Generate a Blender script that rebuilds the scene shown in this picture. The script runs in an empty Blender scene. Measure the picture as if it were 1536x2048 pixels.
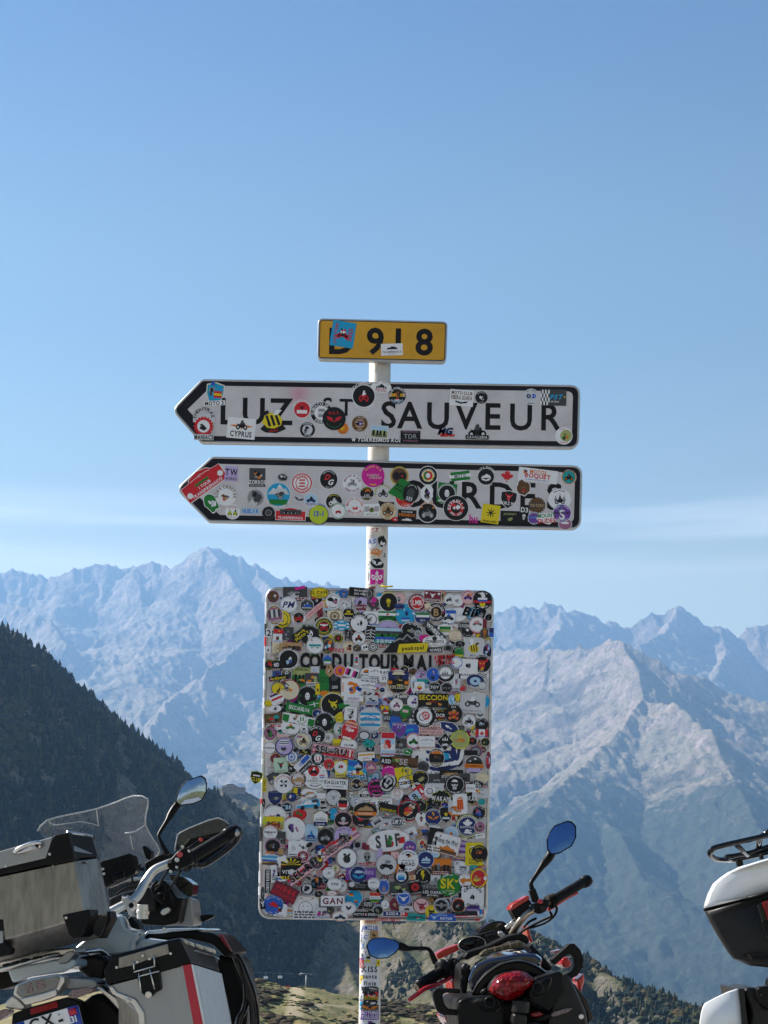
import bpy, bmesh, math, random
import numpy as np
from mathutils.bvhtree import BVHTree
from mathutils import Vector, Matrix
from mathutils.geometry import tessellate_polygon

random.seed(7)
C = bpy.context.scene.collection
SC = bpy.context.scene

# ------------------------------------------------------------------ camera, world, sun, exposure
F, PX0, PY0, EYE = 3200.0, 768.0, 1850.0, 1.0     # focal length in photo pixels, principal point (level camera, rising lens shift), eye height
cam = bpy.data.cameras.new('camera')
cam.sensor_fit = 'HORIZONTAL'; cam.sensor_width = 24.0; cam.lens = 24.0*F/1536.0
cam.shift_y = (PY0-1024.0)/1536.0
cam.clip_start = 0.1; cam.clip_end = 60000.0
cam_o = bpy.data.objects.new('camera', cam); C.objects.link(cam_o)
cam_o.location = (0, 0, EYE); cam_o.rotation_euler = (math.radians(90), 0, 0)
SC.camera = cam_o

SUN_ELEV, SUN_AZ = 38.0, -62.0                    # azimuth measured from the view direction (+Y), negative = left
SUN_STRENGTH, SKY_STRENGTH, EXPOSURE = 5.0, 0.058, 1.40
w = bpy.data.worlds.new('World'); SC.world = w; w.use_nodes = True
nt = w.node_tree; nt.nodes.clear()
def wn(t, **k):
    n = nt.nodes.new(t)
    for a, b in k.items(): setattr(n, a, b)
    return n
sky = wn('ShaderNodeTexSky', sky_type='NISHITA', sun_disc=False)
sky.sun_elevation = math.radians(SUN_ELEV); sky.sun_rotation = math.radians(SUN_AZ)
sky.altitude = 2100; sky.air_density = 1.0; sky.dust_density = 0.7; sky.ozone_density = 1.2
bg = wn('ShaderNodeBackground'); bg.inputs['Strength'].default_value = SKY_STRENGTH
out = wn('ShaderNodeOutputWorld')
# thin cirrus streaks low over the horizon
tc = wn('ShaderNodeTexCoord'); mp = wn('ShaderNodeMapping'); mp.inputs['Scale'].default_value = (1.6, 1.6, 26.0); mp.inputs['Rotation'].default_value = (0.0, math.radians(-2.5), 0.0)
nz = wn('ShaderNodeTexNoise'); nz.inputs['Scale'].default_value = 1.3; nz.inputs['Detail'].default_value = 4; nz.inputs['Roughness'].default_value = 0.5
sx = wn('ShaderNodeSeparateXYZ')
band = wn('ShaderNodeMapRange', interpolation_type='SMOOTHSTEP'); band.inputs['From Min'].default_value = 0.200; band.inputs['From Max'].default_value = 0.234
band2 = wn('ShaderNodeMapRange', interpolation_type='SMOOTHSTEP'); band2.inputs['From Min'].default_value = 0.266; band2.inputs['From Max'].default_value = 0.238
rng = wn('ShaderNodeMapRange', interpolation_type='SMOOTHSTEP'); rng.inputs['From Min'].default_value = 0.38; rng.inputs['From Max'].default_value = 0.66; rng.inputs['To Max'].default_value = 0.55
m1 = wn('ShaderNodeMath', operation='MULTIPLY'); m2 = wn('ShaderNodeMath', operation='MULTIPLY')
mix = wn('ShaderNodeMix', data_type='RGBA')
L = nt.links.new
L(tc.outputs['Generated'], mp.inputs['Vector']); L(mp.outputs[0], nz.inputs['Vector']); L(tc.outputs['Generated'], sx.inputs[0])
L(sx.outputs['Z'], band.inputs['Value']); L(sx.outputs['Z'], band2.inputs['Value']); L(nz.outputs['Fac'], rng.inputs['Value'])
L(band.outputs[0], m1.inputs[0]); L(band2.outputs[0], m1.inputs[1]); L(m1.outputs[0], m2.inputs[0]); L(rng.outputs[0], m2.inputs[1])
# the air whitens towards the horizon and deepens towards the zenith, all round
grad = wn('ShaderNodeValToRGB'); cr = grad.color_ramp; cr.interpolation = 'EASE'
for pos_, col_ in ((0.0, (2.8, 1.86, 0.88, 1)), (0.20, (2.7, 1.8, 0.86, 1)), (0.255, (1.45, 1.14, 0.66, 1)), (0.36, (0.93, 0.88, 0.68, 1)), (0.52, (0.35, 0.47, 0.62, 1)), (1.0, (0.30, 0.45, 0.64, 1))):
    el_ = cr.elements.new(pos_) if pos_ not in (0.0, 1.0) else cr.elements[0 if pos_ == 0.0 else -1]
    el_.color = col_
gmul = wn('ShaderNodeMix', data_type='RGBA', blend_type='MULTIPLY'); gmul.inputs[0].default_value = 1.0
L(sx.outputs['Z'], grad.inputs[0]); L(sky.outputs[0], gmul.inputs[6]); L(grad.outputs[0], gmul.inputs[7])
L(m2.outputs[0], mix.inputs[0]); L(gmul.outputs[2], mix.inputs[6]); mix.inputs[7].default_value = (11.0, 10.6, 10.4, 1)
L(mix.outputs[2], bg.inputs['Color']); L(bg.outputs[0], out.inputs['Surface'])

sun = bpy.data.lights.new('sun', 'SUN'); sun.energy = SUN_STRENGTH; sun.angle = math.radians(0.53); sun.color = (1.0, 0.93, 0.84)
sun_o = bpy.data.objects.new('sun', sun); C.objects.link(sun_o)
_e, _a = math.radians(SUN_ELEV), math.radians(SUN_AZ)
SUN_DIR = Vector((math.sin(_a)*math.cos(_e), math.cos(_a)*math.cos(_e), math.sin(_e)))
sun_o.rotation_euler = (-SUN_DIR).to_track_quat('-Z', 'Y').to_euler()
SC.view_settings.view_transform = 'Standard'; SC.view_settings.look = 'None'
SC.view_settings.exposure = EXPOSURE; SC.view_settings.gamma = 1.0; SC.view_settings.use_curve_mapping = False
SC.render.engine = 'CYCLES'
SC.cycles.use_denoising = True
SC.cycles.volume_bounces = 0; SC.cycles.max_bounces = 8; SC.cycles.transparent_max_bounces = 12
SC.cycles.sample_clamp_indirect = 6.0

# ------------------------------------------------------------------ helpers
def W(px, py, Y):
    """The place in the scene that the photograph shows at pixel (px, py), Y metres away."""
    return Vector(((px-PX0)*Y/F, Y, EYE+(PY0-py)*Y/F))

def srgb(r, g, b):
    f = lambda c: (c/255/12.92) if c/255 <= 0.04045 else ((c/255+0.055)/1.055)**2.4
    return (f(r), f(g), f(b), 1.0)

def tag(o, label=None, cat=None, group=None, kind=None):
    if label: o['label'] = label
    if cat: o['category'] = cat
    if group: o['group'] = group
    if kind: o['kind'] = kind
    return o

def link(name, me, mats=(), parent=None, loc=None):
    o = bpy.data.objects.new(name, me); C.objects.link(o)
    for m in mats: me.materials.append(m)
    if loc is not None: o.location = loc
    if parent is not None: o.parent = parent
    return o

def empty(name, loc, label, cat, group=None):
    o = bpy.data.objects.new(name, None); C.objects.link(o); o.location = loc; o.empty_display_size = 0.2
    return tag(o, label, cat, group)

def new_mat(name):
    m = bpy.data.materials.new(name); m.use_nodes = True
    return m, m.node_tree, m.node_tree.nodes['Principled BSDF']

def mat(name, col, rough=0.5, metal=0.0, var=0.0, scale=20.0, bump=0.0, coat=0.0, spec=None, dirt=None, stretch=None):
    """Principled surface with a noise-driven variation of its colour and roughness."""
    m, t, b = new_mat(name)
    b.inputs['Base Color'].default_value = col if len(col) == 4 else (*col, 1)
    b.inputs['Roughness'].default_value = rough; b.inputs['Metallic'].default_value = metal
    if spec is not None: b.inputs['Specular IOR Level'].default_value = spec
    b.inputs['Coat Weight'].default_value = coat; b.inputs['Coat Roughness'].default_value = 0.06
    if var or bump:
        co = t.nodes.new('ShaderNodeTexCoord'); n = t.nodes.new('ShaderNodeTexNoise')
        n.inputs['Scale'].default_value = scale; n.inputs['Detail'].default_value = 6; n.inputs['Roughness'].default_value = 0.62
        if stretch:
            mpn = t.nodes.new('ShaderNodeMapping'); mpn.inputs['Scale'].default_value = stretch
            t.links.new(co.outputs['Object'], mpn.inputs[0]); t.links.new(mpn.outputs[0], n.inputs['Vector'])
        else:
            t.links.new(co.outputs['Object'], n.inputs['Vector'])
        if var:
            r = t.nodes.new('ShaderNodeMapRange'); r.inputs['From Min'].default_value = 0.42; r.inputs['From Max'].default_value = 0.75
            r.inputs['To Max'].default_value = var
            x = t.nodes.new('ShaderNodeMix'); x.data_type = 'RGBA'
            t.links.new(n.outputs['Fac'], r.inputs['Value']); t.links.new(r.outputs[0], x.inputs[0])
            x.inputs[6].default_value = b.inputs['Base Color'].default_value
            x.inputs[7].default_value = dirt if dirt else tuple(c*0.35 for c in col[:3])+(1,)
            t.links.new(x.outputs[2], b.inputs['Base Color'])
            rr = t.nodes.new('ShaderNodeMapRange'); rr.inputs['To Min'].default_value = max(0.02, rough-0.12); rr.inputs['To Max'].default_value = min(1, rough+0.18)
            t.links.new(n.outputs['Fac'], rr.inputs['Value']); t.links.new(rr.outputs[0], b.inputs['Roughness'])
        if bump:
            bp = t.nodes.new('ShaderNodeBump'); bp.inputs['Strength'].default_value = bump; bp.inputs['Distance'].default_value = 0.002
            t.links.new(n.outputs['Fac'], bp.inputs['Height']); t.links.new(bp.outputs[0], b.inputs['Normal'])
    return m

# ------------------------------------------------------------------ terrain: numpy noise and ridge lines
def _hash(ix, iy, seed):
    h = (ix.astype(np.int64)*374761393 + iy.astype(np.int64)*668265263 + seed*1442695041) & 0xFFFFFFFF
    h = ((h ^ (h >> 13))*1274126177) & 0xFFFFFFFF
    h = h ^ (h >> 16)
    return (h & 0xFFFFFF).astype(np.float64)/float(0xFFFFFF)

def vnoise(x, y, seed=0):
    ix, iy = np.floor(x), np.floor(y); fx, fy = x-ix, y-iy
    ux, uy = fx*fx*fx*(fx*(fx*6-15)+10), fy*fy*fy*(fy*(fy*6-15)+10)
    a, b = _hash(ix, iy, seed), _hash(ix+1, iy, seed); c, d = _hash(ix, iy+1, seed), _hash(ix+1, iy+1, seed)
    return (a+(b-a)*ux)*(1-uy)+(c+(d-c)*ux)*uy

def fbm(x, y, octaves=5, seed=0, gain=0.5, lac=2.03):
    s, a, t = 0.0, 1.0, 0.0
    for i in range(octaves):
        s = s+a*(vnoise(x, y, seed+i*17)-0.5); t += a
        x, y = x*lac*0.8-y*lac*0.6, x*lac*0.6+y*lac*0.8; a *= gain
    return s/t*2

def ridged(x, y, octaves=5, seed=0, gain=0.55, lac=2.05):
    s, a, t, wgt = 0.0, 1.0, 0.0, 1.0
    for i in range(octaves):
        n = 1-np.abs(vnoise(x, y, seed+i*31)*2-1); n = n*n
        s = s+a*n*wgt; t += a; wgt = np.clip(n*1.6, 0, 1)
        x, y = x*lac*0.8-y*lac*0.6, x*lac*0.6+y*lac*0.8; a *= gain
    return s/t

def ridge_dist(x, y, pts):
    """Height of, and distance to, the nearest place of a ridge polyline (list of world points)."""
    best_d, best_z = np.full(x.shape, 1e9), np.zeros(x.shape)
    for p, q in zip(pts[:-1], pts[1:]):
        dx, dy = q[0]-p[0], q[1]-p[1]; l2 = dx*dx+dy*dy+1e-9
        t = np.clip(((x-p[0])*dx+(y-p[1])*dy)/l2, 0, 1)
        d = np.hypot(x-(p[0]+t*dx), y-(p[1]+t*dy)); z = p[2]+t*(q[2]-p[2])
        m = d < best_d
        best_d = np.where(m, d, best_d); best_z = np.where(m, z, best_z)
    return best_d, best_z

def grid_mesh(name, X, Y, Z, mats, kind='structure', smooth=True, parent=None):
    n, m = X.shape
    me = bpy.data.meshes.new(name)
    v = np.stack([X, Y, Z], -1).reshape(-1, 3).astype(np.float32)
    i = np.arange(n*m).reshape(n, m)
    f = np.stack([i[:-1, :-1], i[:-1, 1:], i[1:, 1:], i[1:, :-1]], -1).reshape(-1, 4)
    me.vertices.add(len(v)); me.vertices.foreach_set('co', v.ravel())
    me.loops.add(f.size); me.loops.foreach_set('vertex_index', f.ravel().astype(np.int32))
    me.polygons.add(len(f)); me.polygons.foreach_set('loop_start', np.arange(0, f.size, 4, dtype=np.int32))
    me.update(calc_edges=True)
    if smooth: me.polygons.foreach_set('use_smooth', np.ones(len(f), dtype=bool))
    o = link(name, me, mats, parent)
    if kind: o['kind'] = kind
    return o

def terrain_mat(name, rock, rock2, grass, grass2, forest, tree_line, slope_lo, slope_hi, scale, spots=0.0, patches=0.0):
    """Rock where it is steep, grass where it is not, wood below the tree line, all broken up by noise."""
    m, t, b = new_mat(name); N = t.nodes.new; K = t.links.new
    b.inputs['Roughness'].default_value = 0.95; b.inputs['Specular IOR Level'].default_value = 0.1
    geo = N('ShaderNodeNewGeometry'); sp = N('ShaderNodeSeparateXYZ'); K(geo.outputs['Normal'], sp.inputs[0])
    pos = N('ShaderNodeSeparateXYZ'); K(geo.outputs['Position'], pos.inputs[0])
    def noise(s, d=8, r=0.65, dist=0.0):
        n = N('ShaderNodeTexNoise'); n.inputs['Scale'].default_value = s; n.inputs['Detail'].default_value = d
        n.inputs['Roughness'].default_value = r; n.inputs['Distortion'].default_value = dist
        K(geo.outputs['Position'], n.inputs['Vector']); return n.outputs['Fac']
    def rngn(v, lo, hi, a=0.0, c=1.0):
        r = N('ShaderNodeMapRange'); r.interpolation_type = 'SMOOTHSTEP'
        for k, x in zip(('From Min', 'From Max', 'To Min', 'To Max'), (lo, hi, a, c)): r.inputs[k].default_value = x
        K(v, r.inputs['Value']); return r.outputs[0]
    def mixc(fac, a, c):
        x = N('ShaderNodeMix'); x.data_type = 'RGBA'; K(fac, x.inputs[0])
        for sock, val in ((x.inputs[6], a), (x.inputs[7], c)):
            if isinstance(val, tuple): sock.default_value = (*val, 1) if len(val) == 3 else val
            else: K(val, sock)
        return x.outputs[2]
    def math2(op, a, c):
        x = N('ShaderNodeMath'); x.operation = op
        for sock, val in ((x.inputs[0], a), (x.inputs[1], c)):
            if isinstance(val, (int, float)): sock.default_value = val
            else: K(val, sock)
        return x.outputs[0]
    n1, n2, n3 = noise(scale), noise(scale*6, 8, 0.7, 0.4), noise(scale*24, 6, 0.7)
    rockc = mixc(rngn(n2, 0.35, 0.65), rock, rock2)
    grassc = mixc(rngn(n1, 0.4, 0.62), grass, grass2)
    slope = math2('ADD', sp.outputs['Z'], math2('MULTIPLY', math2('SUBTRACT', n2, 0.5), 0.55))
    base = mixc(rngn(slope, slope_lo, slope_hi), rockc, grassc)
    if patches:
        base = mixc(rngn(noise(scale*2.1, 9, 0.62, 0.5), 0.50, 0.62, 0.0, patches), base, tuple(c*0.42 for c in rock2))
    if spots:
        base = mixc(rngn(n3, 0.52, 0.60, 0.0, spots), base, forest)
    if tree_line is not None:
        h = math2('ADD', pos.outputs['Z'], math2('MULTIPLY', math2('SUBTRACT', n2, 0.5), 900.0))
        h = math2('ADD', h, math2('MULTIPLY', math2('SUBTRACT', n1, 0.5), 420.0))
        base = mixc(rngn(h, tree_line+90, tree_line-90, 0.0, 0.9), base, mixc(rngn(n3, 0.4, 0.6), forest, tuple(c*1.7 for c in forest)))
    K(base, b.inputs['Base Color'])
    bp = N('ShaderNodeBump'); bp.inputs['Strength'].default_value = 0.7; bp.inputs['Distance'].default_value = 0.09/scale
    K(math2('ADD', n2, math2('MULTIPLY', n3, 0.35)), bp.inputs['Height']); K(bp.outputs[0], b.inputs['Normal'])
    return m
# ------------------------------------------------------------------ far mountains
def R(*pts): return [tuple(W(*p)) for p in pts]
def at(Y, *pts): return [tuple(W(px, py, Y)) for px, py in pts]
crest_left = R((-900,1300,5600),(-500,1190,5700),(-200,1175,5850),(-60,1150,5900),(0,1140,6000),(60,1147,6000),(95,1154,6000),(140,1139,6000),(185,1129,6050),(215,1124,6050),(238,1130,6050),(260,1139,6050),(282,1127,6050),
    (320,1122,6050),(345,1133,6000),(365,1128,6000),(378,1112,6000),(400,1095,5980),(418,1087,5960),(445,1094,5960),(475,1111,5960),(500,1127,5980),(530,1141,6000),(560,1154,6050),(590,1161,6100),(640,1164,6200),(668,1171,6300),
    (760,1200,6400),(880,1222,6500),(985,1229,6500))
crest_right = R((985,1229,6500),(1012,1216,6500),(1050,1211,6500),(1078,1213,6500),(1098,1206,6500),(1117,1208,6500),(1135,1223,6500),(1150,1217,6500),(1190,1226,6500),(1208,1244,6500),(1235,1247,6500),(1260,1250,6500),(1280,1234,6500),
    (1298,1228,6500),(1330,1222,6500),(1355,1214,6500),(1378,1222,6500),(1400,1240,6500),(1422,1251,6500),(1445,1251,6500),(1462,1258,6500),(1476,1269,6500),(1500,1255,6500),(1536,1245,6500),(1700,1230,6500),(1900,1290,6400),(2400,1350,6300))
RIDGES = [ # polyline, upper steepness, run of the steep part, lower slope
    (crest_left, 0.95, 420, 0.40), (crest_right, 0.95, 420, 0.40),
    (R((418,1087,5960),(455,1150,5750),(500,1210,5500),(525,1255,5250),(440,1325,4850),(337,1400,4450),(300,1460,4150),(230,1560,3800)), 0.80, 260, 0.42),
    (R((-120,1180,5750),(0,1203,5550),(50,1214,5450),(95,1240,5300),(128,1278,5100)), 0.9, 200, 0.45),
    (R((265,1135,6000),(300,1235,5600),(330,1300,5250),(300,1350,4950)), 0.7, 200, 0.42),
    (R((500,1130,5980),(590,1240,5500),(640,1330,5000),(620,1440,4500),(560,1540,4100)), 0.7, 260, 0.42),
    (R((1440,1252,6500),(1452,1300,6200),(1432,1350,5900)), 0.95, 220, 0.45),
    (R((1355,1215,6500),(1330,1262,6250),(1270,1290,6000)), 0.9, 220, 0.45),
    (R((1117,1210,6500),(1125,1250,6250),(1090,1290,5950)), 0.85, 220, 0.45),
    # the nearer mountain on the right
    (R((985,1295,5300),(1040,1296,5000),(1100,1294,4700),(1180,1294,4450),(1222,1283,4280),(1246,1287,4220),(1275,1302,4180),(1300,1312,4150),(1325,1330,4120),(1352,1356,4080),(1386,1392,4040),(1430,1421,4000),(1480,1437,3940),(1536,1502,3850),(1650,1580,3700),(1900,1700,3500)), 0.95, 240, 0.42),
    (R((1246,1287,4220),(1272,1340,4020),(1288,1396,3860),(1215,1482,3560),(1130,1560,3250),(1078,1622,3000),(1000,1690,2800)), 0.62, 200, 0.40),
    (R((1288,1396,3860),(1352,1416,3720),(1420,1468,3500),(1440,1500,3380),(1480,1580,3150),(1530,1680,2900)), 0.62, 180, 0.40),
    (R((1100,1294,4700),(1085,1370,4400),(1050,1450,4100),(1030,1540,3800),(960,1640,3400)), 0.70, 200, 0.42),
    (R((1140,1590,3280),(1230,1650,3050),(1290,1760,2750)), 0.5, 150, 0.38),
    (R((1536,1502,3850),(1560,1600,3500),(1600,1720,3100)), 0.6, 200, 0.40),
]
nu, nd = 900, 760
u = np.linspace(-0.42, 0.42, nu); d = 1500+(np.linspace(0, 1, nd)**0.95)*(7300-1500)
U, D = np.meshgrid(u, d)
X, Y = U*D, D
wx = fbm(X/700, Y/700, 4, 5)*150; wy = fbm(X/700, Y/700, 4, 9)*150
H = np.full(X.shape, -420.0); NEAR = np.full(X.shape, 1e9)
for pts, k, run, lo in RIDGES:
    dd0, _ = ridge_dist(X, Y, pts)
    fade = np.clip(dd0/350, 0, 1)
    dd, zz = ridge_dist(X+wx*fade, Y+wy*fade, pts)
    h = zz-(k-lo)*run*(1-np.exp(-dd/run))-lo*dd
    H = np.maximum(H, h)
    NEAR = np.minimum(NEAR, dd0)
amp = np.clip(NEAR/260, 0.0, 1)
low = 0.42+0.58*np.clip((H-120)/420, 0, 1)   # wooded lower slopes are smoother than the bare rock above
gul = ridged(X/420+wx/300, Y/620, 6, 21)-0.42
H = H+low*amp*(gul*92+fbm(X/160, Y/200, 5, 3)*30)+low*(0.15+0.62*np.exp(-NEAR/130))*(ridged((X+Y*0.2)/62, (Y+wy)/190, 5, 40)-0.4)*42+fbm(X/20, Y/34, 3, 60)*7
FAR = 1.5   # the whole range stands half as far again as the drafting distances above
X, Y, H = X*FAR, Y*FAR, EYE+(H-EYE)*FAR
far_mat = terrain_mat('far_rock', (0.39, 0.31, 0.265), (0.18, 0.145, 0.125), (0.31, 0.25, 0.18), (0.27, 0.235, 0.165), (0.020, 0.031, 0.016), 400.0, 0.60, 0.86, 0.0024, 0.45, 0.75)
grid_mesh('mountains', X, Y, H, [far_mat])

# ------------------------------------------------------------------ nearer hills
hill_crest = R((-700,800,1370),(-200,1110,1400),(-60,1205,1425),(0,1262,1450),(30,1280,1470),(80,1312,1500),(150,1378,1545),(250,1460,1600),(330,1528,1650),(400,1598,1690),(450,1640,1720),(530,1700,1760),(620,1780,1810),(740,1890,1880),(900,2010,1930))
mid_crest = R((560,2075,1090),(600,1985,1150),(635,1890,1260),(665,1846,1330),(700,1841,1340),(760,1846,1330),(850,1840,1290),(945,1836,1250),(1010,1856,1200),(1085,1880,1140),(1160,1915,1090),(1250,1968,1000),(1330,2000,950),(1400,2042,910),(1500,2110,870),(1800,2260,800))
HRIDGES = [
    (hill_crest, 1.0, 120, 0.80),
    (R((150,1378,1545),(110,1520,1410),(50,1680,1260),(-80,1900,1100)), 0.85, 90, 0.74),
    (R((330,1528,1650),(335,1660,1500),(300,1800,1360),(260,1960,1230)), 0.82, 90, 0.76),
    (R((530,1700,1760),(545,1820,1610),(555,1930,1490)), 0.82, 90, 0.76),
    (mid_crest, 0.75, 70, 0.48),
    (R((760,1846,1330),(800,1900,1220),(830,1960,1100),(900,2010,1000)), 0.66, 60, 0.5),
    (R((945,1836,1250),(930,1880,1180),(980,1950,1050),(1040,2010,940)), 0.66, 60, 0.5),
    (R((665,1846,1330),(690,1920,1200),(720,1990,1080)), 0.7, 60, 0.5),
    (R((1160,1915,1090),(1120,1990,960),(1160,2060,860)), 0.66, 60, 0.5),
    (R((300,1700,2900),(380,1592,2750),(430,1576,2650),(470,1574,2620),(505,1590,2600),(535,1606,2580),(620,1690,2500)), 0.5, 60, 0.7),   # grassy spur with the hotel
]
nu, nd = 620, 560
u = np.linspace(-0.46, 0.40, nu); d = 420+np.linspace(0, 1, nd)**1.2*(3100-420)
U, D = np.meshgrid(u, d)
HX, HY = U*D, D
wx = fbm(HX/240, HY/240, 4, 105)*62; wy = fbm(HX/240, HY/240, 4, 109)*62
HH = np.full(HX.shape, -330.0); NEAR = np.full(HX.shape, 1e9)
for pts, k, run, lo in HRIDGES:
    dd0, _ = ridge_dist(HX, HY, pts)
    fade = np.clip(dd0/120, 0, 1)
    dd, zz = ridge_dist(HX+wx*fade, HY+wy*fade, pts)
    HH = np.maximum(HH, zz-(k-lo)*run*(1-np.exp(-dd/run))-lo*dd); NEAR = np.minimum(NEAR, dd0)
amp = np.clip(NEAR/90, 0.0, 1)
HH = HH+amp*((ridged(HX/110+wx/90, HY/190, 5, 121)-0.42)*46+fbm(HX/45, HY/60, 4, 103)*10)+np.clip(NEAR/20, 0.15, 1)*(ridged(HX/26, HY/34, 4, 140)-0.4)*7+fbm(HX/7, HY/9, 3, 160)*1.6
HH = np.maximum(HH, -330+fbm(HX/90, HY/90, 3, 8)*12)
NEARK = 0.56
HX, HY, HH, d = HX*NEARK, HY*NEARK, EYE+(HH-EYE)*NEARK, d*NEARK
hill_mat = terrain_mat('hill_ground', (0.20, 0.175, 0.145), (0.085, 0.075, 0.06), (0.135, 0.118, 0.06), (0.066, 0.072, 0.034), (0.026, 0.036, 0.016), None, 0.66, 0.90, 0.020, 0.95)
grid_mesh('hills', HX, HY, HH, [hill_mat])

# ------------------------------------------------------------------ near ground: the pass, its edge and the grassy knoll beyond it
knoll = at(205, (380,1950),(470,1946),(520,1961),(570,1974),(625,1977),(690,1994),(760,2008),(850,2018),(930,2024),(1050,2046),(1150,2072),(1400,2130))
knoll2 = at(150, (300,1990),(430,2010),(540,2035),(640,2052),(800,2048),(960,2052),(1200,2100))
r = np.concatenate([np.linspace(0.0, 14, 16), np.linspace(15, 320, 210), np.geomspace(330, 3200, 60)])
th = np.concatenate([np.linspace(-math.pi, -0.5, 50)[:-1], np.linspace(-0.5, 0.5, 260), np.linspace(0.5, math.pi, 50)[1:]])
T, RR = np.meshgrid(th, r)
GX, GY = np.sin(T)*RR, np.cos(T)*RR
front = np.clip((GY-11)/14, 0, 1); front = front*front*(3-2*front)
drop = -front*np.clip((GY-11)*0.30, 0, 19)-np.clip(GY-230, 0, None)*0.62
GZ = np.where(GY > 11, drop, 0.0)
GZ = np.where(GY > 60, np.maximum(GZ, -340), GZ)
for pts, k in ((knoll, 0.14), (knoll2, 0.16)):
    dd, zz = ridge_dist(GX, GY, pts)
    GZ = np.where(GY > 60, np.maximum(GZ, zz-k*dd-0.0009*dd*dd), GZ)
far_side = np.clip((RR-60)/400, 0, 1)*np.clip(-np.cos(T)+0.25, 0, 1)
GZ = GZ+far_side*(60+fbm(GX/300, GY/300, 4, 77)*110)*np.clip(RR/900, 0, 1.5)
rough_amp = np.clip((np.hypot(GX, GY)-14)/60, 0, 1)
GZ = GZ+rough_amp*(fbm(GX/16, GY/16, 4, 31)*0.75+fbm(GX/3.0, GY/4.0, 3, 33)*0.16)
m, t, b = new_mat('pass_ground'); N = t.nodes.new; K = t.links.new
b.inputs['Roughness'].default_value = 0.95; b.inputs['Specular IOR Level'].default_value = 0.1
geo = N('ShaderNodeNewGeometry'); sp = N('ShaderNodeSeparateXYZ'); K(geo.outputs['Position'], sp.inputs[0])
def gnoise(s, d=8):
    n = N('ShaderNodeTexNoise'); n.inputs['Scale'].default_value = s; n.inputs['Detail'].default_value = d; n.inputs['Roughness'].default_value = 0.65
    K(geo.outputs['Position'], n.inputs['Vector']); return n.outputs['Fac']
def gr(v, lo, hi):
    x = N('ShaderNodeMapRange'); x.interpolation_type = 'SMOOTHSTEP'; x.inputs['From Min'].default_value = lo; x.inputs['From Max'].default_value = hi
    K(v, x.inputs['Value']); return x.outputs[0]
def gm(f, a, c):
    x = N('ShaderNodeMix'); x.data_type = 'RGBA'; K(f, x.inputs[0])
    for s_, v_ in ((x.inputs[6], a), (x.inputs[7], c)):
        if isinstance(v_, tuple): s_.default_value = (*v_, 1)
        else: K(v_, s_)
    return x.outputs[2]
n1, n2, n3 = gnoise(0.055), gnoise(0.28), gnoise(1.6)
grass = gm(gr(n2, 0.38, 0.62), (0.23, 0.20, 0.095), (0.135, 0.138, 0.058))
grass = gm(gr(n1, 0.50, 0.58), grass, (0.26, 0.21, 0.12))
grass = gm(gr(n2, 0.60, 0.70), grass, (0.10, 0.085, 0.05))
grass = gm(gr(n3, 0.55, 0.66), grass, (0.055, 0.050, 0.030))
at_ = N('ShaderNodeAttribute'); at_.attribute_name = 'worn'
mw = N('ShaderNodeMath'); mw.operation = 'MULTIPLY_ADD'; K(n3, mw.inputs[0]); mw.inputs[1].default_value = 0.5; K(at_.outputs['Fac'], mw.inputs[2])
grass = gm(gr(mw.outputs[0], 0.70, 1.25), grass, (0.33, 0.275, 0.18))
vl = N('ShaderNodeVectorMath'); vl.operation = 'LENGTH'; K(geo.outputs['Position'], vl.inputs[0])
K(gm(gr(vl.outputs['Value'], 10.5, 13.0), gm(gr(n3, 0.35, 0.65), (0.44, 0.43, 0.42), (0.36, 0.35, 0.34)), grass), b.inputs['Base Color'])
bp = N('ShaderNodeBump'); bp.inputs['Strength'].default_value = 0.6; bp.inputs['Distance'].default_value = 0.25; K(n3, bp.inputs['Height']); K(bp.outputs[0], b.inputs['Normal'])
go = grid_mesh('ground', GX, GY, GZ, [m])
def on_knoll(px, Y): return ((px-PX0)*Y/F, Y, 0)
WORN = np.zeros(GX.shape)
for pts, wd in (([on_knoll(380, 120), on_knoll(470, 150), on_knoll(540, 170), on_knoll(585, 188), on_knoll(600, 210)], 1.3), ([on_knoll(480, 165), on_knoll(540, 182), on_knoll(640, 196), on_knoll(720, 200)], 0.8), ([on_knoll(760, 150), on_knoll(840, 180), on_knoll(960, 200)], 0.7)):
    WORN = np.maximum(WORN, np.clip(1.4-ridge_dist(GX, GY, pts)[0]/wd, 0, 1))
wa = go.data.attributes.new('worn', 'FLOAT', 'POINT'); wa.data.foreach_set('value', WORN.ravel().astype(np.float32))

# ------------------------------------------------------------------ woods on the hills (nobody could count them: stuff)
_rng = np.random.default_rng(11)
def bilinear_hill(x, y):
    uu = (x/y-u[0])/(u[-1]-u[0])*(len(u)-1); jj = np.interp(y, d, np.arange(len(d)))
    i0 = np.clip(np.floor(jj).astype(int), 0, len(d)-2); k0 = np.clip(np.floor(uu).astype(int), 0, len(u)-2)
    fi, fk = np.clip(jj-i0, 0, 1), np.clip(uu-k0, 0, 1)
    return (HH[i0, k0]*(1-fk)+HH[i0, k0+1]*fk)*(1-fi)+(HH[i0+1, k0]*(1-fk)+HH[i0+1, k0+1]*fk)*fi

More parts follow.
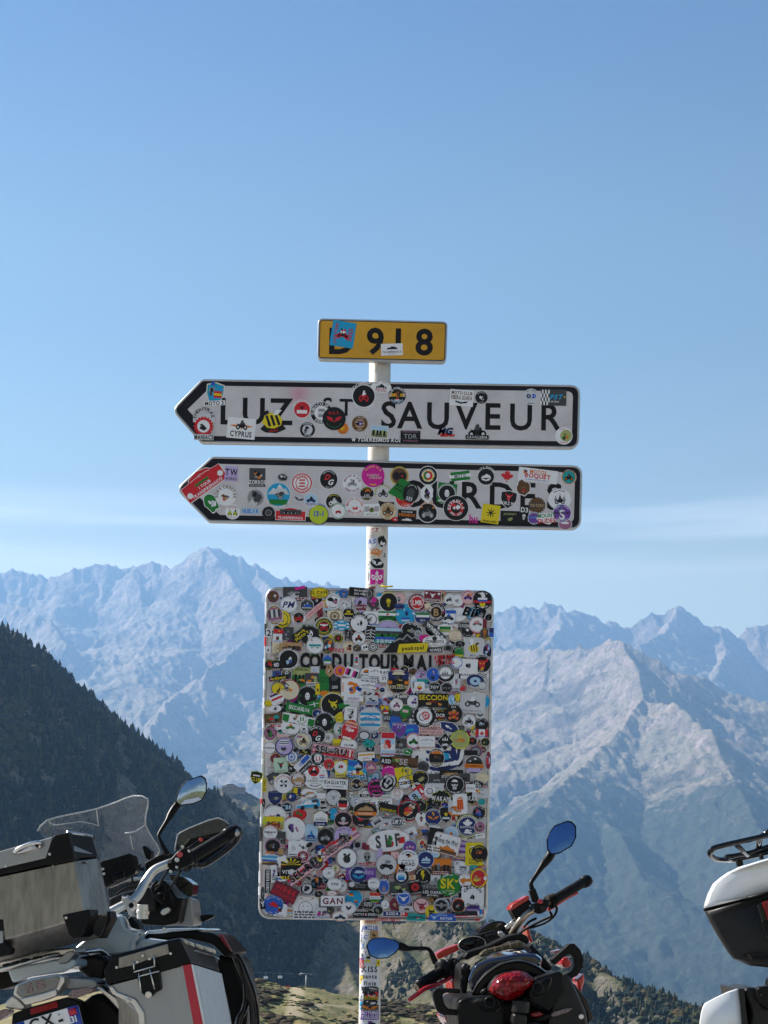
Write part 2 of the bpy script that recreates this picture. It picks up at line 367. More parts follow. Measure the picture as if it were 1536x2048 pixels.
def forest(name, label, xs, ys, hmin, hmax, mats, round_share=0.25, glade=None):
    zs = bilinear_hill(xs, ys); gl = glade if glade is not None else np.zeros(len(xs))
    V, Fc, MI = [], [], []; base = 0
    for x, y, z, g_ in zip(xs, ys, zs, gl):
        h = _rng.uniform(hmin, hmax)*(0.7+0.6*_rng.random()); w_ = h*_rng.uniform(0.17, 0.26); k = 6
        broad = _rng.random() < (0.85 if g_ > 0.22 else round_share)
        if broad: rings = [(0.12, 0.5), (0.35, 1.5), (0.6, 1.7), (0.85, 1.1)]; h *= 0.75
        else: rings = [(0.06, 1.0), (0.34, 0.62), (0.36, 0.86), (0.64, 0.36), (0.66, 0.56)]
        ph = _rng.random()*6.28; lean = _rng.normal(0, 0.02)
        for zr, rr_ in rings:
            jit = _rng.uniform(0.7, 1.3, k)
            for q in range(k):
                a = ph+q*6.2832/k
                V.append((x+math.cos(a)*w_*rr_*jit[q]+lean*h*zr, y+math.sin(a)*w_*rr_*jit[q], z-0.4+h*zr))
        V.append((x+lean*h, y, z-0.4+h)); top = base+len(rings)*k
        mi = int(_rng.integers(0, len(mats)))
        if g_ > 0.22 and _rng.random() < 0.8: mi = len(mats)-1
        for s_ in range(len(rings)-1):
            for q in range(k):
                a0, a1 = base+s_*k+q, base+s_*k+(q+1) % k
                Fc.append((a0, a1, a1+k, a0+k)); MI.append(mi)
        for q in range(k):
            Fc.append((base+(len(rings)-1)*k+q, base+(len(rings)-1)*k+(q+1) % k, top)); MI.append(mi)
        base = top+1
    me = bpy.data.meshes.new(name); me.from_pydata(V, [], Fc)
    me.polygons.foreach_set('material_index', np.array(MI, dtype=np.int32))
    o = link(name, me, mats); tag(o, label, kind='stuff'); return o

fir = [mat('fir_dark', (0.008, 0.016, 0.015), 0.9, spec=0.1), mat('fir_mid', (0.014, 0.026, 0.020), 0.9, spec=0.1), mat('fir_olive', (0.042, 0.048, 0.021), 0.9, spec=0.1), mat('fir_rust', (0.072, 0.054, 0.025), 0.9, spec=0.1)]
# wood on the left hill: dense, with clearings
n = 36000
yy = _rng.uniform(880*NEARK, 1900*NEARK, n); uu = _rng.uniform(-0.38, 0.02, n); xx = uu*yy
clear = fbm(xx/67, yy/146, 4, 301)
zh = bilinear_hill(xx, yy)
row = PY0-(zh-EYE)/yy*F; col = PX0+xx/yy*F
keep = (clear < 0.46) & (zh > -182) & (row < 2060) & (col > -430) & (row > 1262+0.0*col)
# only trees on or in front of the crest
keep &= ((yy < 1800*NEARK) | (col > 500)) & ((col < 652-np.clip(row-1850, 0, None)*0.45) | (yy > 1480*NEARK))
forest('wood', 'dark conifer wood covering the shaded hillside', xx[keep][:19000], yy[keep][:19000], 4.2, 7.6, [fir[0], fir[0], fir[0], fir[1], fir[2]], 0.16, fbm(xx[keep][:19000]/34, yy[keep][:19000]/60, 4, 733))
# wood on the ridge behind the right-hand motorcycles
n = 30000
yy = _rng.uniform(780*NEARK, 1300*NEARK, n); uu = _rng.uniform(-0.06, 0.24, n); xx = uu*yy
zh = bilinear_hill(xx, yy); row = PY0-(zh-EYE)/yy*F; col = PX0+xx/yy*F
clump = np.clip(fbm(xx/18, yy/42, 4, 517)*4-0.15, 0, 1)*0.5
dens = np.maximum(np.clip((col-1000)/120, 0.02, 1), clump)*np.maximum(np.clip(1.1-(row-(1880+np.clip(col-1080, 0, None)*0.52))/90, 0.02, 1), clump)
keep = (_rng.random(n) < dens*0.75) & (fbm(xx/42, yy/63, 4, 411) < 0.28) & (zh > -150) & (row < 2080)
forest('wood', 'mixed autumn wood along the crest of the middle ridge', xx[keep][:7500], yy[keep][:7500], 2.0, 4.2, [fir[1], fir[2], fir[2], fir[3], fir[0]], 0.55)

# low heather and tussocks on the knoll
gb_ = BVHTree.FromPolygons([v.co[:] for v in go.data.vertices], [q.vertices[:] for q in go.data.polygons])
V, Fc, MI = [], [], []
heather = [mat('heather', (0.055, 0.043, 0.026), 0.95, spec=0.1), mat('tussock', (0.20, 0.165, 0.07), 0.95, spec=0.1), mat('moor_grass', (0.105, 0.11, 0.045), 0.95, spec=0.1)]
n = 9000; yy = _rng.uniform(95, 225, n); xx = _rng.uniform(-0.13, 0.12, n)*yy
pat = fbm(xx/9, yy/22, 4, 611)
for x, y, q in zip(xx, yy, pat):
    if q < 0.0 and _rng.random() > 0.22: continue
    hit = gb_.ray_cast(Vector((x, y, 300)), Vector((0, 0, -1)))
    if hit[0] is None: continue
    z = hit[0].z; s_ = _rng.uniform(0.16, 0.5)*(1.25 if q > 0.12 else 0.6); b0 = len(V); k = 6; ph = _rng.random()*6
    for zr, rr_ in ((-0.15, 1.0), (0.30, 1.1), (0.62, 0.6)):
        for j in range(k):
            a_ = ph+j*6.2832/k; w_ = s_*1.5*rr_*_rng.uniform(0.6, 1.35); V.append((x+math.cos(a_)*w_, y+math.sin(a_)*w_, z+s_*zr*_rng.uniform(0.75, 1.3)))
    V.append((x, y, z+s_*0.8)); mi = 0 if q > 0.12 and _rng.random() < 0.75 else int(_rng.integers(1, 3))
    for r_ in range(2):
        for j in range(k):
            a0, a1 = b0+r_*k+j, b0+r_*k+(j+1) % k; Fc.append((a0, a1, a1+k, a0+k)); MI.append(mi)
    for j in range(k): Fc.append((b0+2*k+j, b0+2*k+(j+1) % k, b0+3*k)); MI.append(mi)
me = bpy.data.meshes.new('heather'); me.from_pydata(V, [], Fc); me.polygons.foreach_set('material_index', np.array(MI, dtype=np.int32))
tag(link('heather', me, heather), 'low heather and grass tussocks on the knoll', kind='stuff')

# ------------------------------------------------------------------ haze
hx, hy0, hy1, hz0, hz1 = 11000.0, -3600.0, 11400.0, -660.0, 2230.0
bm = bmesh.new(); bmesh.ops.create_cube(bm, size=1.0)
for v in bm.verts: v.co = Vector((v.co.x*2*hx, hy0+(v.co.y+0.5)*(hy1-hy0), hz0+(v.co.z+0.5)*(hz1-hz0)))
me = bpy.data.meshes.new('haze'); bm.to_mesh(me); bm.free()
hm = bpy.data.materials.new('haze_air'); hm.use_nodes = True; ht = hm.node_tree; ht.nodes.clear()
pv = ht.nodes.new('ShaderNodeVolumePrincipled'); ho = ht.nodes.new('ShaderNodeOutputMaterial')
pv.inputs['Color'].default_value = (0.28, 0.55, 1.0, 1); pv.inputs['Density'].default_value = 1.15e-4; pv.inputs['Anisotropy'].default_value = 0.25
ht.links.new(pv.outputs[0], ho.inputs['Volume'])
tag(link('haze', me, [hm]), kind='stuff')
# ------------------------------------------------------------------ printed art: glyphs, icons, stickers
PAL = dict(k=(0.016, 0.016, 0.018), w=(0.80, 0.79, 0.80), g=(0.28, 0.28, 0.29), d=(0.065, 0.065, 0.07), r=(0.60, 0.025, 0.035), b=(0.03, 0.12, 0.50), y=(0.75, 0.58, 0.02),
           o=(0.72, 0.20, 0.02), n=(0.02, 0.20, 0.04), p=(0.62, 0.02, 0.30), v=(0.17, 0.06, 0.33), m=(0.20, 0.025, 0.045), c=(0.02, 0.34, 0.60), l=(0.42, 0.60, 0.76),
           t=(0.46, 0.29, 0.14), e=(0.72, 0.62, 0.44), u=(0.022, 0.035, 0.14), B=(0.13, 0.065, 0.03), a=(0.02, 0.33, 0.32), i=(0.74, 0.45, 0.45), L=(0.50, 0.40, 0.66),
           G=(0.50, 0.60, 0.04), s=(0.60, 0.60, 0.62), q=(0.36, 0.14, 0.24), z=(0.38, 0.42, 0.16), P=(0.50, 0.68, 0.52), S=(0.48, 0.46, 0.46))
PKEYS = list(PAL); PIDX = {k: i for i, k in enumerate(PKEYS)}
PNAME = dict(k='black', w='white', g='grey', d='dark grey', r='red', b='blue', y='yellow', o='orange', n='green', p='magenta', v='purple', m='maroon', c='cyan', l='light blue', t='tan', e='cream',
             u='navy', B='brown', a='teal', i='pink', L='lilac', G='lime', s='light grey', q='mauve', z='olive', P='pale green', S='silver')
def sticker_mat(k):
    c = PAL[k]
    lum = sum(c)/3
    return mat('print_'+PNAME[k].replace(' ', '_'), c, 0.5, var=0.30, scale=34, dirt=tuple(x*0.62+0.06*(0.3+lum) for x in c)+(1,), spec=0.2)
PMATS = [sticker_mat(k) for k in PKEYS]

GLYPH = {}
def glyph(ch, weight=0.0):
    """Outline polygons of a character of the built-in font, as (verts, faces, width)."""
    key = (ch, weight)
    if key in GLYPH: return GLYPH[key]
    cu = bpy.data.curves.new('glyph', 'FONT'); cu.body = ch; cu.size = 1.0; cu.offset = weight; cu.resolution_u = 3
    ob = bpy.data.objects.new('glyph', cu)
    me = ob.to_mesh()
    vs = [(v.co.x, v.co.y) for v in me.vertices]; fs = [tuple(p.vertices) for p in me.polygons]
    ob.to_mesh_clear(); bpy.data.objects.remove(ob); bpy.data.curves.remove(cu)
    if vs:
        x0 = min(v[0] for v in vs); x1 = max(v[0] for v in vs); vs = [(v[0]-x0, v[1]) for v in vs]; r = (vs, fs, x1-x0)
    else: r = ([], [], 0.28)
    GLYPH[key] = r
    return r
CAP = None
def cap_height(weight=0.0):
    return max(v[1] for v in glyph('H', weight)[0])

class Art:
    """Collects coloured flat shapes in layers; units are photo pixels, y up, origin at the art's centre."""
    def __init__(self): self.v, self.f, self.m, self.layer = [], [], [], 0
    def up(self): self.layer += 1
    def poly(self, pts, col, xf=None):
        if xf: pts = [xf(*p) for p in pts]
        b = len(self.v); self.v += [(p[0], p[1], self.layer) for p in pts]
        a = sum(p[0]*q[1]-q[0]*p[1] for p, q in zip(pts, pts[1:]+pts[:1]))
        ids = list(range(b, b+len(pts)))
        self.f.append(tuple(ids if a > 0 else ids[::-1])); self.m.append(PIDX[col])
    def text(self, s, cx, cy, h, col, width=None, weight=0.018, rot=0.0, ital=0.0, arc=None, space=0.10, sx=1.0, bottom=False):
        """A line of lettering of capital height h centred on (cx, cy); arc = radius bends it round (cx, cy)."""
        sc = h/cap_height(weight); pen = 0.0; lay = []
        for ch in s:
            vs, fs, wd = glyph(ch, weight)
            if vs: lay.append((pen, vs, fs, wd))
            pen += (wd+space) if vs else 0.30
        total = (pen-space)*sc*sx
        k = sx if (width is None or total <= width) else sx*width/total
        total = (pen-space)*sc*k
        ca, sa = math.cos(rot), math.sin(rot)
        for pen_, vs, fs, wd in lay:
            b = len(self.v)
            if arc:
                mid = (pen_+wd/2)*sc*k-total/2
                if bottom: th = -math.pi/2+mid/arc+rot
                else: th = math.pi/2-mid/arc+rot
                for x, y in vs:
                    lx, ly = (x-wd/2)*sc*k, y*sc
                    if bottom: r_ = arc-ly+0.0; a_ = th+lx/arc; self.v.append((cx+math.cos(a_)*r_, cy+math.sin(a_)*r_, self.layer))
                    else: r_ = arc+ly; a_ = th-lx/arc; self.v.append((cx+math.cos(a_)*r_, cy+math.sin(a_)*r_, self.layer))
            else:
                for x, y in vs:
                    lx, ly = (pen_+x)*sc*k-total/2+ital*(y*sc-h/2), y*sc-h/2
                    self.v.append((cx+lx*ca-ly*sa, cy+lx*sa+ly*ca, self.layer))
            for f in fs: self.f.append(tuple(b+i for i in f)); self.m.append(PIDX[col])
        return total

def ell(w, h, n=20, x=0, y=0, a0=0.0): return [(x+w/2*math.cos(a0+i*2*math.pi/n), y+h/2*math.sin(a0+i*2*math.pi/n)) for i in range(n)]
def rct(w, h, x=0, y=0): return [(x-w/2, y-h/2), (x+w/2, y-h/2), (x+w/2, y+h/2), (x-w/2, y+h/2)]
def rrct(w, h, r, x=0, y=0, n=4):
    o = []
    for cx, cy, a in ((w/2-r, h/2-r, 0), (-w/2+r, h/2-r, 90), (-w/2+r, -h/2+r, 180), (w/2-r, -h/2+r, 270)):
        for i in range(n+1):
            t_ = math.radians(a+90*i/n); o.append((x+cx+r*math.cos(t_), y+cy+r*math.sin(t_)))
    return o
def shape(kind, w, h):
    n = 16 if max(w, h) < 22 else 24
    if kind == 'c': return ell(w, h, n)
    if kind == 'r': return rct(w, h)
    if kind == 'R': return rrct(w, h, min(w, h)*0.16)
    if kind == 'h': return ell(w, h*1.06, 6, a0=math.pi/2)
    if kind == 's': return [(0, -h/2), (-w*0.34, -h*0.28), (-w/2, h*0.02), (-w/2, h*0.40), (-w*0.2, h*0.46), (0, h/2), (w*0.2, h*0.46), (w/2, h*0.40), (w/2, h*0.02), (w*0.34, -h*0.28)]
    if kind == 'd': return [(0, -h/2), (w/2, 0), (0, h/2), (-w/2, 0)]
    if kind == 't': return [(-w/2, -h/2), (w/2, -h/2), (w*0.12, h*0.35), (0, h/2), (-w*0.14, h*0.30)]
    if kind == 'g':
        o = []
        for i in range(18):
            a = i*2*math.pi/18
            for da, rr in ((-0.08, 1.0), (0.08, 1.0), (0.12, 0.87), (0.22, 0.87)):
                o.append((w/2*rr*math.cos(a+da), h/2*rr*math.sin(a+da)))
        return o
    if kind == 'b':     # torn or freely cut outline
        rr = random.Random(int(w*131+h*17)); k = 14
        return [(w/2*math.cos(i*2*math.pi/k)*rr.uniform(0.72, 1.08), h/2*math.sin(i*2*math.pi/k)*rr.uniform(0.72, 1.08)) for i in range(k)]
    if kind == 'p':     # leaning parallelogram
        return [(-w/2-h*0.14, -h/2), (w/2-h*0.14, -h/2), (w/2+h*0.14, h/2), (-w/2+h*0.14, h/2)]
    if kind == 'a':     # plaque with an arched top
        return [(-w/2, -h/2), (w/2, -h/2), (w/2, h*0.22), (w*0.30, h*0.25), (w*0.22, h*0.40), (0, h/2), (-w*0.22, h*0.40), (-w*0.30, h*0.25), (-w/2, h*0.22)]
    raise ValueError(kind)

def thick(pts, t):
    """A band of width t along an open polyline."""
    l, r = [], []
    for i, p in enumerate(pts):
        a, b = pts[max(0, i-1)], pts[min(len(pts)-1, i+1)]
        dx, dy = b[0]-a[0], b[1]-a[1]; n = math.hypot(dx, dy) or 1
        l.append((p[0]-dy/n*t/2, p[1]+dx/n*t/2)); r.append((p[0]+dy/n*t/2, p[1]-dx/n*t/2))
    return l+r[::-1]

def icon(art, name, cols, w, h, x, y, rnd):
    """A small drawing about w by h around (x, y)."""
    T = lambda px, py: (x+px*w/2, y+py*h/2)
    c1 = cols[0]; c2 = cols[1] if len(cols) > 1 else c1; c3 = cols[2] if len(cols) > 2 else c2
    P_ = lambda pts, c: art.poly(pts, c, T)
    if name == 'bike':
        for cx in (-0.62, 0.62):
            art.poly([T(cx+0.36*math.cos(a*0.5236), -0.45+0.5*math.sin(a*0.5236)) for a in range(12)], c1)
        P_([(-0.75, 0.25), (-0.3, -0.55), (0.35, -0.6), (0.6, -0.3), (0.45, 0.45), (0.2, 0.2), (-0.1, 0.35), (-0.4, 0.1)], c1)
        art.up(); P_([(-0.35, 0.1), (-0.1, 0.9), (0.2, 0.95), (0.25, 0.55), (0.5, 0.45), (0.1, 0.1)], c2)
        for cx in (-0.62, 0.62):
            art.poly([T(cx+0.17*math.cos(a*0.785), -0.45+0.24*math.sin(a*0.785)) for a in range(8)], c3 if c3 != c1 else ('s' if c1 in 'kdBg' else 'k'))
    elif name == 'mtn':
        P_([(-1, -0.6), (-0.45, 0.35), (-0.25, 0.1), (0.1, 0.95), (0.5, 0.15), (0.65, 0.35), (1, -0.6)], c1); art.up()
        P_([(-0.07, 0.5), (0.1, 0.95), (0.28, 0.58), (0.12, 0.35), (0.03, 0.55)], c2)
        P_([(-0.6, 0.1), (-0.45, 0.35), (-0.33, 0.2), (-0.45, 0.0)], c2)
    elif name == 'mtnline':
        art.poly(thick([T(*p) for p in ((-1, -0.3), (-0.5, 0.2), (-0.3, 0.0), (0.05, 0.75), (0.4, 0.1), (0.6, 0.35), (1, -0.3))], 0.14*h), c1)
        P_([(-0.2, -0.35), (0.0, 0.1), (0.15, -0.35)], c2)
    elif name == 'skull':
        art.poly([T(0.62*math.cos(a*0.449), 0.25+0.66*math.sin(a*0.449)) for a in range(14)], c1); P_([(-0.35, -0.2), (0.35, -0.2), (0.3, -0.9), (-0.3, -0.9)], c1); art.up()
        for sx_ in (-0.27, 0.27): art.poly([T(sx_+0.19*math.cos(a), 0.12+0.2*math.sin(a)) for a in np.arange(0, 6.2, 0.9)], c2)
        P_([(-0.07, -0.3), (0.07, -0.3), (0, -0.1)], c2)
        for q in (-0.15, 0.0, 0.15): P_([(q-0.03, -0.9), (q+0.03, -0.9), (q+0.03, -0.55), (q-0.03, -0.55)], c2)
    elif name == 'blob':
        n = max(4, int(5+rnd.random()*4)); 
        for j in range(n):
            cc = cols[j % len(cols)]; bx, by = rnd.uniform(-0.5, 0.5), rnd.uniform(-0.5, 0.5); r_ = rnd.uniform(0.25, 0.55)
            k = rnd.randint(5, 8); ph = rnd.random()*6
            P_([(bx+math.cos(ph+i*6.2832/k)*r_*rnd.uniform(0.5, 1.1), by+math.sin(ph+i*6.2832/k)*r_*rnd.uniform(0.5, 1.1)) for i in range(k)], cc); art.up()
    elif name == 'photo':     # a small printed picture: sky, ground and figures
        P_([(-1, -1), (1, -1), (1, 0.1), (0.4, 0.3), (-0.2, 0.0), (-0.6, 0.25), (-1, 0.05)], c2); P_([(-1, 1), (-1, 0.05), (-0.6, 0.25), (-0.2, 0.0), (0.4, 0.3), (1, 0.1), (1, 1)], c1); art.up()
        for j in range(4):
            bx = -0.6+j*0.4+rnd.uniform(-0.1, 0.1); P_([(bx-0.16, -0.75), (bx+0.16, -0.75), (bx+0.12, 0.1), (bx, 0.3), (bx-0.12, 0.1)], c3)
    elif name == 'wing':
        for s_ in (-1, 1): P_([(0, 0.0), (s_*0.35, 0.5), (s_*1.0, 0.75), (s_*0.8, 0.3), (s_*0.9, 0.2), (s_*0.6, 0.0), (s_*0.65, -0.15), (s_*0.3, -0.25), (0, -0.5)], c1)
        art.up(); art.poly([T(0.2*math.cos(a), 0.05+0.3*math.sin(a)) for a in np.arange(0, 6.2, 0.8)], c2)
    elif name == 'star': P_([(r_*math.cos(math.pi/2+i*math.pi/5), r_*math.sin(math.pi/2+i*math.pi/5)) for i in range(10) for r_ in ((1.0 if i % 2 == 0 else 0.42),)], c1)
    elif name == 'aster':
        for i in range(4):
            a = i*math.pi/4; dx, dy = math.cos(a), math.sin(a)
            P_([(dx*0.95-dy*0.09, dy*0.95+dx*0.09), (-dx*0.95-dy*0.09, -dy*0.95+dx*0.09), (-dx*0.95+dy*0.09, -dy*0.95-dx*0.09), (dx*0.95+dy*0.09, dy*0.95-dx*0.09)], c1); art.up()
    elif name == 'bolt': P_([(-0.45, 0.95), (0.25, 0.95), (0.05, 0.25), (0.5, 0.25), (0.1, -0.15), (0.25, -0.15), (-0.1, -0.95), (-0.15, -0.3), (-0.4, -0.3), (-0.2, 0.1), (-0.6, 0.1)], c1)
    elif name == 'leaf': P_([(0, 1), (0.18, 0.6), (0.42, 0.72), (0.34, 0.2), (0.62, 0.42), (0.7, 0.22), (0.98, 0.22), (0.85, -0.08), (0.35, -0.45), (0.42, -0.62), (0.05, -0.52), (0.05, -1), (-0.05, -1), (-0.05, -0.52), (-0.42, -0.62), (-0.35, -0.45), (-0.85, -0.08), (-0.98, 0.22), (-0.7, 0.22), (-0.62, 0.42), (-0.34, 0.2), (-0.42, 0.72), (-0.18, 0.6)], c1)
    elif name == 'disc': art.poly(ell(w, h, 18, x, y), c1)
    elif name == 'ring':
        art.poly(ell(w, h, 20, x, y), c1); art.up(); art.poly(ell(w*0.8, h*0.8, 20, x, y), c2)
    elif name == 'box': art.poly(rct(w, h, x, y), c1)
    elif name == 'bands':
        n = len(cols)
        for j, cc in enumerate(cols): P_([(-1, 1-2*j/n), (-1, 1-2*(j+1)/n), (1, 1-2*(j+1)/n), (1, 1-2*j/n)], cc)
    elif name == 'bars':
        n = len(cols)
        for j, cc in enumerate(cols): P_([(-1+2*j/n, -1), (-1+2*(j+1)/n, -1), (-1+2*(j+1)/n, 1), (-1+2*j/n, 1)], cc)
    elif name == 'check':
        for j in range(6):
            for q in range(4):
                if (j+q) % 2 == 0: P_([(-1+j/3, -1+q/2), (-1+(j+1)/3, -1+q/2), (-1+(j+1)/3, -1+(q+1)/2), (-1+j/3, -1+(q+1)/2)], c1)
    elif name == 'bull':
        P_([(-0.9, 0.9), (-0.6, 0.45), (-0.3, 0.4), (0.3, 0.4), (0.6, 0.45), (0.9, 0.9), (0.85, 0.35), (0.5, 0.15), (0.35, -0.5), (0.15, -0.85), (-0.15, -0.85), (-0.35, -0.5), (-0.5, 0.15), (-0.85, 0.35)], c1); art.up()
        for s_ in (-1, 1): P_([(s_*0.12, 0.05), (s_*0.35, 0.15), (s_*0.2, -0.12)], c2)
        P_([(-0.12, -0.6), (0.12, -0.6), (0.08, -0.72), (-0.08, -0.72)], c2)
    elif name == 'cat':
        P_([(-0.75, 0.95), (-0.4, 0.4), (0.4, 0.4), (0.75, 0.95), (0.72, -0.1), (0.4, -0.75), (0, -0.95), (-0.4, -0.75), (-0.72, -0.1)], c1); art.up()
        for s_ in (-1, 1): P_([(s_*0.12, -0.15), (s_*0.5, 0.05), (s_*0.4, -0.25)], c2)
        P_([(-0.1, -0.45), (0.1, -0.45), (0, -0.6)], c3)
    elif name == 'face':
        art.poly([T(0.6*math.cos(a), 0.85*math.sin(a)) for a in np.arange(0, 6.28, 0.45)], c1); art.up()
        for s_ in (-1, 1):
            P_([(s_*0.12, 0.15), (s_*0.45, 0.3), (s_*0.4, 0.1), (s_*0.2, 0.05)], c2); P_([(s_*0.03, -0.35), (s_*0.4, -0.2), (s_*0.38, -0.3), (s_*0.05, -0.45)], c2)
        P_([(-0.06, -0.55), (0.06, -0.55), (0, -0.8)], c2)
    elif name == 'smile':
        art.poly(ell(w, h, 22, x, y), c1); art.up(); art.poly(ell(w*0.9, h*0.9, 22, x, y), c2); art.up()
        art.poly(thick([T(0.45*math.cos(a), -0.1+0.45*math.sin(a)) for a in np.linspace(3.5, 5.9, 8)], 0.06*h), c1)
        P_([(-0.4, 0.15), (-0.28, 0.15), (-0.28, 0.4), (-0.4, 0.4)], c1); P_([(0.2, 0.2), (0.5, 0.28), (0.5, 0.35), (0.2, 0.3)], c1)
    elif name == 'trees':
        for bx, hh in ((-0.5, 0.7), (0.0, 1.0), (0.5, 0.75)): P_([(bx-0.22, -0.6), (bx+0.22, -0.6), (bx, -0.6+1.5*hh)], c1)
    elif name == 'fleur':
        P_([(0, 1), (0.26, 0.5), (0.16, 0.0), (0.1, -0.2), (-0.1, -0.2), (-0.16, 0.0), (-0.26, 0.5)], c1)
        for s_ in (-1, 1): P_([(s_*0.16, -0.2), (s_*0.3, 0.1), (s_*0.85, 0.35), (s_*0.95, -0.1), (s_*0.6, -0.6), (s_*0.3, -0.5)], c1)
        P_([(-0.12, -0.3), (0.12, -0.3), (0.2, -0.8), (-0.2, -0.8)], c1); art.up()
        for s_ in (-1, 1): art.poly([T(s_*0.55+0.17*math.cos(a), -0.12+0.17*math.sin(a)) for a in np.arange(0, 6.2, 0.9)], c2)
        P_([(0, 0.6), (0.06, 0.2), (0, -0.1), (-0.06, 0.2)], c2)
    elif name == 'swirl':
        for i in range(4):
            a = i*math.pi/2
            pts = [(0.0, 0.0), (0.15, 0.45), (0.45, 0.78), (0.8, 0.6), (0.78, 0.2), (0.55, 0.3), (0.3, 0.25)]
            P_([(px*math.cos(a)-py*math.sin(a), px*math.sin(a)+py*math.cos(a)) for px, py in pts], c1); art.up()
    elif name == 'wheel':
        art.poly(ell(w, h, 18, x, y), c1); art.up(); art.poly(ell(w*0.76, h*0.76, 18, x, y), c2); art.up()
        for i in range(4):
            a = i*math.pi/4; art.poly(thick([(x-w*0.4*math.cos(a), y-h*0.4*math.sin(a)), (x+w*0.4*math.cos(a), y+h*0.4*math.sin(a))], 0.06*w), c1)
        art.up(); art.poly(ell(w*0.24, h*0.24, 10, x, y), c1)
    elif name == 'bee':
        P_([(-0.9, -0.1), (-0.6, 0.5), (-0.1, 0.75), (0.5, 0.55), (0.85, 0.0), (0.7, -0.6), (0.1, -0.85), (-0.5, -0.7)], c2); art.up()
        for q in range(3): P_([(-0.55+q*0.4, 0.5-q*0.05), (-0.35+q*0.4, 0.55-q*0.05), (-0.15+q*0.4, -0.55), (-0.38+q*0.4, -0.6)], c1)
        P_([(0.1, 0.5), (0.45, 1.0), (0.9, 0.85), (0.5, 0.45)], c3); P_([(-0.7, 0.5), (-0.85, 0.9), (-0.25, 1.0), (-0.2, 0.7)], c1)
    elif name == 'van':
        P_([(-0.95, -0.35), (-0.9, 0.05), (-0.45, 0.2), (-0.2, 0.65), (0.85, 0.7), (0.95, 0.4), (0.95, -0.3), (0.3, -0.45)], c1); art.up()
        P_([(-0.35, 0.15), (-0.15, 0.58), (0.28, 0.6), (0.28, 0.2)], c2); P_([(0.36, 0.2), (0.36, 0.6), (0.8, 0.62), (0.85, 0.25)], 'd'); P_([(-0.88, 0.0), (-0.45, 0.18), (-0.3, 0.05), (-0.85, -0.1)], 'w')
        for cx in (-0.45, 0.6): art.poly([T(cx+0.17*math.cos(a), -0.38+0.28*math.sin(a)) for a in np.arange(0, 6.2, 0.7)], 'k')
    elif name == 'heart': P_([(0, -0.9), (-0.8, 0.0), (-0.85, 0.5), (-0.45, 0.8), (0, 0.4), (0.45, 0.8), (0.85, 0.5), (0.8, 0.0)], c1)
    elif name == 'sun':
        P_([(-0.9, -0.3)]+[(0.9*math.cos(a), -0.3+1.1*math.sin(a)) for a in np.linspace(math.pi, 0, 9)][1:-1]+[(0.9, -0.3)], c1); art.up()
        P_([(-0.6, -0.3), (-0.3, 0.15), (0.0, -0.05), (0.35, 0.3), (0.6, -0.3)], c2)
    elif name == 'rays':
        for i in range(7):
            a = math.pi*(0.04+i*0.155); P_([(0, -0.2), (1.6*math.cos(a-0.09), -0.2+1.25*math.sin(a-0.09)), (1.6*math.cos(a+0.09), -0.2+1.25*math.sin(a+0.09))], c1)
    elif name == 'stripes':   # animal-like dark bands on a pale ground
        for i in range(6):
            yy_ = 0.85-i*0.33; o_ = rnd.uniform(-0.2, 0.2)
            P_([(-0.9+o_, yy_), (-0.2, yy_-0.1+o_*0.3), (0.8+o_, yy_+0.08), (0.55, yy_-0.12), (-0.15, yy_-0.24), (-0.75, yy_-0.13)], c1)
    else: raise ValueError(name)

def parse_text(a, spec, w, h, arc_ring, rnd):
    """'^c TEXT' round the top, '_c TEXT' round the bottom, '=c[size,y] TEXT' straight, '/c[size,y,x,italic,width]'."""
    mode, col = spec[0], spec[1]; rest = spec[2:]; args = []
    if rest.startswith('['): q = rest.index(']'); args = [float(z_) for z_ in rest[1:q].split(',')]; rest = rest[q+1:]
    s = rest.strip()
    if mode == '^': r_ = arc_ring*w/2; hh = (args[0] if args else 0.13)*w; a.text(s, 0, 0, hh, col, width=r_*3.6, arc=r_)
    elif mode == '_': r_ = arc_ring*w/2; hh = (args[0] if args else 0.13)*w; a.text(s, 0, 0, hh, col, width=r_*2.6, arc=r_+hh, bottom=True)
    elif mode == '=': hh = (args[0] if args else 0.22)*h; a.text(s, 0, (args[1] if len(args) > 1 else 0)*h/2, hh, col, width=w*(args[2] if len(args) > 2 else 0.88), weight=0.028 if hh > 5 else 0.012)
    elif mode == '/': a.text(s, (args[2] if len(args) > 2 else 0)*w/2, args[1]*h/2, args[0]*h, col, width=w*(args[4] if len(args) > 4 else 0.9), weight=0.035, ital=args[3] if len(args) > 3 else 0.25)
    elif mode == '|': a.text(s, (args[1] if len(args) > 1 else 0)*w/2, 0, args[0]*w, col, width=h*0.9, rot=math.pi/2, weight=0.03)

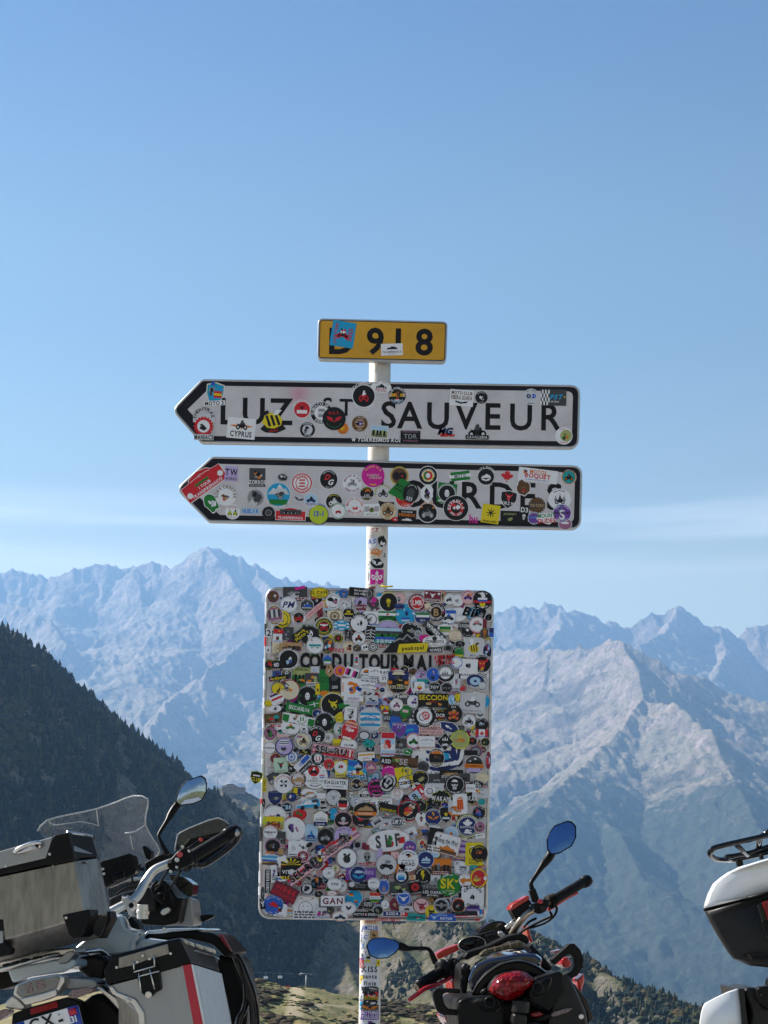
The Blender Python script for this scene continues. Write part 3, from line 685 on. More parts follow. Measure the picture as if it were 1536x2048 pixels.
def make_art(kind, w, h, cols, icons, texts, seed):
    """cols: 'w92k70w' = white base, black at 92 %, white at 70 % of the size."""
    a = Art(); rnd = random.Random(seed)
    base = shape(kind, w, h) if kind != 'f' else None
    import re
    rings = re.findall(r'([A-Za-z])(\d*)', cols)
    if kind in 'csg' and rings and rings[0][0] in 'kdumvBbnrq' and seed % 10 < 6: rings = [('w', '93')]+[(k_, str(int(int(n_)*0.93)) if n_ else '') for k_, n_ in rings]
    sc = 1.0; arc_ring = 0.74
    if base:
        for j, (c_, num) in enumerate(rings):
            if kind in 'rRap' and sc < 1:   # even border on cards
                m_ = (1-sc)*min(w, h); pts = [(x*(w-m_)/w, y*(h-m_)/h) for x, y in base]
            else: pts = [(x*sc, y*sc) for x, y in base] if not (kind == 'g' and j) else ell(w*sc, h*sc, 22)
            a.poly(pts, c_); a.up()
            sc = int(num)/100 if num else sc*0.8
        if len(rings) > 1 and rings[-2][1]: arc_ring = int(rings[-2][1])/100+0.02
        if len(rings) == 1: arc_ring = 0.70
    for ic in icons.split():
        nm, *r_ = ic.split(':'); cc = r_[0]; ar = [float(z_) for z_ in r_[1].split(',')] if len(r_) > 1 else [0.6, 0.6, 0, 0]
        while len(ar) < 4: ar.append(ar[0] if len(ar) == 1 else 0.0)
        icon(a, nm, cc, w*ar[0], h*ar[1], ar[2]*w/2, ar[3]*h/2, rnd); a.up()
    for t_ in texts: parse_text(a, t_, w, h, arc_ring, rnd)
    if kind == 'c' and w > 15 and not any(t_[:1] in '^_' for t_ in texts):   # fine print too small to read: short strokes round the edge
        b0 = rings[0][0] if len(rings) == 1 else rings[1][0]; tc_ = rnd.choice('wwsy') if b0 in 'kdumvBnbrp' else rnd.choice('kdgur')
        for s_, cnt in ((1, rnd.randint(9, 15)), (-1, rnd.randint(6, 11))):
            for q in range(cnt):
                if rnd.random() < 0.16: continue
                th = s_*math.pi/2+(q-(cnt-1)/2)*0.145; r0, r1 = 0.74, 0.74+rnd.uniform(0.08, 0.13); dt = rnd.uniform(0.03, 0.055)
                a.poly([(w/2*r_*math.cos(th+e_), h/2*r_*math.sin(th+e_)) for r_, e_ in ((r0, -dt), (r1, -dt), (r1, dt), (r0, dt))], tc_)
    elif kind in 'rR' and min(w, h) > 11 and not texts:
        b0 = rings[-1][0]; tc_ = rnd.choice('wwsyi') if b0 in 'kdumvBnbrp' else rnd.choice('kdgurb')
        for rw in range(rnd.randint(1, 3)):
            x_, y_ = -w*0.42, -h*0.44+rw*h*0.11
            while x_ < w*0.38:
                l_ = rnd.uniform(0.05, 0.16)*w
                a.poly([(x_, y_), (x_+l_, y_), (x_+l_, y_+h*0.065), (x_, y_+h*0.065)], tc_); x_ += l_+0.04*w
    return a, base

LAY, LEVEL = 0.00009, 0.0011    # height of a printed layer, and of a sticker lying on another
def sticker_mesh(art, base, scale, z0, thickness, xf):
    """Front art in layers plus a thin edge; xf maps (x, y) of the art to the sign plane in metres; z0 = height above the plate."""
    verts = [(*xf(x*scale, y*scale), z0+l*LAY) for x, y, l in art.v]
    faces = list(art.f); mats_ = list(art.m)
    if base:
        n = len(base); b = len(verts)
        verts += [(*xf(x*scale, y*scale), z0) for x, y in base]+[(*xf(x*scale, y*scale), z0-thickness) for x, y in base]
        for i in range(n): faces.append((b+n+i, b+n+(i+1) % n, b+(i+1) % n, b+i)); mats_.append(art.m[0] if art.m else 0)
    return verts, faces, mats_

def build_mesh(name, verts, faces, mat_ids, place=None):
    me = bpy.data.meshes.new(name)
    me.from_pydata([place(v) for v in verts] if place else verts, [], faces)
    used = sorted(set(mat_ids)); remap = {u_: i for i, u_ in enumerate(used)}
    for u_ in used: me.materials.append(PMATS[u_])
    me.polygons.foreach_set('material_index', np.array([remap[x] for x in mat_ids], dtype=np.int32))
    return me

SHAPE_WORD = dict(c='round', r='rectangular', R='rounded', h='hexagonal', s='shield-shaped', d='diamond-shaped', t='pointed', g='cog-shaped', b='irregular', p='slanted', a='arched', f='cut-out')
class Plate:
    """A sign plate: pixel outlines on the photograph, S pixels to the metre, standing at depth Y in the scene."""
    def __init__(self, Y, cx, cy, roll):
        self.Y, self.cx, self.cy = Y, cx, cy; self.s = Y/F; self.roll = roll; self.placed = []; self.clamp = None
    def loc(self): return W(self.cx, self.cy, self.Y)
    def m(self, px, py):   # metres in the plate's own frame: x right, z up
        return ((px-self.cx)*self.s, -(py-self.cy)*self.s)
    def place(self, v):    # art coordinates (x, y, height off the plate) to object coordinates
        return (v[0], -v[2], v[1])
    def level(self, px, py, w, h):
        lv = 0
        for (x, y, r_, l_) in self.placed:
            if math.hypot(px-x, py-y) < (r_+max(w, h)/2)*0.92: lv = max(lv, l_+1)
        lv = min(lv, 11)
        self.placed.append((px, py, max(w, h)/2, lv)); return lv
    def sticker(self, parent, px, py, w, h, rot, kind, cols, icons='', texts=(), face=0.0, label=None, name='sticker'):
        art, base = make_art(kind, w, h, cols, icons, texts, int(px*7+py*13))
        if not art.f: return None
        if self.clamp: px = self.clamp(px, py, w); 
        lv = self.level(px, py, w, h)
        ox, oz = self.m(px, py); a = math.radians(rot-self.roll); ca, sa = math.cos(a), math.sin(a)
        xf = lambda x, y: (x*ca-y*sa, x*sa+y*ca)
        v, f, mi = sticker_mesh(art, base, self.s, 0.0, 0.0009, xf)
        o = link(name, build_mesh(name, v, f, mi, self.place), (), parent, (ox, -(face+0.0010+lv*LEVEL), oz))
        if int(px*31+py*17) % 10 < 4: o.rotation_euler = (math.radians(((px*7) % 3-1.5)*0.9)*min(1, 9/h), 0, math.radians(((py*5) % 3-1.5)*0.9)*min(1, 9/w))   # stuck on unevenly, an edge lifting
        import re
        cs = []
        for c_ in re.findall(r'[A-Za-z]', cols):
            if PNAME[c_] not in cs: cs.append(PNAME[c_])
        if label: o['label'] = label
        elif cs: o['label'] = SHAPE_WORD[kind]+' '+' and '.join(cs[:2])+' sticker'
        return o
# ------------------------------------------------------------------ the signpost
alu = mat('aluminium_rim', (0.55, 0.54, 0.53), 0.38, 1.0, var=0.3, scale=30)
white_paint = mat('weathered_white_paint', (0.66, 0.63, 0.58), 0.45, var=0.5, scale=9, dirt=(0.34, 0.30, 0.25, 1), stretch=(3, 3, 0.7))
black_sheet = mat('black_sheeting', (0.012, 0.010, 0.015), 0.45, var=0.3, scale=12, dirt=(0.035, 0.03, 0.035, 1), spec=0.2)
ink = mat('black_sign_ink', (0.013, 0.012, 0.014), 0.5, var=0.3, scale=18, dirt=(0.045, 0.04, 0.04, 1), spec=0.15)
steel_back = mat('galvanised_back', (0.42, 0.42, 0.43), 0.5, 0.6, var=0.3, scale=8)

def sheeting(name, col, stain=None, cells=0.10):
    """Retro-reflective sheeting: a fine cell pattern, scuffs, and optionally a sprayed stain."""
    m, t, b = new_mat(name); N = t.nodes.new; K = t.links.new
    b.inputs['Roughness'].default_value = 0.42
    co = N('ShaderNodeTexCoord'); v = N('ShaderNodeTexVoronoi'); v.feature = 'DISTANCE_TO_EDGE'; v.inputs['Scale'].default_value = 150; v.inputs['Randomness'].default_value = 0.25
    K(co.outputs['Object'], v.inputs['Vector'])
    r = N('ShaderNodeMapRange'); r.inputs['From Max'].default_value = 0.16; r.inputs['To Min'].default_value = 1-2.2*cells; r.inputs['To Max'].default_value = 1.0
    K(v.outputs['Distance'], r.inputs['Value'])
    n = N('ShaderNodeTexNoise'); n.inputs['Scale'].default_value = 7; n.inputs['Detail'].default_value = 9; n.inputs['Roughness'].default_value = 0.7; K(co.outputs['Object'], n.inputs['Vector'])
    r2 = N('ShaderNodeMapRange'); r2.inputs['From Min'].default_value = 0.3; r2.inputs['From Max'].default_value = 0.72; r2.inputs['To Min'].default_value = 1.05; r2.inputs['To Max'].default_value = 0.80
    K(n.outputs['Fac'], r2.inputs['Value'])
    mu = N('ShaderNodeMath'); mu.operation = 'MULTIPLY'; K(r.outputs[0], mu.inputs[0]); K(r2.outputs[0], mu.inputs[1])
    cm = N('ShaderNodeMix'); cm.data_type = 'RGBA'; cm.blend_type = 'MULTIPLY'; cm.inputs[0].default_value = 1.0; cm.inputs[6].default_value = (*col, 1); K(mu.outputs[0], cm.inputs[7])
    last = cm.outputs[2]
    if stain:
        (sx_, sz_), rad, scol, amount = stain
        vm = N('ShaderNodeVectorMath'); vm.operation = 'DISTANCE'; K(co.outputs['Object'], vm.inputs[0]); vm.inputs[1].default_value = (sx_, 0, sz_)
        ad = N('ShaderNodeMath'); ad.operation = 'MULTIPLY_ADD'; K(n.outputs['Fac'], ad.inputs[0]); ad.inputs[1].default_value = rad*1.2; K(vm.outputs['Value'], ad.inputs[2])
        mr = N('ShaderNodeMapRange'); mr.interpolation_type = 'SMOOTHSTEP'; mr.inputs['From Min'].default_value = rad*1.7; mr.inputs['From Max'].default_value = rad*0.55; mr.inputs['To Max'].default_value = amount
        K(ad.outputs[0], mr.inputs['Value'])
        x = N('ShaderNodeMix'); x.data_type = 'RGBA'; K(mr.outputs[0], x.inputs[0]); K(last, x.inputs[6]); x.inputs[7].default_value = (*scol, 1); last = x.outputs[2]
    K(last, b.inputs['Base Color'])
    return m

def corner_round(pts, rad, n=6):
    """Rounds the corners of a polygon; rad = one radius, or one for each corner."""
    o = []; k = len(pts)
    for i, p in enumerate(pts):
        r_ = rad[i] if isinstance(rad, (list, tuple)) else rad
        P, A, B = Vector(p), Vector(pts[i-1]), Vector(pts[(i+1) % k]); da, db = (A-P).normalized(), (B-P).normalized()
        ang = da.angle(db); t_ = min(r_/math.tan(ang/2), (A-P).length*0.49, (B-P).length*0.49)
        s0, s1 = P+da*t_, P+db*t_
        for j in range(n+1):
            q = j/n; a_, b_ = s0.lerp(P, q), P.lerp(s1, q); o.append(tuple(a_.lerp(b_, q)))
    return o
def inset(pts, d_):
    area = sum(p[0]*q[1]-q[0]*p[1] for p, q in zip(pts, pts[1:]+pts[:1])); s_ = 1 if area > 0 else -1
    o = []; k = len(pts)
    for i, p in enumerate(pts):
        a, b = Vector(pts[i-1]), Vector(pts[(i+1) % k]); t_ = b-a
        nrm = Vector((-t_.y, t_.x))*s_
        if nrm.length > 1e-6: nrm.normalize()
        o.append((p[0]+nrm.x*d_, p[1]+nrm.y*d_))
    return o

def plate_parts(pl, root, outline, depth, panel_mat, rim_r, sheets):
    """panel (a box of the outline's shape), rounded rim, and thin sheets laid on the front: (name, outline, material, height)."""
    pts = [pl.m(*p) for p in outline]; n = len(pts)
    if sum(p[0]*q[1]-q[0]*p[1] for p, q in zip(pts, pts[1:]+pts[:1])) < 0: pts = pts[::-1]
    v = [(x, 0, z) for x, z in pts]+[(x, depth, z) for x, z in pts]
    f = [tuple(range(n)), tuple(range(2*n-1, n-1, -1))]+[(i, n+i, n+(i+1) % n, (i+1) % n) for i in range(n)]
    me = bpy.data.meshes.new('panel'); me.from_pydata(v, [], f); link('panel', me, [panel_mat], root)
    # rim: a rounded bead running round the plate's edge
    k = 8; v, f = [], []
    for i in range(n):
        a, b = Vector(pts[i-1]), Vector(pts[(i+1) % n]); t_ = (b-a).normalized(); nr = Vector((t_.y, -t_.x))
        for j in range(k):
            an = j*2*math.pi/k; e = rim_r*math.cos(an)-rim_r*0.4
            v.append((pts[i][0]+nr.x*e, 0.004+rim_r*1.2*math.sin(an), pts[i][1]+nr.y*e))
    for i in range(n):
        for j in range(k): f.append((i*k+j, i*k+(j+1) % k, ((i+1) % n)*k+(j+1) % k, ((i+1) % n)*k+j))
    me = bpy.data.meshes.new('rim'); me.from_pydata(v, [], f); me.polygons.foreach_set('use_smooth', [True]*len(f)); link('rim', me, [alu], root)
    for nm, ol, mt, ht in sheets:
        p2 = [pl.m(*p) for p in ol]
        if sum(p[0]*q[1]-q[0]*p[1] for p, q in zip(p2, p2[1:]+p2[:1])) < 0: p2 = p2[::-1]
        me = bpy.data.meshes.new(nm); me.from_pydata([(x, -ht, z) for x, z in p2], [], [tuple(range(len(p2)))]); link(nm, me, [mt], root)

def letters(pl, root, chars, height, ht, roll, weight=0.03, sx=1.0, name='letter'):
    for ch, px, py, *r_ in chars:
        a = Art(); a.text(ch, 0, 0, r_[0] if r_ else height, 'k', weight=weight, rot=math.radians(-roll), sx=sx)
        ox, oz = pl.m(px, py); s_ = pl.s
        me = bpy.data.meshes.new(name); me.from_pydata([(x*s_, 0, y*s_) for x, y, _ in a.v], [], a.f)
        link(name, me, [ink], root, (ox, -ht, oz))

def stickers(pl, root, text, origin, scale, face):
    """One sticker a line: kind x y w h turn colours | icons | texts split by ';' - x, y, w, h as read off an enlargement of the photograph."""
    for line in text.strip().splitlines():
        line = line.strip()
        if not line: continue
        part = [q.strip() for q in line.split('|', 2)]
        head = part[0].split()
        kind, nums, cols = head[0], [float(x) for x in head[1:6]], head[6]
        tx = [q.strip() for q in part[2].split(';')] if len(part) > 2 and part[2] else []
        pl.sticker(root, origin[0]+nums[0]/scale, origin[1]+nums[1]/scale, nums[2]/scale, nums[3]/scale, nums[4], kind, cols if cols != '-' else '', part[1] if len(part) > 1 else '', tx, face)

YS = 6.7
# pole
PR = 0.0455; pole_y = YS+0.03+PR
post = empty('signpost', (W(733.5, 2327, YS).x, pole_y, 0), 'white metal pole carrying the road signs, plastered with stickers', 'pole')
def pole_axis(py):  # centre of the pole at the photograph's row py
    px = 761.0-(py-650)*27.0/1650.0
    p = W(px, py, YS); return Vector((p.x, pole_y, p.z)), px
top, _ = pole_axis(665)
bot = Vector(post.location)+Vector((0, 0, -0.05))
def ring_tube(path, rads, k=20, cap=True):
    v, f = [], []; n = len(path)
    for i, p in enumerate(path):
        t_ = (path[min(n-1, i+1)]-path[max(0, i-1)]).normalized()
        ref = Vector((0, 0, 1)) if abs(t_.z) < 0.9 else Vector((0, 1, 0))
        if i == 0: u_ = t_.cross(ref).normalized()
        else:
            u_ = (u_-t_*u_.dot(t_)); u_ = u_.normalized() if u_.length > 1e-6 else t_.cross(ref).normalized()
        w_ = t_.cross(u_)
        for j in range(k):
            a = j*2*math.pi/k; v.append(p+(u_*math.cos(a)+w_*math.sin(a))*rads[i])
    for i in range(n-1):
        for j in range(k): f.append((i*k+j, i*k+(j+1) % k, (i+1)*k+(j+1) % k, (i+1)*k+j))
    if cap: f += [tuple(range(k-1, -1, -1)), tuple((n-1)*k+j for j in range(k))]
    return v, f
def tube_obj(name, path, r, material, parent, k=14, smooth=True, cap=True):
    path = [Vector(p) for p in path]; rads = r if isinstance(r, (list, tuple)) else [r]*len(path)
    o0 = Vector(parent.location) if parent else Vector()
    v, f = ring_tube([p-o0 for p in path], rads, k, cap)
    me = bpy.data.meshes.new(name); me.from_pydata([tuple(x) for x in v], [], f)
    if smooth: me.polygons.foreach_set('use_smooth', [len(x) == 4 for x in f])
    return link(name, me, [material], parent)
bpy.context.view_layer.update()
tube_obj('pole', [bot+(top-bot)*t_ for t_ in np.linspace(0, 1, 12)], PR, white_paint, post, 28)
cp = [top-Vector((0, 0, 0.0)), top+Vector((0, 0, 0.012)), top+Vector((0, 0, 0.02))]
tube_obj('pole_cap', cp, [PR*1.04, PR*1.02, PR*0.6], steel_back, post, 24)

def pole_sticker(px, py, w, h, rot, kind, cols, icons='', texts=(), lv=0):
    art, base = make_art(kind, w, h, cols, icons, texts, int(px*3+py)); s_ = YS/F
    a = math.radians(rot-1.0); ca, sa = math.cos(a), math.sin(a)
    c, cx = pole_axis(py); rr = PR+0.0006+lv*0.0006
    v, f, mi = sticker_mesh(art, base, s_, 0.0, 0.0004, lambda x, y: (x*ca-y*sa, x*sa+y*ca))
    bm = bmesh.new(); vs = [bm.verts.new(q) for q in v]
    for fc, m_ in zip(f, mi):
        try: bm.faces.new([vs[i] for i in fc]).material_index = m_
        except ValueError: pass
    x0 = (px-cx)*s_
    for k in range(-7, 8):
        bmesh.ops.bisect_plane(bm, geom=bm.verts[:]+bm.edges[:]+bm.faces[:], plane_co=(k*PR*0.22-x0, 0, 0), plane_no=(1, 0, 0))
    lean = (top-bot).normalized(); o0 = Vector(post.location)
    for q in bm.verts:
        th_ = (q.co.x+x0)/PR; th_ = max(-1.75, min(1.75, th_)); r_ = rr+q.co.z
        p = c-lean*((0-q.co.y)/max(lean.z, 0.5))+Vector((math.sin(th_)*r_, -math.cos(th_)*r_, 0))
        q.co = p-o0
    used = sorted({fc.material_index for fc in bm.faces}); rm = {u_: i for i, u_ in enumerate(used)}
    for fc in bm.faces: fc.material_index = rm[fc.material_index]
    me = bpy.data.meshes.new('sticker'); bm.to_mesh(me); bm.free()
    for u_ in used: me.materials.append(PMATS[u_])
    return link('sticker', me, (), post)

for z_, s_, rows in (((490, 1040), 5.12, """
r 1330 75 120 60 0 w | blob:rwm:0.8,0.9 |
b 1275 110 70 60 20 w | blob:wi |
c 1300 220 110 140 0 w92b84w | | =b[0.34,0.3] RS
b 1410 200 110 120 0 k | blob:wkw:0.7,0.7 |
b 1265 420 60 130 0 w | blob:dws |
b 1435 330 60 120 0 s | blob:dkg |
b 1350 430 150 110 -10 k | wing:wk:0.8,0.8 |
f 1352 325 160 130 0 - | blob:o:1.1,0.8 | =o[0.36,0.4,1.1] Sky ; =e[0.30,0.4] Sky ; =e[0.24,-0.35] Twin
r 1252 560 50 150 0 w | blob:gsd:0.6,0.9 |
r 1350 565 145 155 0 p | fleur:wp:0.86,0.8,0,0.05 | =w[0.10,-0.86,0.3] MF
c 1310 690 120 60 0 k80m | |
r 1420 650 60 40 0 s | |
"""), ((700, 1620), 2.954, """
r 118 660 120 30 0 e | | =r[0.5] VESPA
r 115 696 118 44 -2 w | | =b[0.6] AMCLUB
r 75 750 60 60 0 w | | =b[0.4] T-C
r 143 737 50 50 0 t | blob:kB:0.7,0.7 |
r 72 800 48 50 0 w | blob:blb:0.6,0.8 |
r 150 790 44 60 0 s | blob:gdw |
b 112 880 110 75 0 s | blob:yzky:0.8,0.7 |
r 70 860 40 60 10 w | blob:kg |
r 117 941 122 42 0 w | | =k[0.8,0,1.0] KISS
r 118 984 120 40 0 w | | =k[0.62] santa
r 118 1025 120 40 0 w | | =k[0.62] fixie
b 118 1060 120 40 0 d | blob:wkg:0.9,0.6 |
r 118 1095 118 60 0 k | blob:rwirk:0.95,0.8 |
b 120 1140 110 50 0 k | blob:wkd:0.9,0.7 |
r 118 1172 116 40 0 d | wing:ok:0.9,0.95 |
r 118 1214 118 56 0 v | | =w[0.36,0.5] NOTHING ; =w[0.36,-0.42] TOULOUSE
r 118 1262 118 60 0 w | blob:vkw:0.8,0.6 |
b 62 716 40 80 0 w | blob:kbr:0.7,0.7 |
b 60 770 36 60 0 s | blob:dkw |
r 62 905 36 60 4 r | blob:kw |
r 64 958 34 50 0 w | blob:rkb |
r 60 1005 32 48 0 y | blob:ko |
b 64 1056 40 60 0 w | blob:bkr |
r 62 1110 34 50 -4 w | blob:kgr |
b 60 1160 40 60 0 c | blob:wk |
r 62 1212 34 56 0 w | blob:rkd |
r 170 850 36 70 0 w | blob:kgd |
r 172 905 30 40 0 y | blob:k |
b 150 1098 60 50 0 r | blob:kw |
r 90 835 60 40 -6 w | blob:kdr |
""")):
    for i, line in enumerate(q for q in rows.strip().splitlines() if q.strip()):
        part = [q.strip() for q in line.split('|', 2)]; h_ = part[0].split(); n_ = [float(x) for x in h_[1:6]]
        pole_sticker(z_[0]+n_[0]/s_, z_[1]+n_[1]/s_, n_[2]/s_, n_[3]/s_, n_[4], h_[0], '' if h_[6] == '-' else h_[6], part[1], [q.strip() for q in part[2].split(';')] if part[2] else [], lv=i % 4)

def clamps(pl, root, rows):
    """Pipe clamps behind the plate, holding it to the pole."""
    for py in rows:
        c, px = pole_axis(py); o0 = root.location
        v, f = ring_tube([Vector((0, 0, -0.02)), Vector((0, 0, 0.02))], [PR+0.006]*2, 20, False)
        me = bpy.data.meshes.new('clamp'); me.from_pydata([tuple(x) for x in v], [], f); link('clamp', me, [steel_back], root, tuple(c-o0))

# route number plate
A = Plate(YS, 765, 681, 1.2)
ra = empty('route_sign', A.loc(), 'small orange-yellow plate on top of the pole reading D 918', 'road sign')
oa = corner_round([(637, 637), (894.5, 643.5), (892, 724.5), (635, 718.5)], 10)
yellow_sheet = sheeting('yellow_sheeting', (0.70, 0.35, 0.010), cells=0.06)
plate_parts(A, ra, oa, 0.03, steel_back, 0.0032, [('border', inset(oa, 2.6), black_sheet, 0.0006), ('face', inset(oa, 4.2), yellow_sheet, 0.0009)])
letters(A, ra, [('D', 683, 681.5), ('9', 750.5, 681.5), ('1', 796.5, 682.5), ('8', 848.5, 683.5)], 51, 0.0014, 1.2, 0.026)
clamps(A, ra, [700])
stickers(A, ra, """
r 1208 170 165 178 -8 c | bike:rwk:0.55,0.4,0.0,0.0 blob:rwk:0.4,0.5,-0.05,0.1 | |r[0.13,-0.62] LORTON ; |r[0.17,0.60] 2025
""", (340, 620), 3.491, 0.0014)
stickers(A, ra, "r 153 277 152 82 3 w | mtn:kw:0.55,0.45,0,0.3 | =k[0.17,-0.42] TRANSPIRENAICA ; =g[0.08,-0.75,0.6] RAID MOTO", (740, 620), 3.491, 0.0014)

grey_sheet = sheeting('grey_white_sheeting', (0.68, 0.635, 0.65), stain=((-0.335, 0.085), 0.075, (0.62, 0.10, 0.22), 0.55))
grey_sheet2 = sheeting('grey_white_sheeting_b', (0.68, 0.635, 0.65))
# upper arrow sign
Bp = Plate(YS, 757, 828, 0.95)
rb = empty('direction_sign', Bp.loc(), 'upper arrow-shaped white sign with black border reading Luz St Sauveur', 'road sign')
ob = corner_round([(345, 820), (404, 759), (1160, 771), (1157, 896), (402, 885)], [16, 14, 20, 20, 14])
ib = corner_round([(375, 819), (424, 771.5), (1146, 783), (1143.5, 883), (424, 872)], [2, 3, 12, 12, 3])
plate_parts(Bp, rb, ob, 0.03, steel_back, 0.0046, [('border', inset(ob, 3.2), black_sheet, 0.0006), ('face', ib, grey_sheet, 0.0009)])
letters(Bp, rb, [('L', 457, 822), ('U', 507.5, 822), ('Z', 562, 823), ('S', 655, 812, 33), ('T', 692.5, 814.5, 33), ('S', 777.5, 829), ('A', 819.5, 830), ('U', 876, 831), ('V', 932, 831.5), ('E', 986, 832.5), ('U', 1042, 833.5), ('R', 1103, 834)], 52, 0.0014, 0.95, 0.018, 0.95)
clamps(Bp, rb, [790, 866])
stickers(Bp, rb, """
s 315 590 125 170 -4 w94y90c | bands:ryr:0.45,0.28,0.3,0.0 blob:dgk:0.55,0.7,-0.45,0.15 disc:b:0.25,0.16,-0.3,0.85 |
r 310 652 150 34 4 w | | =k[0.75] MOTO 2
r 237 755 150 62 0 s | | ^k[0.14] ENDUTRAIL
g 235 815 138 138 0 r | ring:rw:0.8,0.8 blob:kdwk:0.62,0.6 |
r 237 891 136 40 0 s | | =k[0.78,0,0.96] MANIACS
r 498 827 198 145 -4 w | leaf:o:0.85,0.3,0.0,0.2 bike:kdk:0.42,0.5,0.02,0.32 | =k[0.26,-0.55,0.75] CYPRUS
b 722 820 185 80 4 k | |
f 715 770 165 150 8 - | bee:kyw:1.0,0.95 | =r[0.09,-1.0] BIKERS
c 922 697 120 120 0 r | bull:k:0.35,0.3,0,0.25 box:w:0.6,0.2,0,-0.25 | ^w MOTO CLUB ; _w RIDERS
c 1207 828 78 78 0 o | blob:yo |
c 1058 720 162 162 0 w95k62w | bands:gsg:0.28,0.36 | ^w SUBIACO SKATE ; _w RIDENT
c 1146 760 162 162 0 k | wing:rk:0.68,0.42,0,-0.1 | =r[0.11,0.48,0.62] M.C.T. ; _n[0.05] MOTO CLUB TOURING
c 960 837 112 112 0 s94k64s | blob:dks |
c 1325 795 112 112 0 t95B60t | blob:vsdk:0.8,0.5 |
r 1462 850 122 86 -4 w94l | photo:lzk:0.94,0.92 |
c 1353 602 164 164 0 w93k | bike:rwr:0.42,0.5 | ^w LOS DOMINGUEROS ; _w YUCULLENA
c 1475 540 142 82 -3 w | bike:kdk:0.55,0.42,0,0.15 | =r[0.2,-0.45,0.8] RIDERS
f 1510 910 490 40 0 - | star:w:0.08,0.9,-0.93,0 | /w[0.62,0,0.06,0.22,0.9] TORRESMOS ROLANTES
""", (340, 620), 3.491, 0.0014)
stickers(Bp, rb, """
c 190 598 122 122 0 k | bands:yry:0.9,0.16,0,0.05 blob:oBk:0.4,0.5,0,0.1 bike:wrw:0.4,0.25,0,-0.5 | ^w CLUB FORESTAL ; _l MOTEROS
r 640 615 165 112 -4 w | wing:kd:0.6,0.3,0,-0.6 | =B[0.19,0.62] MOTO CLUB ; =B[0.26,0.05] RIBERA GUARA
c 778 612 86 86 0 k | blob:wkw:0.5,0.6 |
c 1125 608 116 116 0 s | disc:u:0.28,0.28,-0.3,0.1 disc:b:0.28,0.28,0.3,0.1 | =w[0.13,0.12,0.5] C R I ; =g[0.05,-0.25,0.7] MOTO
r 1282 613 178 112 0 d | check:w:0.36,0.95,-0.68,0 star:y:0.1,0.14,0.86,0.1 | /c[0.30,0.08,0.22,0.3,0.62] PST ; =w[0.11,-0.5,0.6] 16 03 1964
c 1353 880 122 122 0 w | disc:z:0.68,0.68,0.26,0.02 blob:nkoB:0.55,0.5,0.26,0.0 |
f 525 855 165 75 0 - | blob:r:1.0,0.35,0.1,-0.5 | /k[0.62,0.2,0.04,0.3,1.0] MG ; /b[0.56,0.26,0,0.3,1.0] MG ; /r[0.24,-0.6,0.2,0.3,0.8] MOTOS
f 748 845 130 110 2 - | bike:kdk:1.0,0.9 |
R 748 890 162 30 0 d92k | | =s[0.6] CAVALLERIA
r 282 888 138 86 0 k | bands:q:0.8,0.06,0,0.8 | =g[0.36,0.1] TDR ; =q[0.14,-0.65] EXPERIENCE
""", (740, 620), 3.491, 0.0014)

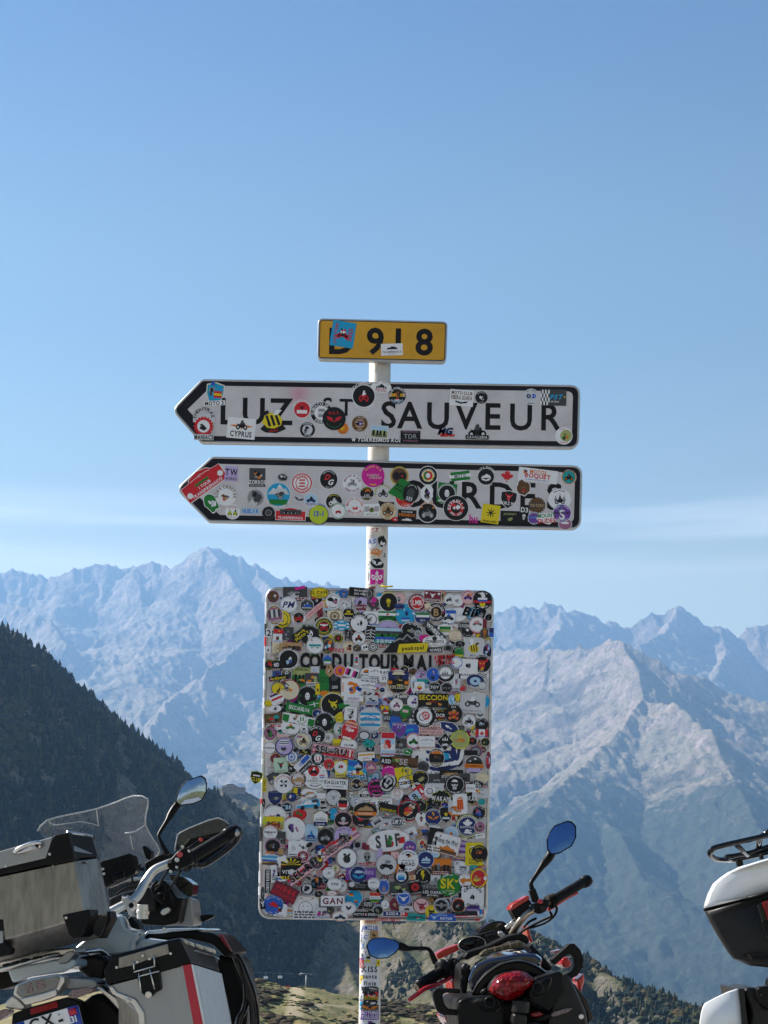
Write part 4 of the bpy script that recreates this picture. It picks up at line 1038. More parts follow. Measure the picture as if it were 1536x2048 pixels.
# lower arrow sign
Cp = Plate(YS, 760, 987, 0.95)
rc = empty('direction_sign', Cp.loc(), 'lower arrow-shaped white sign with black border reading Lourdes', 'road sign')
oc = corner_round([(353, 978), (424, 914), (1164, 932), (1161, 1058), (417, 1043)], [16, 14, 20, 20, 14])
ic = corner_round([(384, 982), (440, 928), (1150, 945), (1147.5, 1045), (440, 1030)], [2, 3, 12, 12, 3])
plate_parts(Cp, rc, oc, 0.03, steel_back, 0.0046, [('border', inset(oc, 3.2), black_sheet, 0.0006), ('face', ic, grey_sheet2, 0.0009)])
letters(Cp, rc, [('L', 773, 986), ('O', 827, 987), ('U', 886, 988.5), ('R', 944, 990), ('D', 1003, 991), ('E', 1056, 992), ('S', 1109, 993)], 52, 0.0014, 0.95, 0.018, 0.95)
clamps(Cp, rc, [950, 1022])
stickers(Cp, rc, """
a 228 1195 330 165 36 w94r | bands:n:0.34,0.10,-0.05,0.0 ring:sw:0.13,0.26,-0.8,-0.45 ring:sw:0.13,0.26,0.8,-0.3 mtnline:w:0.5,0.15,0,0.5 | =w[0.12,-0.32,0.5] 1 TOUR ; =w[0.13,-0.72,0.75] TRANSPIRENAICO
r 428 1145 92 104 -3 L | | =k[0.42,0.25,0.95] TW ; =k[0.17,-0.65] WORKS
r 610 1170 112 130 0 d | blob:gsok:0.7,0.55,0,0.3 | =w[0.2,-0.5,1.05] ZORROS ; =s[0.08,-0.85] MOTO CLUB
c 787 1170 76 62 -10 s90d | blob:wkg:0.7,0.6 |
c 922 1210 148 148 0 w94r82w62r54w | bands:rwrwr:0.28,0.36 | ^r[0.1] RIDERS ; _r[0.1] NAVARRA
c 1108 1183 130 140 0 w94k | | /r[0.26,0.22,-0.1,0.3,0.34] D ; /w[0.26,-0.28,0.25,0.3,0.34] G
c 1272 1212 136 136 0 w | bike:gdg:0.5,0.36,0,0.02 blob:gsd:0.35,0.3,0,0.3 | ^q[0.11] MADE & JAB ; _q[0.11] PREMIER TOUR 2024
c 1418 1158 160 160 0 p | blob:pqp:0.6,0.6 | /i[0.09,0.05,0,0.25,0.8] FAMOLE ; /i[0.09,-0.18,0.2,0.25,0.7] STRANE
b 285 1345 110 180 30 w90n | blob:wsw:0.6,0.4,0.1,-0.1 |
c 390 1300 152 140 0 w | blob:rbtBw:0.65,0.6,0,-0.05 | ^B[0.13] SOPA CRESTAS
c 438 1410 106 106 0 w | bike:GzG:0.3,0.5,-0.38,-0.1 bike:GkG:0.3,0.5,0.35,-0.1 | =r[0.08,0.6,0.5] SCOOTER
f 590 1320 150 160 0 - | disc:g:0.75,0.7,0.1,0.1 blob:gsdk:0.9,0.9 |
r 562 1405 125 36 0 l | | =b[0.8] HUELVA
c 757 1290 170 170 0 w96c | mtn:sw:0.9,0.55,0,0.35 bands:n:0.75,0.22,0,-0.62 blob:gdBg:0.62,0.5,0,-0.05 | _w[0.08] QUEBRANTAHUESOS
b 900 1325 80 55 -15 s | wing:dg:0.9,0.8 |
h 985 1330 108 108 0 w93l | bike:ukd:0.6,0.42,0,0.1 | =r[0.11,-0.5] PIRINEOS
c 688 1417 92 92 0 d90k | ring:gd:0.5,0.5 | ^s HARLEY RIDE
a 842 1425 212 92 -1 w93r | bands:d:0.7,0.4,0,0.25 bike:kdk:0.2,0.4,-0.3,0.3 bike:kdk:0.2,0.4,0.2,0.3 | =w[0.2,-0.6,0.82] TRANSPIRENAICA
c 1145 1340 118 118 0 w95k | bike:wsw:0.62,0.5 |
c 1175 1405 112 112 0 w92n86w | bike:rwr:0.36,0.35 | ^n[0.09] MOTO CLUB ; _n[0.09] VESPA
c 1290 1370 128 128 0 w | blob:riwr:0.5,0.6 | ^r[0.11] MOTO SALON ; _r[0.11] MOTO CLUB
r 1408 1397 112 86 2 w | check:k:0.28,0.42,-0.6,0.15 check:k:0.28,0.42,0.6,0.15 ring:rn:0.3,0.42 | =n[0.1,-0.72] MOTO CLUB
c 1375 1283 102 102 0 k | sun:ok:0.42,0.4,0.1,0.3 | =w[0.13,-0.2] LOS ; =w[0.11,-0.48] DOMINGUEROS
c 1488 1280 116 116 0 s95e80s | bike:dkd:0.6,0.5 | ^z RIDING FOREVER
c 1038 1430 138 138 0 k95G | | =b[0.26,0.12] 13-1 ; ^b[0.08] MOTOTRAIL ; _b[0.08] TOUR TEAM
""", (340, 620), 3.491, 0.0014)
stickers(Cp, rc, """
c 205 1160 132 132 0 y95t80B | disc:k:0.38,0.42,-0.3,0.0 disc:k:0.38,0.42,0.32,0.0 disc:r:0.12,0.1,0.3,0 |
c 245 1310 140 140 0 w95r70o | bands:nwr:0.6,0.6 |
p 225 1255 120 135 -28 n | | =k[0.16,0.2] MOTEROS ; =k[0.13,-0.2] HUELVA
c 285 1280 110 140 -15 k | disc:d:0.5,0.5 | =w[0.14,-0.55] 253
c 405 1157 136 136 0 k66y50r | disc:n:0.22,0.44,-0.2,0 disc:w:0.24,0.26,0,0 | ^w[0.11] AMIGOS MOTARDS ; _w[0.09] PORTUGAL
b 630 1160 155 90 8 w | bands:nwn:0.85,0.7 | =k[0.2] MOTO
c 810 1165 118 118 0 w96k | mtn:wk:0.6,0.4,0,0.1 wing:ws:0.6,0.3,0,-0.4 | ^w[0.12] RUTA RIDERS ; _w[0.1] ANDALUCIA
f 957 1160 92 88 -6 - | leaf:r:1,1 |
r 1172 1157 275 92 -6 w | blob:oubc:0.22,0.6,-0.72,0.2 | =o[0.28,0.52,0.42] MOTOS ; =r[0.32,-0.1,0.66] BOQUET ; =b[0.1,-0.72,0.9] EL BARATO DE LA MOTO
c 1388 1168 106 106 0 w96o86a | bike:kdo:0.6,0.5 | ^k[0.12] MOTEANS
b 400 1285 100 135 0 w | blob:kvdgk:0.85,0.9 |
r 537 1280 132 140 -6 n | |
c 537 1282 122 122 0 k | face:wk:0.45,0.52 | ^s[0.09] MOTEROS HUELVA ; _s[0.09] SECC
c 600 1385 180 180 0 w96k60r40k | blob:rwk:0.5,0.4 | ^w[0.12] ESTRELLA ; _w[0.1] 1996 - 2021 ; =w[0.14,0.0,0.5] 4Y
c 125 1405 122 122 0 t95e70t | bike:BkB:0.62,0.5 | ^B[0.1] CAROLWALLI ; _B[0.1] RIOT
b 178 1462 60 36 0 r | blob:rw |
r 258 1440 128 86 -3 k | mtn:wk:0.6,0.35,0,-0.55 | =o[0.22,0.15] PIRINEOS ; =w[0.12,0.65,0.6] RUN RIDER
c 402 1417 140 140 0 d96k | bike:gdg:0.6,0.55 bands:ryr:0.12,0.08,-0.62,0.55 bands:ryr:0.12,0.08,0.6,0.5 | ^o[0.08] RIDER LIFE
f 722 1458 48 70 0 - | | =p[0.85,0,1.2] hu
r 842 1425 124 130 -7 y | aster:k:0.52,0.5,0,0.12 | =k[0.13,-0.78,0.8] dmarseille
r 977 1448 132 88 -1 k | blob:zdz:0.6,0.3,-0.1,-0.3 | =z[0.16,0.5] JOURNEY
s 967 1325 115 130 -6 w93k | bull:rwk:0.5,0.5,0,0.3 | =w[0.17,-0.4,0.95] BORZ MC
b 1070 1242 110 125 0 w90B | bull:Btk:0.7,0.7 disc:r:0.2,0.15,0.05,-0.3 |
r 1075 1430 62 112 -4 k | skull:wk:0.6,0.4,0,-0.3 | =w[0.3,0.6,0.8] D3
g 1165 1365 120 118 0 B | bands:d:0.95,0.28 | =t[0.17] TINE RIDERS
c 1325 1322 168 150 0 s95w | trees:g:0.7,0.5,0,0.15 bike:kdk:0.42,0.4,0,-0.1 |
c 1145 1455 88 88 0 b92v | | =c[0.16,0.1] PIRINEOS
c 1362 1495 98 84 0 s90q | bands:wq:0.5,0.3 |
c 1340 1420 132 132 0 v | ring:av:0.3,0.3,-0.3,0.6 | =w[0.5,-0.15] S ; =k[0.17,0.1,1.1] snacker
b 1232 1455 140 90 4 w | | =n[0.3,0.4] MOUNT ; =r[0.34,-0.42] DUDES
""", (740, 620), 3.491, 0.0014)
# the big pass sign, covered with stickers
Dp = Plate(YS, 752, 1510, 1.2)
rd = empty('pass_sign', Dp.loc(), 'large upright white board reading Col du Tourmalet, covered all over with stickers', 'road sign')
od = corner_round([(533, 1175.5), (986.5, 1183), (972.5, 1842.5), (518, 1835.5)], 24, 8)
board_sheet = sheeting('board_sheeting', (0.66, 0.62, 0.62), stain=(((620-752)*YS/F, -(1770-1510)*YS/F), 0.26, (0.62, 0.26, 0.33), 0.75), cells=0.03)
plate_parts(Dp, rd, od, 0.035, steel_back, 0.0075, [('face', inset(od, 4.5), board_sheet, 0.0008)])
letters(Dp, rd, [('C', 610, 1321), ('O', 630, 1321.5), ('L', 648, 1322), ('D', 674, 1322.5), ('U', 697, 1323), ('T', 727, 1323.5), ('O', 749, 1324), ('U', 770, 1324), ('R', 791, 1324.5), ('M', 817, 1325), ('A', 843, 1325.5), ('L', 864.5, 1326), ('E', 883, 1326), ('T', 902, 1326.5)], 30, 0.0075, 1.0, 0.05, 0.66)
clamps(Dp, rd, [1240, 1500, 1770])
# the oldest layer: scraps between the named stickers, too many and too hidden to pick apart
rnd = random.Random(99); V_, F_, M_ = [], [], []
for i in range(900):
    px, py = rnd.uniform(542, 968), rnd.uniform(1190, 1826)
    px -= (py-1500)*0.021
    if 1291 < py < 1353 and 585 < px < 925: continue
    kind = rnd.choice('crcrrcRbsc'); w_ = rnd.uniform(9, 27); h_ = w_*rnd.uniform(0.45, 1.1) if kind in 'rRb' else w_*rnd.uniform(0.85, 1.1)
    base_c = rnd.choice('wwwwwwssskkddgwsSetiilyrnbupcw'); second = rnd.choice('kkkwdgurobncmygwt')
    ic = rnd.choice(['blob:%s%s%s' % (rnd.choice('kdgwruB'), second, rnd.choice('wskrn')), 'bike:%s%s' % (rnd.choice('kdgrb'), second), 'blob:%s%s' % (second, rnd.choice('kwd')), 'mtn:%sw' % rnd.choice('kdgu'), 'wheel:%s%s' % (second, base_c), 'bands:%s%s' % (second, rnd.choice('wkr'))])
    cols = base_c+('94'+rnd.choice('kwdgur')+'84'+base_c if rnd.random() < 0.45 else '')
    tx = ['='+rnd.choice('kkwrd')+'[0.2,%.2f] %s' % (rnd.choice((-0.6, 0.6, 0.0)), rnd.choice(('MOTO', 'RIDERS', 'TOUR', 'CLUB', 'BIKE', '2023', 'RUTA')))] if rnd.random() < 0.6 else []
    a_, b_ = make_art(kind, w_, h_, cols, ic+':0.62,0.55', tx, i)
    rt = math.radians(rnd.choice((0, 0, rnd.uniform(-40, 40)))); ca, sa = math.cos(rt), math.sin(rt); ox, oz = Dp.m(px, py)
    v, f, mi = sticker_mesh(a_, b_, Dp.s, 0.0012+(i % 9)*0.0007, 0.0004, lambda x, y: (ox+x*ca-y*sa, oz+x*sa+y*ca))
    k = len(V_); V_ += v; F_ += [tuple(k+j for j in q) for q in f]; M_ += mi
o = link('old_stickers', build_mesh('old_stickers', V_, F_, M_, Dp.place), (), rd); o['kind'] = 'stuff'; o['label'] = 'worn layer of older overlapping stickers'
BF = 0.0078
Dp.clamp = lambda px, py, w: px if px < 522 else min(max(px, 534.0-(py-1178)*0.0228+w/2), 986.0-(py-1185)*0.0205-w/2+(4 if w < 14 else 0))
stickers(Dp, rd, """
c 290 790 135 135 0 s92q80B | blob:qsBd |
r 515 760 248 145 2 d | blob:gdsgk:0.85,0.7 |
r 565 700 105 30 14 p | |
c 762 750 198 116 2 k95y | | =k[0.3,0.05] EL CAFE ; =k[0.11,-0.55,0.6] SALAMANCA
f 765 822 150 30 8 - | | ^y[0.14] RUTA
c 1010 755 92 92 0 k92b | blob:Btc:0.6,0.5 |
r 1190 745 250 92 -4 k | ring:gd:0.4,0.95,0.52,-0.1 | =w[0.26,0.4,0.56] No borders ; =w[0.26,-0.3,0.56] Just riders
c 905 840 155 165 0 w | blob:pkdkq:0.85,0.85 |
c 1020 870 140 130 0 s | blob:wPgd:0.7,0.8 |
c 450 870 180 170 0 w96b92w | | /u[0.36,0,0,0.3,0.86] PM
c 635 880 142 142 0 k95d | mtn:bw:0.7,0.5 bands:e:0.7,0.06,0,-0.35 |
c 385 1020 170 180 0 k96y72d64y | blob:vyk:0.4,0.5,-0.2,0 | _k[0.12] RUN BODVER
c 290 980 172 205 8 d94q | bars:dsdsd:0.7,0.4,0,0.15 | =s[0.12,-0.6] CRUISERS
c 550 1005 162 162 0 k96w70k | bike:rdn:0.62,0.55 | ^k[0.09] MOTORIDERS ; _k[0.09] VALENCIA
r 720 925 240 52 42 i | | =r[0.42] CASCABELES
s 770 975 60 100 0 m | blob:kr |
s 1190 875 125 175 0 k95L | blob:gdLk:0.8,0.5,0,0.2 bands:m:0.8,0.3,0,-0.3 | =w[0.1,-0.28] RENT 71
b 1310 850 130 140 0 d | blob:pkqp:0.9,0.9 |
c 1062 958 122 122 0 k | bands:y:0.7,0.09,0,-0.18 | /y[0.3,0.3,0,0.2,0.5] m
r 920 990 155 118 0 e | wheel:Be:0.62,0.82 |
r 1290 1022 160 165 0 w | ring:gw:0.8,0.75 blob:sg:0.4,0.4 |
c 810 1100 200 200 0 k95z90k66z60k | bike:rwr:0.4,0.4 bands:rw:0.4,0.12,0,0.25 | ^y[0.09] CENTRO RUTAS MC ; _y[0.09] CASTILLA
f 990 1083 165 125 0 - | bands:cwcwc:0.95,0.62 ring:cw:0.62,0.9 bands:cwc:0.5,0.5 |
g 1170 1062 208 208 0 k84w70s66w | blob:gkwds:0.42,0.5 | ^k[0.08] MOTO CLUB
r 440 1165 112 132 -4 d | blob:gdvk:0.8,0.7 | =s[0.1,-0.8] Chat
c 665 1185 190 200 0 d95k | skull:wk:0.55,0.55 | ^s[0.09] STEEL BONES
R 572 1178 190 92 40 k | | =y[0.3,0.42] Garcia ; =y[0.38,-0.35] Moto's
c 955 1215 118 118 0 k95y88k70y64k | heart:r:0.3,0.3 | 
c 850 1290 125 165 0 d | blob:rwok:0.8,0.8 disc:c:0.2,0.2,-0.1,-0.1 |
c 718 1292 176 176 0 k97w | bands:aw:0.7,0.25,0,-0.1 blob:rw:0.25,0.35,-0.35,0.5 bike:wan:0.6,0.25,0,-0.15 | _n[0.1] SMOTO
f 1066 1185 95 110 0 - | | =k[0.46,0.5,1.1] TO ; =k[0.46,-0.5,1.1] FR
c 1165 1215 132 135 0 w | bike:Brk:0.6,0.55 blob:rBk:0.3,0.4,0,0.3 |
r 1288 1170 112 160 -5 w92k | mtnline:w:0.8,0.3,0,0.35 mtnline:w:0.8,0.3,0,-0.05 mtnline:w:0.8,0.3,0,-0.45 |
r 335 1325 110 170 3 e | ring:te:0.6,0.5 blob:zt:0.4,0.3 |
r 430 1310 160 110 -5 t | bike:kBt:0.6,0.4 |
r 505 1305 150 84 -3 o | photo:tBk:0.95,0.95 |
r 335 1215 95 90 0 w | bars:rkn:0.35,0.4 |
r 345 1145 100 40 -5 r | blob:yrt |
c 1065 1300 130 110 0 e | blob:mtkB:0.7,0.7 |
c 1150 1320 100 90 0 d | blob:ktB:0.7,0.7 |
c 1230 1310 80 80 0 w | blob:kwg:0.7,0.7 |
c 450 1432 200 200 0 k | blob:lgqwb:0.45,0.6 | ^w[0.1] MOTOS DEL VALLE ; _w[0.1] HERMANOS VALLES
r 320 1490 205 76 4 k | blob:roy:0.35,0.9,-0.6,0.1 bars:gdg:0.16,0.6,0.0,0 | =w[0.5,0,0.3] NO
f 945 1337 140 52 -4 - | | =r[0.85,0,1] VIVA'S
c 845 1432 98 98 0 w96b | bands:bnw:0.7,0.6,0,-0.2 | 
f 950 1460 40 44 0 - | trees:n:0.9,0.9 |
f 1050 1465 40 40 0 - | trees:n:0.9,0.9 |
r 1142 1445 40 88 0 w | bands:rbnrw:0.7,0.9 |
g 1312 1308 108 108 0 w92k70w | wheel:kw:0.6,0.6 |
r 247 1160 60 90 0 w | | =k[0.7] 2
r 240 1330 50 70 0 w | | =d[0.5] a
c 230 1490 90 110 0 k | blob:rmod:0.8,0.8 |
""", (490, 1040), 5.12, BF)
stickers(Dp, rd, """
c 300 810 120 130 0 i | blob:gdk:0.7,0.7 |
c 190 845 194 200 0 k | blob:y:0.4,0.22,0.0,0.2 skull:yk:0.32,0.4,0,-0.15 | ^y[0.09] PERAJULES
f 175 985 180 110 0 - | bands:n:1,0.3,0,0.5 bands:wn:1.0,0.5 bands:n:1,0.28,0,-0.6 disc:r:0.14,0.2,0.05,0.25 |
c 365 970 215 215 0 c | disc:w:0.12,0.12,-0.75,0.0 disc:w:0.12,0.12,0.75,0.1 blob:bucl:0.42,0.5,0,0.2 bands:bl:0.4,0.2,0,-0.5 |
c 300 890 100 70 0 u | blob:bku |
c 482 850 190 190 0 w97m70w64r | | =w[0.26,0,0.5] LMB ; ^w[0.08] RUTAS DE MOTO ; _w[0.08] BIKERS
r 640 787 182 116 -4 w93m | bull:w:0.34,0.5,0,0.2 leaf:w:0.2,0.3,-0.7,0.5 leaf:w:0.2,0.3,0.7,0.5 | =w[0.18,-0.62] LUPI GRANATA
c 815 815 118 118 0 k96w | bike:dgk:0.6,0.5 | 
c 895 830 125 125 0 s95w | blob:sgw:0.7,0.6 | _g[0.1] RIDERS
c 905 970 170 150 0 s95w | blob:sw:0.4,0.4 | _g[0.1] LAMIKIZ
c 1002 792 145 145 0 i | bike:vkv:0.6,0.45 sun:o:0.3,0.3,0.25,0.25 | ^v[0.08] MUJERES MOTERAS
c 802 990 170 178 0 b95w | bands:b:0.9,0.2,0,0.5 bike:dbk:0.66,0.4,0,-0.1 | _b[0.08] TREVELEZ
c 677 950 198 198 0 w97k62t56k | heart:p:0.12,0.12,0.78,0 | =t[0.36] B ; ^w[0.12] BIRHOUSE ; _w[0.12] BAR CAVE
f 1110 965 300 130 -10 - | | /w[0.80,0.02,0,0.2,1.06] Bikle ; /k[0.72,0.04,0,0.2,1.0] Bikle
c 540 1005 170 140 0 w95u | bands:nwu:0.8,0.5,0,0.2 | =s[0.16,-0.4,0.5] GRL
c 1150 825 194 194 0 k | blob:w:0.4,0.5,0,0.45 bands:r:0.92,0.12,0,-0.2 bands:wb:0.5,0.2,0,0.02 heart:y:0.36,0.34,0,-0.55 |
c 185 1110 222 160 0 k95L | disc:q:0.3,0.3,0,-0.2 | ^k[0.11] INOWECK
r 185 1192 268 160 -1 d | bands:ldnba:0.98,0.98 trees:k:0.9,0.45,0,0.1 trees:n:0.5,0.4,0.2,0.05 |
c 430 1140 230 160 -20 k | blob:dkzgk:0.9,0.9 | 
c 490 1170 90 80 0 g | ring:sg:0.7,0.7 |
c 768 1125 165 120 0 w | bands:nz:0.7,0.5 | ^k[0.11] TO M.C.
b 560 1220 140 90 0 p | blob:ypr |
r 660 1142 270 70 -42 d | | /w[0.55,0,0,-0.2,0.8] WHEELS
r 850 1300 130 90 -42 k | | =w[0.4] MOTO
c 660 1250 245 116 0 w | wheel:kd:0.2,0.4,0,0.5 | =k[0.24,-0.05,0.78] CONMOTO ; =k[0.07,-0.5,0.4] RIDERS
c 870 1188 132 132 0 i97e | swirl:i:0.5,0.5 |
c 1000 1130 130 150 0 k | blob:dgkwk:0.9,0.9 |
r 980 1090 130 60 -4 d | | =s[0.5] LEGEND
c 1098 1080 172 165 0 r95w | bike:gsd:0.6,0.35,0,0.2 check:r:0.3,0.2,-0.1,0.3 | _r[0.1] BRIGANT
r 1172 1085 40 120 0 m | |
c 1172 1168 96 110 0 d | skull:ok:0.6,0.6 |
c 920 1275 110 80 0 k | blob:gkd |
t 370 1250 500 225 3 k | mtnline:gd:0.55,0.6,0.02,0.15 |
p 438 1318 305 94 4 k97y | | =k[0.42,0.0,0.9] peakspal
r 660 1340 150 46 3 k | | =w[0.6] NUWES
c 800 1320 110 90 0 k | ring:gk:0.7,0.7 |
r 1062 1310 204 206 -2 w95s | bee:ByB:0.62,0.6,0,-0.05 disc:w:0.2,0.35,-0.25,0.55 | =d[0.07,-0.8,0.5] MAYA
c 1205 1350 95 180 0 u | blob:blkr:0.9,0.9 |
c 910 1372 100 130 0 n | bands:yn:0.8,0.3,0,-0.5 | =y[0.14,-0.75] REBEL
f 765 1440 210 120 6 - | | /r[0.36,0.5,0,0.3,1.0] RIDE OUT ; /r[0.36,-0.4,0,0.3,1.0] TO SOL
c 885 1468 126 126 0 w94b74w | disc:w:0.4,0.5,0.45,0 |
c 1145 1475 196 196 0 k | bull:ryk:0.72,0.8 blob:yr:0.3,0.25,0,-0.6 |
c 1240 1160 60 120 0 w | bands:ub:0.8,0.8 |
r 590 890 60 60 20 e | |
r 100 720 90 60 0 s | |
""", (740, 1040), 5.12, BF)
